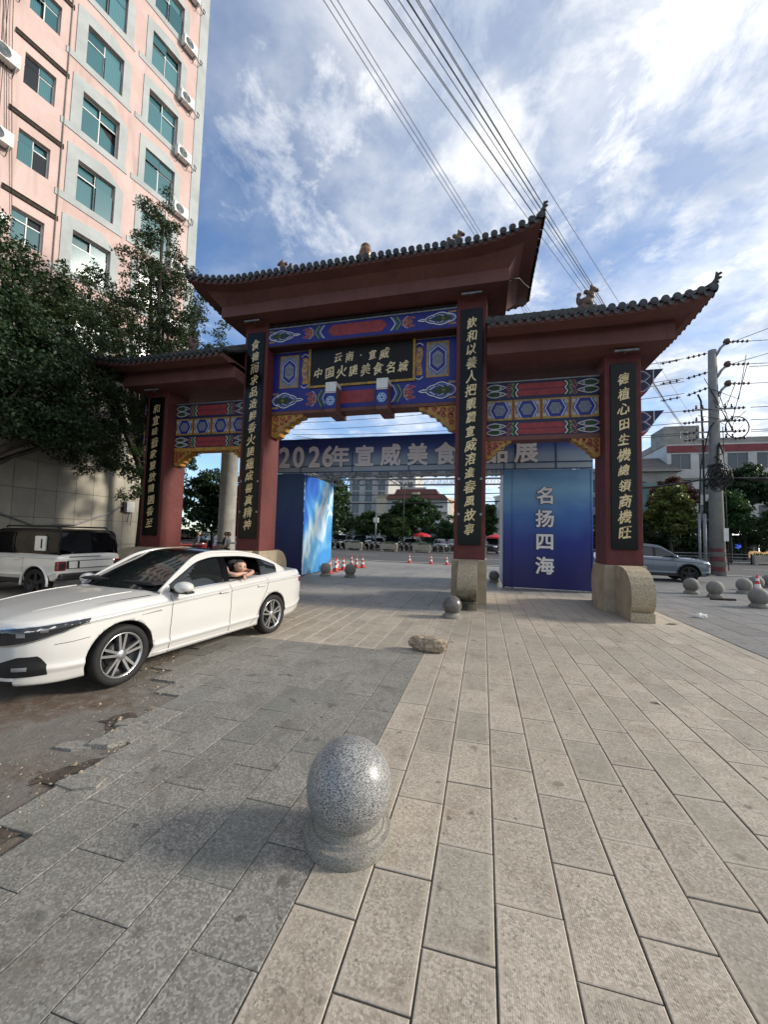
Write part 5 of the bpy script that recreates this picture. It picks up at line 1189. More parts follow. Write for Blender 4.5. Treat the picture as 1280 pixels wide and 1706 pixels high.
# --- the white sedan
hubF, hubR = Vector((-3.88, 3.56, 0)), Vector((-3.53, 6.13, 0))
hd_ = (hubF-hubR).normalized(); ang = math.atan2(hd_.y, hd_.x); lat = Vector((-hd_.y, hd_.x, 0))
mid = (hubF+hubR)/2-lat*.86
sed = empty('white_sedan', mid, ang, 'white sedan parked beside the gate with a child leaning out of its rear window', 'car')
D = SEDAN; car_body(D, sed, 'car_white', 80)
COLS_S = [(.66, .50, 'glass'), (.50, -.24, 'glass'), (-.24, -.36, 'pillar'), (-.36, -1.06, 'open'), (-1.06, -1.09, 'pillar'), (-1.09, -1.50, 'glass')]
side_f, belt_f, rail_f = cabin(D, sed, 'car_white', 'gloss_black', COLS_S)
add_wheels(sed, D, 0, .05)
for s in (1, -1):
    # doors, handles, creases
    seam(sed, D, [(.70, .20), (.72, .5), (.70, .78), (.69, .90)], s); seam(sed, D, [(-.30, .20), (-.29, .5), (-.30, .80), (-.31, .93)], s); seam(sed, D, [(-.92, .40), (-1.0, .60), (-1.12, .78), (-1.16, .95)], s); seam(sed, D, [(.70, .205), (.2, .205), (-.3, .205), (-.72, .205), (-.92, .40)], s, .003)
    seam(sed, D, [(1.93, .70), (1.7, .735), (1.64, .74)], s, .003); seam(sed, D, [(1.64, .60), (1.78, .585), (1.92, .58)], s, .003)
    for x in (-.16, -.98):
        MB().bbox(x-.10, x+.10, s*side_y(D, x, .845)-.022, s*side_y(D, x, .845)+.03, .832, .858, .012).build('door_handle', 'car_white', sed)
    MB().add([(x, s*(side_y(D, x, z)+.004), z) for x, z in ((.86, .755), (1.10, .735), (1.10, .728), (.84, .738))], [(0, 1, 2, 3) if s < 0 else (3, 2, 1, 0)]).build('fender_badge', 'chrome', sed)
    # mirror
    mr = MB(); bmx = bmesh.new(); bmesh.ops.create_icosphere(bmx, subdivisions=3, radius=1)
    for v in bmx.verts: v.co = Vector((v.co.x*.085+(.02 if v.co.x > 0 else 0), v.co.y*.125, v.co.z*.075)) if v.co.x > -.45 else Vector((-.05, v.co.y*.125, v.co.z*.075))
    mo = mr.bm(bmx, 0, True).build('door_mirror', 'car_white', sed, (.60, s*.955, .995), (0, 0, s*.12))
    MB().bbox(-.06, .07, -.12, .11, -.078, -.045, .015).build('mirror_base', 'black_plastic', mo); MB().tube([(0, -s*.05, -.05), (-.0, -s*.17, -.055)], .03, 8).build('mirror_arm', 'black_plastic', mo)
    # head lamp
    zlo = lambda q: .635+.055*max(0, (q-.42)/.55); zhi = lambda q: .70+.045*max(0, (q-.42)/.55)
    hl = front_patch(D, .46, 1.16, lambda q: .592+.165*((q-.46)/.70)**1.5, lambda q: .748+.042*min(1, (q-.46)/.6), .006, MB(), s, 30).build('headlight', 'lens_glass', sed)
    front_patch(D, .46, 1.10, lambda q: .580+.165*((q-.46)/.70)**1.5, lambda q: .594+.165*((q-.46)/.70)**1.5, .011, MB(), s, 24, 1).build('chrome_strip', 'chrome', hl)
    front_patch(D, .46, 1.16, lambda q: .744+.042*min(1, (q-.46)/.6), lambda q: .752+.042*min(1, (q-.46)/.6), .011, MB(), s, 24, 1).build('chrome_strip', 'chrome', hl)
    front_patch(D, .80, .86, lambda q: .705, lambda q: .742, .010, MB(), s, 6, 3).build('projector', 'steel', hl); front_patch(D, .62, .69, lambda q: .672, lambda q: .712, .010, MB(), s, 6, 3).build('projector', 'steel', hl)
    # lower intake with fog lamp
    lo = front_patch(D, .30, .86, lambda q: .30+.0*q, lambda q: .39+.10*min(1, max(0, (q-.34)/.3)) if q < .80 else .49-(q-.80)*1.5, .006, MB(), s).build('side_intake', 'black_plastic', sed)
    front_patch(D, .60, .72, lambda q: .36, lambda q: .395, .011, MB(), s, 6, 2).build('fog_lamp', 'steel', lo)
    front_patch(D, .0, .62, lambda q: .300-.05*q, lambda q: .330-.05*q, .012, MB(), s, 20, 1).build('bumper_blade', 'car_white', lo)
    # grille
    gr = front_patch(D, 0, .47, lambda q: .580, lambda q: .748, .006, MB(), s).build('grille', 'gloss_black', sed)
    for z in (.588, .624, .660, .696, .738): front_patch(D, 0, .47, lambda q, z=z: z, lambda q, z=z: z+.008, .013, MB(), s, 16, 1).build('chrome_strip', 'chrome', gr)
    front_patch(D, 0, .60, lambda q: .20, lambda q: .285, .005, MB(), s).build('lower_grille', 'black_plastic', sed)
    # tail lamp
    MB().grid([[(x, s*(side_y(D, x, z)+.005), z) for z in np.linspace(.80, .93, 4)] for x in np.linspace(-2.35, -2.12, 8)], 0, True, flip=(s < 0)).build('tail_lamp', 'tail_red', sed)
    # sill strip
    MB().tube([(x, s*(side_y(D, x, .235)-.004), .235) for x in np.linspace(-.92, .92, 14)], .012, 6).build('sill_strip', 'car_white', sed)
    # bonnet edge crease
    MB().tube([(x, s*(cr(*D['w'], x)*(.86-.10*(x-.95))), cr(*D['tp'], x)+.006) for x in np.linspace(.92, 2.0, 14)], .0035, 4).build('bonnet_seam', 'interior', sed)
    MB().tube([(x, s*(cr(*D['w'], x)*.60-.04*(x-1)), cr(*D['tp'], x)+(cr(*D['zc'], x)-cr(*D['tp'], x))*.74+.002) for x in np.linspace(1.0, 1.95, 12)], .006, 5).build('bonnet_crease', 'car_white', sed)
# emblem ring on the wheel hubs and grille
MB().lathe([(.040, -.004), (.052, .004), (.064, -.004)], (2.215, 0, .668), 24, axis='x').build('emblem_ring', 'chrome', sed)
em = MB().tube([(2.222, -.034, .69), (2.222, -.016, .635), (2.222, 0, .672), (2.222, .016, .635), (2.222, .034, .69)], .005, 5); em.tube([(2.222, -.018, .705), (2.222, 0, .672), (2.222, .018, .705)], .005, 5); em.build('emblem_mark', 'chrome', sed)
# interior
MB().box(-1.7, .85, -.72, .72, 1.03, 1.045).build('cabin_floor', 'interior', sed)
for x, y in ((-.05, .36), (-.05, -.36)): MB().bbox(x-.10, x+.06, y-.25, y+.25, 1.04, 1.22, .04).bbox(x-.07, x+.03, y-.12, y+.12, 1.23, 1.36, .03).build('front_seat', 'interior', sed)
MB().bbox(-1.35, -1.2, -.65, .65, 1.04, 1.20, .05).build('rear_seat', 'interior', sed); MB().bbox(.45, .85, -.68, .68, 1.02, 1.06, .02).build('dashboard', 'interior', sed)
# --- the child
bpy.context.view_layer.update()
def skinned(name, mat, verts, edges, rad_, parent=None, loc=None, rz=0, sub=2):
    me = bpy.data.meshes.new(name); me.from_pydata(verts, edges, []); o = obj(name, me, parent, loc, (0, 0, rz)); o.modifiers.new('s', 'SKIN')
    for v, r_ in zip(me.skin_vertices[0].data, rad_): v.radius = (r_, r_) if not isinstance(r_, tuple) else r_
    me.skin_vertices[0].data[0].use_root = True
    m_ = o.modifiers.new('ss', 'SUBSURF'); m_.levels = sub; m_.render_levels = sub
    bpy.context.view_layer.update(); nm = bpy.data.meshes.new_from_object(o.evaluated_get(bpy.context.evaluated_depsgraph_get())); o.modifiers.clear(); o.data = nm; nm.materials.clear(); nm.materials.append(MATS[mat]); smooth_all(o); return o
def head_mesh(R0=.1, hairline=.35):
    """child-like head looking along +x: returns skin head and hair meshes"""
    bmx = bmesh.new(); bmesh.ops.create_icosphere(bmx, subdivisions=4, radius=1)
    for v in bmx.verts:
        p_ = v.co.copy(); x, y, z = p_
        w = 1-.18*max(0, -z)-.10*max(0, z-.5); q = Vector((x*.95, y*.88*w, z*1.02))
        if x > .3: q.x += .03*math.exp(-((z+.35)/.25)**2)-.05*max(0, z-.2)
        if z < -.3: q.x += .08*(-z-.3)
        g_ = lambda cy, cz, sy, sz: math.exp(-((y-cy)/sy)**2-((z-cz)/sz)**2) if x > 0 else 0
        q.x += .20*g_(0, -.16, .13, .15)+.07*g_(0, .05, .10, .2)-.10*(g_(.33, .04, .18, .10)+g_(-.33, .04, .18, .10))+.06*g_(0, -.48, .24, .07)+.06*(g_(.42, -.25, .25, .2)+g_(-.42, -.25, .25, .2))-.03*g_(0, -.50, .26, .02)
        v.co = q*R0
    return bmx
fwd_out = lat                                  # out of the car on its left side
child = empty('child', Vector(sed.location)+hd_*(-.66)+lat*.62+Vector((0, 0, 1.02)), math.atan2(lat.y, lat.x), 'young child resting folded arms on the open rear car window', 'person'); child.name = 'person'
# local frame: +x out of the window, +y towards the tail
bd = skinned('body', 'cloth_black', [(-.25, 0, .0), (-.18, 0, .10), (-.10, 0, .17), (-.03, 0, .22), (-.08, .13, .17), (-.08, -.13, .17)], [(0, 1), (1, 2), (2, 3), (2, 4), (2, 5)], [.12, .12, .11, .05, .06, .06], child)
skinned('arm', 'skin', [(-.08, .15, .14), (.0, .23, .05), (.15, .22, .055), (.19, .12, .035), (.215, .02, .02), (.225, -.04, .015)], [(0, 1), (1, 2), (2, 3), (3, 4), (4, 5)], [.048, .042, .036, .032, .026, .022], child)
skinned('arm', 'skin', [(-.08, -.15, .14), (.02, -.22, .05), (.145, -.17, .030), (.165, -.06, .040), (.175, .03, .045)], [(0, 1), (1, 2), (2, 3), (3, 4)], [.048, .042, .036, .032, .026], child)
def fingers(base, d0, spread, parent, n=4, L=.05):
    for k in range(n):
        a = Vector(base)+Vector(spread)*(k-1.5); d1 = Vector(d0); pts = [a, a+d1*L*.5, a+d1*L+Vector((.006, 0, -.012)), a+d1*L*1.25+Vector((.0, 0, -.026))]
        MB().tube(pts, [.0095, .009, .0085, .006], 7).build('finger', 'skin', parent)
fingers((.226, -.045, .014), (.35, -.75, -.45), (.006, .004, -.013), child); fingers((.178, .035, .044), (.30, .85, -.2), (.012, 0, -.010), child)
MB().tube([(.215, -.03, .035), (.235, -.055, .045), (.25, -.075, .04)], [.011, .010, .007], 7).build('finger', 'skin', child)
hp_ = (.105, -.035, .150)
hd2 = MB().bm(head_mesh(.102), 0, True).build('head', 'skin', child, hp_, (R(-10), R(6), R(-24)))
for s in (1, -1):
    MB().lathe([(.0, -.012), (.018, -.008), (.024, 0), (.02, .01), (0, .012)], (0, 0, 0), 12, axis='y').build('ear', 'skin', hd2, (-.005, s*.088, .0))
    MB().tube([(.083, s*.047, .004), (.0875, s*.034, .0065), (.0855, s*.020, .003)], .0036, 5).build('eye', 'hair', hd2); MB().tube([(.085, s*.052, .022), (.093, s*.036, .027), (.093, s*.018, .023)], .003, 5).build('eyebrow', 'hair', hd2)
MB().tube([(.098, .022, -.052), (.104, .010, -.0505), (.105, 0, -.052), (.104, -.010, -.0505), (.098, -.022, -.052)], [.002, .0045, .005, .0045, .002], 6).build('mouth', 'lips', hd2)
bmx = bmesh.new(); bmesh.ops.create_icosphere(bmx, subdivisions=4, radius=1); dl = []
for v in bmx.verts:
    p_ = v.co.copy()
    if p_.z < .42-.0*p_.x+(.28 if p_.x > .35 else 0)-(.55 if p_.x < -.2 else 0): dl.append(v)
    v.co = Vector((p_.x*.985, p_.y*.91, p_.z*1.05))*.1025*(1+.012*mn.noise(p_*14))
bmesh.ops.delete(bmx, geom=dl, context='VERTS'); MB().bm(bmx, 0, True).build('hair', 'hair', hd2)
skinned('neck', 'skin', [(-.05, 0, .14), (.02, -.01, .15), (.06, -.02, .15)], [(0, 1), (1, 2)], [.045, .042, .042], child)

# --- the small boxy white off-roader
bx_ = empty('boxy_suv', (-11.62, 7.98, 0), math.pi, 'small boxy white off-roader with black roof parked by the stone wall', 'car')
D = BOXY; car_body(D, bx_, 'suv_white', 60)
cabin(D, bx_, 'matt_black', 'matt_black', [(.62, -.10, 'glass'), (-.10, -.17, 'pillar'), (-.17, -.82, 'glass'), (-.82, -1.20, 'pillar'), (-1.20, -1.60, 'glass')], glassmat='black_glass')
add_wheels(bx_, D, 1, 0, ('rubber', 'dark_alloy', 'dark_alloy'))
for s in (1, -1):
    MB().bbox(-1.24, -.90, s*.765-.03, s*.765+.03, 1.13, 1.50, .03).build('side_box', 'suv_white', bx_).rotation_euler = (s*.0, 0, 0)
    MB().box(-1.16, -1.12, s*.80-.004, s*.80+.004, 1.20, 1.42).build('box_grip', 'black_plastic', bx_)
    MB().bbox(-.55, -.33, s*.862-.012, s*.862+.012, .90, .94, .01).build('door_handle', 'suv_white', bx_); seam(bx_, D, [(-.62, .5), (-.64, .98)], s); seam(bx_, D, [(.35, .42), (.35, 1.0)], s)
    for x in (D['ax'], -D['ax']): MB().tube([(x+(D['ar']+.02)*math.cos(a), s*(.855), D['wr']+.01+(D['ar']+.02)*math.sin(a)) for a in np.linspace(-.15, math.pi+.15, 24)], .028, 6).build('wheel_arch_trim', 'suv_white', bx_)
    MB().bbox(-.62, .62, s*.84-.03, s*.84+.03, .34, .46, .02).build('sill_guard', 'black_plastic', bx_)
    tl = MB().bbox(-1.745, -1.66, s*.73-.12, s*.73+.115, .66, .90, .04).build('tail_lamp', 'tail_red', bx_); MB().bbox(-1.752, -1.70, s*.73-.07, s*.73+.07, .70, .86, .02).build('lamp_bezel', 'black_plastic', tl)
MB().bbox(-1.752, -1.70, -.60, .60, .70, .90, .02).build('rear_panel', 'black_plastic', bx_); MB().bbox(-1.765, -1.74, -.62, .30, .715, .885, .015).build('plate_panel', 'suv_white', bx_); MB().bbox(-1.768, -1.74, .36, .56, .715, .885, .02).build('rear_box', 'suv_white', bx_)
MB().box(-1.735, -1.72, -.25, .55, .985, 1.0).build('model_script', 'black_plastic', bx_)
MB().bbox(-1.80, -1.6, -.78, .78, .42, .60, .05).build('rear_bumper', 'black_plastic', bx_)
for s in (1, -1): MB().tube([(.35, s*.62, 1.70), (.3, s*.62, 1.735), (-1.4, s*.62, 1.735), (-1.48, s*.62, 1.69)], .022, 6).build('roof_bar', 'black_plastic', bx_)

# --- the grey SUV on the right
gs = empty('grey_suv', (7.58, 21.1, 0), R(-5), 'blue-grey SUV half hidden behind the right gate pillar', 'car')
D = SUV; car_body(D, gs, 'suv_grey', 64)
cabin(D, gs, 'suv_grey', 'suv_grey', [(.78, .10, 'glass'), (.10, .0, 'pillar'), (.0, -.85, 'glass'), (-.85, -.93, 'pillar'), (-.93, -1.6, 'glass')])
add_wheels(gs, D, 1, 0, ('rubber', 'dark_alloy', 'dark_alloy'))
for s in (1, -1):
    MB().tube([(D['ax']+(D['ar']+.015)*math.cos(a), s*.915, D['wr']+.01+(D['ar']+.015)*math.sin(a)) for a in np.linspace(-.1, math.pi+.1, 24)], .035, 6).build('wheel_arch_trim', 'black_plastic', gs)
    MB().bbox(-.95, .95, s*.88-.03, s*.88+.03, .25, .40, .03).build('sill_guard', 'black_plastic', gs); seam(gs, D, [(.80, .4), (.82, 1.02)], s); seam(gs, D, [(-.05, .4), (-.05, 1.02)], s)
    bmx = bmesh.new(); bmesh.ops.create_icosphere(bmx, subdivisions=3, radius=1)
    for v in bmx.verts: v.co = Vector((v.co.x*.09, v.co.y*.12, v.co.z*.08))
    MB().bm(bmx, 0, True).build('door_mirror', 'suv_grey', gs, (.80, s*.99, 1.13))
    front_patch(D, .55, 1.05, lambda q: .87, lambda q: .90, .008, MB(), s).build('daytime_lamp', 'lamp_white', gs); front_patch(D, .62, .95, lambda q: .68, lambda q: .80, .006, MB(), s).build('headlight', 'lens_glass', gs)
    front_patch(D, 0, .6, lambda q: .5, lambda q: .78, .005, MB(), s).build('grille', 'black_plastic', gs); front_patch(D, 0, .95, lambda q: .34, lambda q: .44, .006, MB(), s).build('lower_grille', 'black_plastic', gs)
# ------------------------------------------------------------------ walls with real openings
def holed(mb, x0, x1, z0, z1, holes, y=0, depth=.2, mi=0, mr=0):
    """front face at y (facing -y) with rectangular openings (a,b,c,d) and reveals going to y+depth"""
    xs = sorted(set([x0, x1]+[h[0] for h in holes]+[h[1] for h in holes])); zs_ = sorted(set([z0, z1]+[h[2] for h in holes]+[h[3] for h in holes]))
    for i in range(len(xs)-1):
        run = None
        for j in range(len(zs_)-1):
            cx_, cz = (xs[i]+xs[i+1])/2, (zs_[j]+zs_[j+1])/2
            if any(h[0] < cx_ < h[1] and h[2] < cz < h[3] for h in holes): continue
            mb.add([(xs[i], y, zs_[j]), (xs[i+1], y, zs_[j]), (xs[i+1], y, zs_[j+1]), (xs[i], y, zs_[j+1])], [(0, 1, 2, 3)], mi)
    for a, b, c, d in holes:
        mb.add([(a, y, c), (b, y, c), (b, y, d), (a, y, d), (a, y+depth, c), (b, y+depth, c), (b, y+depth, d), (a, y+depth, d)], [(0, 4, 5, 1), (1, 5, 6, 2), (2, 6, 7, 3), (3, 7, 4, 0)], mr)
    return mb
def win(parent, a, b, c, d, y, kind_='two', fm='plastic_white', gm='window_teal', t=.05):
    """sliding window: frame part with pane sub-parts; kind_ 'two' = transom + two panes, 'one' = single"""
    f = MB()
    for q in ((a, b, c, c+t), (a, b, d-t, d), (a, a+t, c+t, d-t), (b-t, b, c+t, d-t)): f.box(q[0], q[1], y, y+.05, q[2], q[3])
    panes = [(a+t, b-t, c+t, d-t)]
    if kind_ == 'two':
        zt = c+(d-c)*.70; xm = (a+b)/2; f.box(a+t, b-t, y+.002, y+.048, zt-t*.5, zt+t*.5); f.box(xm-t*.4, xm+t*.4, y+.004, y+.046, c+t, d-t)
        panes = [(a+t, xm-t*.4, c+t, zt-t*.5), (xm+t*.4, b-t, c+t, zt-t*.5), (a+t, xm-t*.4, zt+t*.5, d-t), (xm+t*.4, b-t, zt+t*.5, d-t)]
    o = f.build('window', fm, parent)
    for p_ in panes:
        g_ = random.choice(gm) if isinstance(gm, (list, tuple)) else gm
        MB().add([(p_[0], 0, p_[2]), (p_[1], 0, p_[2]), (p_[1], 0, p_[3]), (p_[0], 0, p_[3])], [(0, 1, 2, 3)]).build('pane', g_, o, (0, y+.025+random.uniform(-.006, .006), 0), (random.uniform(-.006, .006), 0, random.uniform(-.01, .01)))
    return o

# ------------------------------------------------------------------ pink tower on the left
PB = empty('pink_building', (-17.133, 15.15, 0), R(77), 'tall pink building with grey hexagonal window surrounds', 'building')
S0, S1, ZT = -16.0, 3.12, 41.0; holes = []; fl = 3.28
colsw = [('C', .02, 1.62, 27.99-1.9), ('B', -2.79, -1.24, 24.73-1.9), ('A', -4.81, -3.77, 20.96-1.33)]
wl = []
for nm, a, b, z in colsw:
    h = 1.9 if nm != 'A' else 1.34
    for k in range(-6, 6):
        c = z+k*fl
        if 8.6 < c < ZT-2.5: wl.append((nm, a, b, c, c+h)); holes.append((a, b, c, c+h))
for k in range(-6, 6):
    for s_ in (-7.6, -10.6, -13.6):
        c = 22.83+k*fl
        if 8.6 < c < ZT-2.5: wl.append(('D', s_, s_+1.6, c, c+1.9)); holes.append((s_, s_+1.6, c, c+1.9))
wall = holed(MB(), S0, S1, 7.5, ZT, holes, 0, .26)
wall.add([(S1, 0, 7.5), (S1, 14, 7.5), (S1, 14, ZT), (S1, 0, ZT), (S0, 0, ZT), (S0, 14, ZT), (S0, 0, 7.5), (S0, 14, 7.5)], [(0, 1, 2, 3), (3, 2, 5, 4), (6, 4, 5, 7), (1, 7, 5, 2)])
wall.build('wall', 'pink_stucco', PB)
MB().box(S0+.1, S1-.1, .30, .35, 7.6, ZT-.2).build('room_backing', 'interior', PB)
MB().box(S1-.52, S1+.03, -.03, .4, 7.5, ZT+.02).build('corner_strip', 'grey_trim', PB)
MB().box(S0, S1+.05, -.08, .5, ZT-.1, ZT+.5).build('parapet', 'grey_trim', PB)
MB().tube([(-3.42, -.04, 8), (-3.42, -.04, ZT)], .022, 6).build('drain_pipe', 'old_wall', PB)
for k, (s0, s1, z0, z1) in enumerate(((-5.9, -5.2, 38, 12), (-6.2, -5.0, 39, 9), (-5.6, -4.9, 33, 14), (-6.6, -5.3, 40, 17))): MB().tube([(s0+(s1-s0)*t+.12*math.sin(5*t+k), -.06-.05*math.sin(3*t), z0+(z1-z0)*t) for t in np.linspace(0, 1, 14)], .012, 5).build('loose_cable', 'cable', PB)
for nm, a, b, c, d in wl:
    if nm in 'BC' or nm == 'D':
        le, ri = (.42, .36) if nm != 'C' else (.30, .34); pk = .62
        out = [(a-le-.32, c-.30), (b+ri+(.0 if nm == 'C' else .10), c-.34), (b+ri, c+.0), (b+ri, d+.02), ((a+b)/2+.35, d+pk), (a-le, d+.48), (a-le, c+.02), (a-le-.32, c-.02)]
        # surround ring built as strips around the opening
        t = MB(); y0, y1 = -.035, .0
        P4 = [(a, c), (b, c), (b, d), (a, d)]
        quads = [[out[7], out[0], out[1], (b+ri, c), (a-le, c)], [(a-le, c), (a, c), (a, d), (a-le, d)], [(b, c), (b+ri, c), (b+ri, d), (b, d)], [(a-le, d), (b+ri, d), out[4], out[5]]]
        for q in quads:
            q = [p_ for p_ in q]; n_ = len(q); ar_ = sum(q[i][0]*q[(i+1) % n_][1]-q[(i+1) % n_][0]*q[i][1] for i in range(n_)); q = q if ar_ > 0 else q[::-1]
            t.add([(p_[0], y0, p_[1]) for p_ in q]+[(p_[0], y1-.002, p_[1]) for p_ in q], [tuple(range(n_))]+[(i, n_+i, n_+(i+1) % n_, (i+1) % n_) for i in range(n_)])
        t.build('window_surround', 'grey_trim', PB)
    else:
        MB().box(a-.35, b+.42, -.06, -.001, d+.42, d+.56).box(a-.35, b+.42, -.05, -.001, d+.60, d+.63).build('slat_band', 'bark', PB)
    if nm == 'D': MB().add([(a, .2, c), (b, .2, c), (b, .2, d), (a, .2, d)], [(0, 1, 2, 3)]).build('pane', 'window_grey', PB)
    else:
        w_ = win(PB, a, b, c, d, .16, 'two', 'plastic_white', ['window_teal', 'window_teal', 'window_teal', 'window_dark'] if nm == 'A' else 'window_teal', .045)
bpy.context.view_layer.update()
AC = []
def ac_parts():
    b = MB().bbox(-.42, .42, -.32, 0, 0, .56, .025).mesh('case', 'plastic_white'); f = MB().lathe([(.235, 0), (.24, -.012), (.225, -.016)], n=24, axis='y').mesh('fan_ring', 'galv'); g_ = MB()
    for r_ in (.06, .10, .14, .18, .21): g_.lathe([(r_-.004, 0), (r_, -.008), (r_+.004, 0)], n=20, axis='y')
    k = MB().lathe([(0, 0), (.225, 0)], n=24, axis='y').mesh('fan_recess', 'window_grey')
    br = MB().tube([(-.3, .02, -.02), (-.3, -.34, -.02), (-.3, .02, -.3)], .018, 5).tube([(.3, .02, -.02), (.3, -.34, -.02), (.3, .02, -.3)], .018, 5).mesh('bracket', 'galv')
    return [('case', b, (0, -.05, 0)), ('fan_recess', k, (-.1, -.372, .28)), ('fan_grille', g_.mesh('fan_grille', 'galv'), (-.1, -.374, .28)), ('fan_ring', f, (-.1, -.372, .28)), ('bracket', br, (0, -.05, 0))]
ACP = ac_parts(); ORD = ['lowest', 'second lowest', 'third lowest', 'fourth lowest', 'fifth lowest', 'sixth lowest', 'seventh lowest', 'eighth lowest', 'ninth lowest']
def ac(s_, z, label, hose=True):
    p_ = PB.matrix_world @ Vector((s_, 0, z)); e = empty('air_conditioner', p_, R(77), label, 'air conditioner', 'outdoor units on the pink facade')
    for nm, me, lc in ACP: obj(nm, me, e, lc)
    if hose: MB().tube([(.40, -.2, .1), (.55, -.25, -.05), (.78, -.2, .0), (.88, -.12, .35), (.80, -.02, .52)], .022, 6).build('hose', 'cable', e)
zs_ac = [c for nm, a, b, c, d in wl if nm == 'C']
for i, c in enumerate(zs_ac): ac(1.92, c-.42, 'white outdoor air conditioner on pink facade near its far corner, %s in that column' % ORD[min(i, 8)])
for i, c in enumerate([c for nm, a, b, c, d in wl if nm == 'A'][:7]): ac(-5.45, c+.05, 'white outdoor air conditioner at the left frame edge, %s in that column' % ORD[i], False)
# stone clad lower block
PZ = 7.9
POD = empty('stone_podium', (-14.5, 5.5, 0), 0, 'stone tiled lower block behind the trees on the left', 'building')
pm = MB().box(-6, .0, -12, 10.3, 0, PZ); pm.build('core', 'stone_joint', POD)
MB().box(-6, .06, -12.05, 10.36, PZ, PZ+.4).build('coping', 'concrete', POD)
tw, th = .655, .94; TMz = {}
phole = [(7.9, 9.35, 4.7, 6.6), (2.6, 3.9, 4.7, 7.0)]
tmesh = MB().bbox(0, .022, -tw/2+.006, tw/2-.006, -th/2+.006, th/2-.006, .004).mesh('stone_tile', 'stone_tile')
for i in range(34):
    for j in range(8):
        y, z = -11.6+(i+.5)*tw, .15+(j+.5)*th
        if any(a-.2 < y < b+.2 and c-.3 < z < d+.3 for a, b, c, d in phole): continue
        obj('stone_tile', tmesh, POD, (.003+random.uniform(0, .004), y, z), (0, 0, random.uniform(-.004, .004)))
for k, (a, b, c, d) in enumerate(phole):
    w_ = empty('window_bay', (.03, 0, 0), R(90)); w_.parent = POD
    win(w_, a, b, c, d, -.02, 'two', 'plastic_white', 'window_teal' if k == 0 else 'window_dark', .06)
# meter box and hose on that wall
bpy.context.view_layer.update()
mbx = empty('meter_box', (-14.46, 13.1, 2.62), R(90), 'pale meter box with wires on the stone wall beside the gate', 'meter box')
MB().bbox(-.18, .18, -.16, 0, -.20, .24, .01).build('case', 'plastic_white', mbx); MB().tube([(.0, -.1, -.2), (-.12, -.12, -.6), (.08, -.1, -.75), (.10, -.1, -.2)], .012, 5).build('loose_wire', 'cable', mbx); MB().bbox(-.30, -.19, -.13, -.01, -.18, .2, .01).build('switch_case', 'cable', mbx)
tag(MB().tube([(-14.42, 7.6, 4.1), (-14.40, 7.75, 3.2), (-14.40, 8.4, 2.2), (-14.40, 9.6, 1.75), (-14.40, 11, 1.85), (-14.40, 12.4, 2.4), (-14.42, 12.9, 2.75)], .03, 6).build('sagging_hose', 'galv'), 'pale hose sagging along the stone wall above the off-roader', 'hose')
tag(MB().box(-14.47, -14.455, 14.2, 14.7, .75, 1.25).build('yellow_notice', 'ochre'), 'small yellow notice low on the stone wall beside the gate column', 'notice')

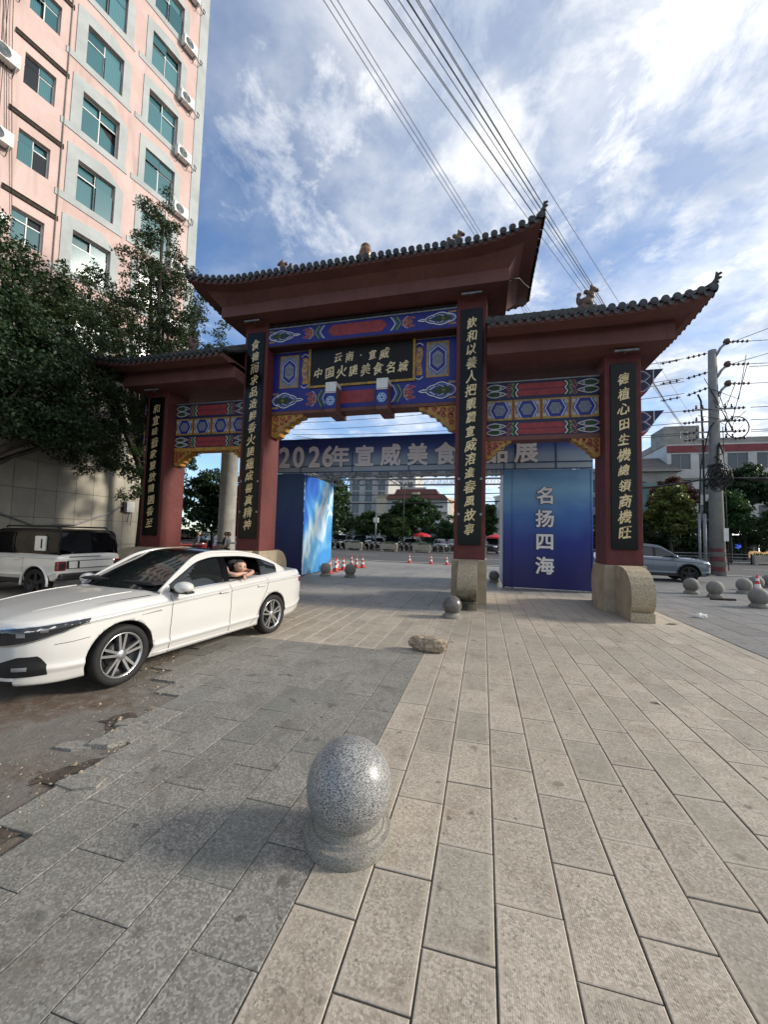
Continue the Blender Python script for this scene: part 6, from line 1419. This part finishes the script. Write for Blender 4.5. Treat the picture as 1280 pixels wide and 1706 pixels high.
# ------------------------------------------------------------------ trees
def tree(name, label, base, trunk_h, clumps, nleaf, leaf_s, mat, group=None, tr=.16, spread=.34, long=1.9, seed=0, limbs=True, tilt=None):
    """clumps: crown ellipsoids (x,y,z,rx,ry,rz) in world coordinates"""
    g_ = np.random.default_rng(seed+17); B = Vector(base); e = empty(name, base, 0, label, 'tree', group)
    cen = []; vol = np.array([c[3]*c[4]*c[5] for c in clumps]); pr_ = vol**.8/np.sum(vol**.8); nc = max(24, nleaf//70); who = g_.choice(len(clumps), nc, p=pr_)
    for k in who:
        c = clumps[k]; v = g_.normal(size=3); v /= np.linalg.norm(v); r_ = g_.random()**.38; cen.append((c[0]+v[0]*c[3]*r_, c[1]+v[1]*c[4]*r_, c[2]+v[2]*c[5]*r_))
    cen = np.array(cen); sz = g_.uniform(.55, 1.25, nc)*spread; w = sz**2/np.sum(sz**2); own = g_.choice(nc, nleaf, p=w)
    d = g_.normal(size=(nleaf, 3)); d /= np.linalg.norm(d, axis=1)[:, None]; d *= (g_.random(nleaf)**.5)[:, None]; d[:, 2] *= .62
    pos = cen[own]+d*sz[own][:, None]
    ax = g_.normal(size=(nleaf, 3))+d*.8; ax[:, 2] -= .35; ax /= np.linalg.norm(ax, axis=1)[:, None]
    up_ = g_.normal(size=(nleaf, 3)); up_[:, 2] += 1.0; sd = np.cross(ax, up_); sd /= np.linalg.norm(sd, axis=1)[:, None]
    ls = leaf_s*g_.uniform(.6, 1.35, nleaf)[:, None]; L = ax*ls*long*.5; Wd = sd*ls*.5
    vs = np.stack([pos-L, pos+Wd+L*.1, pos+L, pos-Wd+L*.1], 1).reshape(-1, 3)-np.array(base)
    me = bpy.data.meshes.new('crown'); me.vertices.add(nleaf*4); me.vertices.foreach_set('co', vs.astype(np.float32).ravel()); me.loops.add(nleaf*4); me.loops.foreach_set('vertex_index', np.arange(nleaf*4, dtype=np.int32)); me.polygons.add(nleaf); me.polygons.foreach_set('loop_start', np.arange(0, nleaf*4, 4, dtype=np.int32)); me.update(calc_edges=True); me.materials.append(MATS[mat])
    obj('crown', me, e)
    top = Vector((B.x, B.y, B.z+trunk_h)); tmid = Vector((np.mean([c[0] for c in clumps]), np.mean([c[1] for c in clumps]), max(c[2] for c in clumps)))-B
    t = MB().tube([(0, 0, -.05), (tr*.3, 0, trunk_h*.5), (0, tr*.3, trunk_h)], [tr*1.25, tr, tr*.85], 9)
    if limbs:
        for k in g_.choice(nc, min(nc, 26), replace=False):
            q = Vector(cen[k])-B; st = Vector((0, 0, trunk_h*g_.uniform(.82, 1.0))); m1 = st.lerp(q, .45)+Vector((g_.normal()*.15, g_.normal()*.15, .25)); t.tube([st, m1, q], [tr*.42, tr*.24, tr*.06], 5)
        for c in clumps: q = Vector(c[:3])-B; t.tube([(0, 0, trunk_h*.9), Vector((0, 0, trunk_h)).lerp(q, .5)+Vector((.1, .1, .3)), q], [tr*.75, tr*.5, tr*.2], 6)
    t.build('trunk', 'bark', e); return e
tree('broadleaf_tree', 'dark dense broadleaf tree at the left edge in front of the stone wall', (-13.2, 6.4, 0), 2.6, [(-13.3, 6.6, 8.4, 1.7, 1.8, 1.9), (-12.9, 6.9, 6.4, 2.0, 2.2, 1.7), (-12.5, 7.8, 5.2, 1.6, 1.7, 1.1), (-13.4, 5.2, 7.0, 1.5, 1.6, 2.6), (-13.6, 6.2, 10.0, 1.1, 1.2, 1.2), (-12.2, 8.6, 4.6, 1.0, 1.2, .6)], 60000, .056, 'leaf_dark', 'trees left of the gate', .2, .40, 1.9, 1)
tree('tall_tree', 'tall feathery tree between the pink building and the gate roof', (-13.2, 12.6, 0), 4.2, [(-13.0, 12.9, 11.0, 1.9, 1.5, 2.0), (-13.6, 12.6, 13.0, 1.3, 1.2, 1.7), (-12.0, 13.2, 9.6, 1.9, 1.5, 1.3), (-14.0, 11.4, 10.2, 1.6, 1.5, 1.5), (-12.9, 12.4, 14.6, .8, .8, .9), (-14.1, 10.2, 8.4, 1.4, 1.6, 1.2), (-11.2, 13.6, 8.6, 1.1, 1.0, .8), (-12.9, 11.3, 9.0, .9, .8, .9), (-12.4, 12.2, 8.7, .9, .8, .7)], 42000, .048, 'leaf_fine', 'trees left of the gate', .17, .30, 2.4, 2)
tree('drooping_tree', 'low feathery tree with drooping branches behind the off-roader', (-14.0, 7.9, 0), 3.4, [(-13.0, 10.2, 5.6, 1.7, 2.0, 1.4), (-12.8, 9.4, 7.4, 1.6, 1.7, 1.5), (-13.3, 10.9, 4.3, 1.0, 1.6, .7), (-12.3, 11.3, 3.9, .8, .9, .55), (-13.5, 8.7, 9.0, 1.3, 1.4, 1.2), (-12.9, 11.9, 3.2, .45, .6, .5)], 34000, .048, 'leaf_fine', 'trees left of the gate', .15, .32, 2.4, 3, False)
tree('street_tree', 'dark tree seen through the left bay beside the concrete pillar', (-18.5, 24.5, 0), 2.2, [(-18.4, 24.5, 4.6, 2.2, 2.0, 1.9), (-17.0, 25, 3.6, 1.6, 1.5, 1.5), (-20, 24.6, 4.2, 1.8, 1.6, 1.8), (-16.2, 25.4, 5.2, 1.5, 1.2, 1.5)], 14000, .13, 'leaf_dark', 'trees beyond the left bay', .16, .55, 1.9, 4)
tree('street_tree', 'slender leafy tree left of the concrete pillar, far side of the left bay', (-21, 21.5, 0), 2.5, [(-21, 21.5, 5.6, 1.6, 1.5, 1.8), (-19.8, 21.8, 6.6, 1.0, 1.0, 1.0), (-21.6, 21.4, 7.2, 1.2, 1.2, 1.2)], 7000, .11, 'leaf_green', 'trees beyond the left bay', .12, .45, 2, 5)
tree('hedge_trees', 'dark greenery closing the view through the left bay', (-22, 28, 0), 2, [(x, 28+random.uniform(-1.5, 1.5), random.uniform(2.0, 4.0), 2.2, 1.6, 1.9) for x in np.arange(-32, -11, 2.4)], 14000, .18, 'leaf_dark', None, .15, .7, 1.7, 79, False)
# street trees beyond the road
for i, (x, y, h, rx, rz, mt, lb) in enumerate([(-19.2, 47, 6.8, 3.0, 3.0, 'leaf_mid', 'tall pale tree beyond the road, just right of the wave banner'), (-17.2, 44.6, 3.9, 2.0, 1.9, 'leaf_dark', 'dark round street tree right of the pale tall tree'), (-13.4, 44.8, 3.2, 1.9, 1.4, 'leaf_mid', 'low round street tree left of the lamp pole beyond the road'), (-11.2, 45.5, 3.3, 1.6, 1.4, 'leaf_green', 'small street tree just right of the lamp pole beyond the road'), (-8.3, 46.5, 4.6, 3.3, 2.4, 'leaf_green', 'broad bright green tree in the middle beyond the road'), (-9.6, 44.5, 2.7, 1.7, 1.1, 'leaf_mid', 'low bushy tree in front of the broad green tree'), (-5.0, 58, 3.0, 2.2, 1.5, 'leaf_green', 'tree before the cream apartment row, left of the gate pillar'), (.6, 56, 4.4, 1.3, 2.6, 'leaf_green', 'narrow tree seen between gate pillar and blue panel'),
        (17.6, 43.6, 4.9, 2.1, 2.6, 'leaf_yellow', 'rounded yellow-green street tree left of the utility pole'), (14.2, 44.6, 3.4, 1.9, 1.8, 'leaf_dark', 'dark low street tree behind the grey SUV'), (22.6, 43.8, 4.9, 1.9, 2.2, 'leaf_green', 'green street tree right of the utility pole'), (27.4, 43.5, 4.4, 1.7, 2.0, 'leaf_mid', 'street tree cut off by the right frame edge'), (19.4, 47.5, 7.0, 2.4, 2.0, 'leaf_red', 'reddish-brown tree behind the yellow-green street tree'), (26, 48, 7.8, 3.0, 2.6, 'leaf_dark', 'tall dark tree before the white building at far right')]):
    cl = [(x, y, h, rx*.8, rx*.8, rz*.75), (x+rx*.4, y-.3, h-.3*rz, rx*.6, rx*.6, rz*.55), (x-rx*.45, y+.2, h-.25*rz, rx*.6, rx*.6, rz*.55), (x+.1*rx, y, h+rz*.5, rx*.5, rx*.5, rz*.4), (x-.2*rx, y-.4, h-rz*.55, rx*.6, rx*.6, rz*.35)]
    tree('street_tree', lb, (x, y, 0), max(.8, h-rz*.9), cl, int(3200+1300*rx*rz), .17, mt, 'street trees beyond the road', .13, .55, 1.8, 20+i)
tree('hedge_trees', 'dim row of trees closing the view far behind the road', (-14, 62, 0), 2, [(x, 62+random.uniform(-2, 2), random.uniform(2.2, 3.6), 2.6, 2, 2.0) for x in np.arange(-32, 2, 3.4)], 15000, .24, 'leaf_dark', None, .15, .8, 1.6, 77, False)
tree('hedge_trees', 'dark mass of greenery under the buildings right of the gate', (22, 49, 0), 2, [(x, 49+random.uniform(-1, 1), random.uniform(2.0, 4.2), 2.2, 1.6, 1.9) for x in np.arange(12, 34, 2.6)], 14000, .2, 'leaf_dark', None, .15, .7, 1.6, 78, False)

# ------------------------------------------------------------------ far buildings
def block(name, label, x, y, w, dep, h, mat, rows, ncol, z0=1.6, wh=1.5, ww=1.4, rz=0, gm='window_dark', roof=None, cat='building', skip=(), band=None):
    e = empty(name, (x, y, 0), rz, label, cat); hs = []; st = w/ncol
    for r_ in range(rows):
        for c in range(ncol):
            if (r_, c) in skip: continue
            a = -w/2+st*(c+.5)-ww/2; hs.append((a, a+ww, z0+r_*(h-z0)/rows, z0+r_*(h-z0)/rows+wh))
    m_ = holed(MB(), -w/2, w/2, 0, h, hs, 0, .25); m_.add([(w/2, 0, 0), (w/2, dep, 0), (w/2, dep, h), (w/2, 0, h), (-w/2, 0, 0), (-w/2, dep, 0), (-w/2, dep, h), (-w/2, 0, h)], [(0, 1, 2, 3), (5, 4, 7, 6), (3, 2, 6, 7), (1, 5, 6, 2)])
    m_.build('wall', mat, e); MB().box(-w/2+.05, w/2-.05, .34, .38, .05, h-.05).build('room_backing', 'interior', e)
    for a, b, c, d in hs:
        f = MB(); t = .07
        for q in ((a, b, c, c+t), (a, b, d-t, d), (a, a+t, c+t, d-t), (b-t, b, c+t, d-t), ((a+b)/2-t/2, (a+b)/2+t/2, c+t, d-t)): f.box(q[0], q[1], .12, .17, q[2], q[3])
        o = f.build('window', 'galv', e); MB().add([(a+t, .15, c+t), (b-t, .15, c+t), (b-t, .15, d-t), (a+t, .15, d-t)], [(0, 1, 2, 3)]).build('pane', gm, o)
    if band:
        for zb_, hb, mt in band: MB().box(-w/2-.06, w/2+.06, -.10, -.002, zb_, zb_+hb).build('band', mt, e)
    if roof == 'flat': MB().box(-w/2-.25, w/2+.25, -.3, dep+.2, h, h+.45).build('parapet', mat, e)
    elif roof: MB().prism([(-.5, h), (dep*.5, h+roof[1]), (dep+.4, h)], 'x', -w/2-.5, w/2+.5).build('roof', roof[0], e)
    return e
block('office_tower', 'pale grey panelled office block beyond the trees, left of the brown-roofed hotel', -23.5, 78, 8.5, 12, 13.5, 'grey_wall', 5, 3, 1.5, 2.2, 1.6, 0, 'window_grey', 'flat')
block('office_slab', 'white slab building with vertical bands behind the office block', -21.0, 92, 10, 12, 18.5, 'white_wall', 6, 4, 1.5, 2.0, 1.2, 0, 'window_grey', 'flat')
hb = block('hotel', 'grey hotel with stepped brown roof in the centre background', -12.2, 72, 11.5, 10, 8.7, 'grey_wall', 3, 4, 1.4, 1.3, 1.2, 0, 'window_dark', None)
MB().prism([(-5.9, 8.7), (5.9, 8.7), (5.2, 9.5), (-5.3, 9.5)], 'y', -.6, 10).build('roof', 'brown_roof', hb); MB().prism([(-4.4, 9.5), (4.2, 9.5), (3.6, 10.6), (-3.8, 10.6)], 'y', -.2, 9).build('roof', 'brown_roof', hb); MB().box(-2.6, 1.4, 2, 6, 10.6, 11.2).build('roof_house', 'grey_wall', hb)
for k in range(3): MB().box(3.4, 5.9, -.9, -.01, 1.9+k*2.2, 2.6+k*2.2).build('balcony', 'white_wall', hb)
MB().box(2.8, 5.9, -1.6, -.95, 2.6, 3.4).build('awning', 'bright_blue', hb)
block('apartment_row', 'long cream apartment row receding behind the hotel', -4.6, 88, 36, 10, 9.5, 'cream_wall', 5, 16, 1.2, 1.1, 1.1, R(66), 'window_dark', 'flat')
block('apartment_row', 'pale apartment row seen between gate pillar and blue panel', 9.2, 92, 34, 10, 12.5, 'white_wall', 6, 14, 1.2, 1.2, 1.2, R(-68), 'window_grey', 'flat')
wb_ = block('white_building', 'white tiled building with maroon roof band behind the utility pole', 31.0, 58, 15.5, 10, 14.6, 'white_wall', 4, 5, 1.4, 2.0, 2.2, 0, 'window_grey', None, band=((13.5, .9, 'red_roof'), (9.9, .25, 'old_wall')))
MB().box(-7.9, 7.9, .4, 9, 14.6, 15.4).build('roof_house', 'old_wall', wb_); MB().box(-7.4, -3.4, 1.5, 6, 14.6, 17.4).build('stair_house', 'old_wall', wb_); win(wb_, -5.6, -4.7, 15.4, 16.6, 1.42, 'one', 'plastic_white', 'window_dark', .08)
lb_ = block('low_house', 'old grey house with sloping tiled roof left of the white building', 20.6, 56, 5.6, 9, 10.7, 'old_wall', 3, 2, 2.2, 1.6, 1.7, 0, 'window_dark', ('grey_roof', 2.6))
block('green_building', 'dull green building partly hidden behind the right gate pillar', 20.0, 54.5, 5.2, 1.2, 8.6, 'green_wall', 3, 3, 1.2, 1.5, .8, 0, 'window_dark', 'flat')
block('side_house', 'grey house end seen right beside the gate pillar', 15.4, 57, 5.5, 8, 10.9, 'old_wall', 4, 2, 1.5, 1.4, 1.5, 0, 'window_dark', 'flat')
# shops under the trees
sh_ = block('shop_row', 'dark shop fronts under the trees right of the gate', 24.5, 51, 26, 5, 3.9, 'shop_black', 1, 5, .1, 2.5, 4.2, 0, 'window_dark', 'flat')
sg = empty('shop_sign', (27.4, 50.85, 3.2), 0, 'black shop sign with glowing white lettering at far right', 'sign')
MB().bbox(-1.9, 1.9, -.12, .0, -.75, .75, .02).build('panel', 'shop_black', sg); 
for k, ch in enumerate('炙烤羊'): letter('character', ch, .62, 'sign_glow', sg, -1.3+k*.62, -.14, .18, 'brush', .07)
for k, ch in enumerate('烧烤店'): letter('character', ch, .26, 'sign_glow', sg, .75+k*.28, -.14, .05, 'bold', .03)
for k in range(9): MB().box(-1.5+k*.24, -1.33+k*.24, -.145, -.125, -.42, -.30).build('small_letter', 'sign_glow', sg)
MB().tube([(1.98, -.1, .75), (1.98, -.1, -.75), (1.4, -.1, -.75), (1.4, -.1, -2.4)], .03, 5).build('lamp_strip', 'sign_glow', sg)
tag(MB().bbox(25.9, 27.2, 50.78, 50.9, .9, 1.9, .02).build('display_screen', 'screen_blue'), 'small glowing blue screen under the shop sign', 'screen')
tag(MB().bbox(27.9, 29.4, 50.2, 50.9, .3, 1.1, .04).build('food_counter', 'warm_glow'), 'warmly lit food counter in front of the shop at far right', 'counter')
tag(MB().lathe([(0, 0), (.08, 0), (.09, .1), (0, .16)], (16.0, 49.5, 2.4), 10).build('shop_lamp', 'sign_glow'), 'small bright lamp glowing in the dark under the trees', 'lamp')

# ------------------------------------------------------------------ far roadside: planters, racks, parked cars, umbrellas
for i, x in enumerate((-14.0, -10.0, -6.4, -.6, 24.0)):
    e = empty('planter_bench', (x, 41.45, 0), 0, ('concrete planter across the road, %s' % ('leftmost of the row by the cones', 'second from left in the row', 'third from left before the umbrella', 'just right of the gate pillar', 'before the lit shop sign at far right')[i]), 'planter', 'planters along the far kerb')
    MB().bbox(-.95, .95, -.22, .22, .25, .85, .03).build('trough', 'barrier_beige', e)
    for s in (-1, 1): MB().bbox(s*.8-.12, s*.8+.12, -.2, .2, 0, .25, .02).build('leg', 'barrier_beige', e)
    g_ = MB(); r2 = random.Random(i)
    for k in range(160): px, py, pz = r2.uniform(-.85, .85), r2.uniform(-.18, .18), .85+abs(r2.gauss(0, .1)); a = r2.uniform(0, 6); g_.add([(px, py, pz-.05), (px+.06*math.cos(a), py+.06*math.sin(a), pz+.02), (px, py, pz+.1)], [(0, 1, 2)])
    g_.build('plants', 'leaf_mid', e)
for i, x in enumerate(np.concatenate([np.arange(-16.9, -14.9, .62), np.arange(-12.9, -10.9, .62), np.arange(-9.0, -7.3, .62), np.arange(-5.3, -1.6, .62)])):
    tag(MB().tube([(x, 41.5, 0), (x+.05, 41.5, .7), (x+.4, 41.5, .95), (x+.62, 41.5, .6), (x+.66, 41.5, 0)], .045, 6).build('bike_rack', 'barrier_beige'), 'pale arched cycle rack between the planters across the road', 'bike rack', 'cycle racks between planters')
fence = empty('road_fence', (0, 41.6, 0), 0, 'low dark road fence in front of the shops right of the gate', 'fence')
for x in np.arange(11, 34, 1.5): MB().box(x-.04, x+.04, -.04, .04, 0, .95).build('post', 'cable', fence)
for z in (.35, .6, .88): MB().box(11, 34, -.02, .02, z-.025, z+.025).build('rail', 'galv', fence)
PARK = {}
def park_proto(D, paint):
    r_ = empty('parked_car', (0, 0, 0)); car_body(D, r_, paint, 28, 2); cabin(D, r_, paint, paint, [(.66 if D is SEDAN else .78, -.24, 'glass'), (-.24, -.36, 'pillar'), (-.36, -1.5, 'glass')]); add_wheels(r_, D, 1)
    for s in (1, -1): front_patch(D, .5, .95, lambda q: .62 if D is SEDAN else .75, lambda q: .72 if D is SEDAN else .88, .006, MB(), s, 8, 2).build('headlight', 'lamp_white', r_); front_patch(D, 0, .45, lambda q: .45 if D is SEDAN else .5, lambda q: .68 if D is SEDAN else .8, .006, MB(), s, 8, 2).build('grille', 'black_plastic', r_)
    return r_
P('paint_silver', (.42, .43, .44), .3, metal=.5, coat=.8, var=.03); P('paint_black', (.012, .012, .014), .2, coat=.9, var=.03); P('paint_blue', (.03, .06, .16), .3, coat=.8, var=.05); P('paint_red', (.28, .02, .02), .3, coat=.8, var=.05)
prs, pru = park_proto(SEDAN, 'car_white'), park_proto(SUV, 'car_white'); used = set()
park = [(-19.0, 44.0, 90, 's', 'paint_black', 'dark parked car beyond the road beside the wave banner'), (-16.6, 44.4, 92, 'u', 'paint_black', 'black parked car under the dark round street tree'), (-14.0, 44.2, 88, 'u', 'car_white', 'white parked SUV left of the lamp pole beyond the road'), (-12.2, 45.2, 90, 's', 'car_white', 'white parked sedan right of the lamp pole beyond the road'), (-10.2, 44.6, 92, 'u', 'paint_silver', 'silver parked SUV left of the red umbrella'), (-8.2, 45.2, 90, 's', 'paint_red', 'dark red parked car hidden behind the planters'), (-4.9, 46.0, 95, 's', 'car_white', 'white parked car right of the red umbrella, front row'), (-3.6, 49.0, 95, 's', 'car_white', 'white parked car second in the line by the apartments'), (-2.7, 52.5, 95, 'u', 'paint_silver', 'silver parked car third in the line by the apartments'), (-2.2, 57, 95, 's', 'car_white', 'white parked car at the far end of the line'), (.9, 44.5, 80, 'u', 'paint_blue', 'dark blue car under the red umbrella right of the pillar'),
        (13.6, 46.2, 10, 's', 'paint_black', 'dark car in the shade behind the grey SUV'), (-24.5, 27.5, 20, 's', 'paint_red', 'red car far away through the left bay')]
for x, y, a, k, mt, lb in park:
    src = prs if k == 's' else pru; c = src if k not in used else copy_tree(src); used.add(k)
    c.location = (x, y, .0 if y < 42 else .062); c.rotation_euler = (0, 0, R(a+180)); tag(c, lb, 'car', 'cars parked beyond the road')
    for ch in c.children:
        if ch.name.split('.')[0] in ('body', 'side_frame', 'roof_panel', 'roof_rail') and mt != 'car_white':
            for i_, sl in enumerate(ch.material_slots):
                if sl.material and sl.material.name == 'car_white': sl.link = 'OBJECT'; sl.material = MATS[mt]
def umbrella(x, y, label):
    e = empty('market_umbrella', (x, y, .06), 0, label, 'umbrella', 'red umbrellas across the road'); MB().tube([(0, 0, 0), (0, 0, 2.12)], .03, 6).build('pole', 'galv', e)
    n = 10; m_ = MB(); R1 = 1.05
    for i in range(n):
        a0, a1 = 2*math.pi*i/n, 2*math.pi*(i+1)/n; m_.add([(0, 0, 2.15), (R1*.55*math.cos(a0), R1*.55*math.sin(a0), 2.02), (R1*.55*math.cos(a1), R1*.55*math.sin(a1), 2.02), (R1*math.cos(a0), R1*math.sin(a0), 1.80), (R1*math.cos(a1), R1*math.sin(a1), 1.80), (R1*math.cos(a0), R1*math.sin(a0), 1.66), (R1*math.cos(a1), R1*math.sin(a1), 1.66)], [(0, 1, 2), (1, 3, 4, 2), (3, 5, 6, 4)])
    m_.build('canopy', 'umbrella_red', e)
umbrella(-6.9, 44.6, 'red market umbrella beyond the road in the central opening'); umbrella(1.3, 44.3, 'red market umbrella seen between gate pillar and blue panel')
lp_ = empty('lamp_pole', (-11.9, 42.8, 0), 0, 'slim grey pole with camera boxes across the road', 'pole'); MB().tube([(0, 0, 0), (0, 0, 4.4)], .09, 8).build('shaft', 'galv', lp_); MB().box(-.28, .28, -.15, .15, 3.2, 3.75).build('control_box', 'plastic_white', lp_); MB().tube([(0, 0, 4.2), (.9, 0, 4.25)], .04, 6).build('arm', 'galv', lp_)
lp2 = empty('lamp_pole', (-8.7, 42.8, 0), 0, 'thin dark pole rising before the broad green tree', 'pole'); MB().tube([(0, 0, 0), (0, 0, 7.6)], .05, 8).build('shaft', 'cable', lp2); MB().tube([(0, 0, 7.5), (.2, 0, 7.7)], .06, 6).build('head', 'cable', lp2)
# ------------------------------------------------------------------ left bay: concrete pillar, people, tricycles
cp_ = empty('concrete_pillar', (-13.4, 18.2, 0), 0, 'round weathered concrete pillar seen through the left bay', 'pillar')
MB().lathe([(.46, 0), (.46, 1.1), (.44, 1.12), (.44, 6.4), (.50, 6.45), (.50, 6.7), (.44, 6.75), (.44, 8.6), (0, 8.6)], n=28).build('shaft', 'concrete', cp_); MB().lathe([(.465, 1.08), (.475, 1.12), (.465, 1.16)], n=28).build('dark_band', 'cable', cp_)
def person(x, y, rz, label, shirt, pants, behind=True, lean=.06):
    e = empty('person', (x, y, 0), rz, label, 'person')
    # facing +y locally; seen from behind
    skinned('trousers', pants, [(0, 0, .92), (.09, 0, .86), (.10, .01, .48), (.10, -.02, .10), (.10, .06, .05), (-.09, 0, .86), (-.10, .01, .48), (-.10, -.02, .10), (-.10, .06, .05)], [(0, 1), (1, 2), (2, 3), (3, 4), (0, 5), (5, 6), (6, 7), (7, 8)], [.12, .10, .07, .05, .045, .10, .07, .05, .045], e)
    sp_ = [(0, 0, .95), (0, lean*.5, 1.15), (0, lean, 1.36), (.19, lean, 1.37), (-.19, lean, 1.37), (.25, lean-.05, 1.12), (-.25, lean-.05, 1.12)]
    skinned('shirt', shirt, sp_, [(0, 1), (1, 2), (2, 3), (2, 4), (3, 5), (4, 6)], [(.15, .11), (.16, .12), (.13, .10), .065, .065, .05, .05], e)
    tg = [(.06, -.14, .98), (-.06, -.14, .97)] if behind else [(.2, .2, 1.0), (-.2, .2, 1.0)]
    for s, (a, b) in ((1, (sp_[5], tg[0])), (-1, (sp_[6], tg[1]))): skinned('forearm', 'skin', [a, ((a[0]+b[0])/2+s*.03, (a[1]+b[1])/2, (a[2]+b[2])/2), b, (b[0]-s*.05, b[1], b[2]-.03)], [(0, 1), (1, 2), (2, 3)], [.045, .04, .03, .025], e)
    skinned('neck', 'skin', [(0, lean, 1.42), (0, lean+.02, 1.50)], [(0, 1)], [.055, .05], e)
    h = MB().bm(head_mesh(.105), 0, True).build('head', 'skin', e, (0, lean+.03, 1.60), (0, 0, R(90)))
    bmx = bmesh.new(); bmesh.ops.create_icosphere(bmx, subdivisions=3, radius=1); dl = []
    for v in bmx.verts:
        p_ = v.co.copy()
        if p_.z < .35+(.3 if p_.x > .3 else 0)-(.75 if p_.x < -.1 else 0): dl.append(v)
        v.co = Vector((p_.x*1.0, p_.y*.85, p_.z*1.09))*.107
    bmesh.ops.delete(bmx, geom=dl, context='VERTS'); MB().bm(bmx, 0, True).build('hair', 'hair', h); return e
person(-11.55, 15.75, R(-38), 'person in a white shirt seen from behind in the left bay', 'cloth_white', 'cloth_black'); person(-11.95, 16.1, R(-40), 'person in black standing left of the white shirt', 'cloth_black', 'cloth_black'); person(-14.0, 16.6, R(-42), 'person in grey with hands behind the back in the left bay', 'cloth_grey', 'cloth_black', True, .12)
def trike(x, y, rz, label):
    e = empty('cargo_tricycle', (x, y, 0), rz, label, 'tricycle', 'red cargo tricycles')
    for a, b in ((-.9, .45), (-.9, -.45), (1.1, 0)): MB().lathe([(.0, -.03), (.2, -.04), (.27, -.06), (.29, 0), (.27, .06), (.2, .04), (0, .03)], (a, b, .29), 18, axis='y').build('wheel', 'rubber', e)
    bx2 = MB().bbox(-1.5, .1, -.55, .55, .42, .50, .02); bx2.bbox(-1.5, .1, -.55, -.5, .5, .95, .01).bbox(-1.5, .1, .5, .55, .5, .95, .01).bbox(-1.5, -1.45, -.5, .5, .5, .95, .01).bbox(.05, .1, -.5, .5, .5, 1.0, .01); bx2.build('cargo_box', 'trike_red', e)
    MB().bbox(-1.512, -1.50, -.35, .35, .6, .85, .003).build('white_panel', 'plastic_white', e); MB().bbox(.15, .65, -.25, .25, .55, .75, .05).build('saddle', 'black_plastic', e); MB().bbox(.75, 1.1, -.3, .3, .4, 1.0, .1).build('front_shield', 'trike_red', e); MB().tube([(1.1, 0, .3), (.9, 0, 1.05), (.85, .35, 1.12)], .03, 6).tube([(.9, 0, 1.05), (.85, -.35, 1.12)], .03, 6).build('handlebar', 'cable', e)
trike(-15.3, 18.6, R(60), 'red cargo tricycle with white tail panel left of the concrete pillar'); trike(-17.0, 19.6, R(80), 'red cargo tricycle furthest left in the left bay')
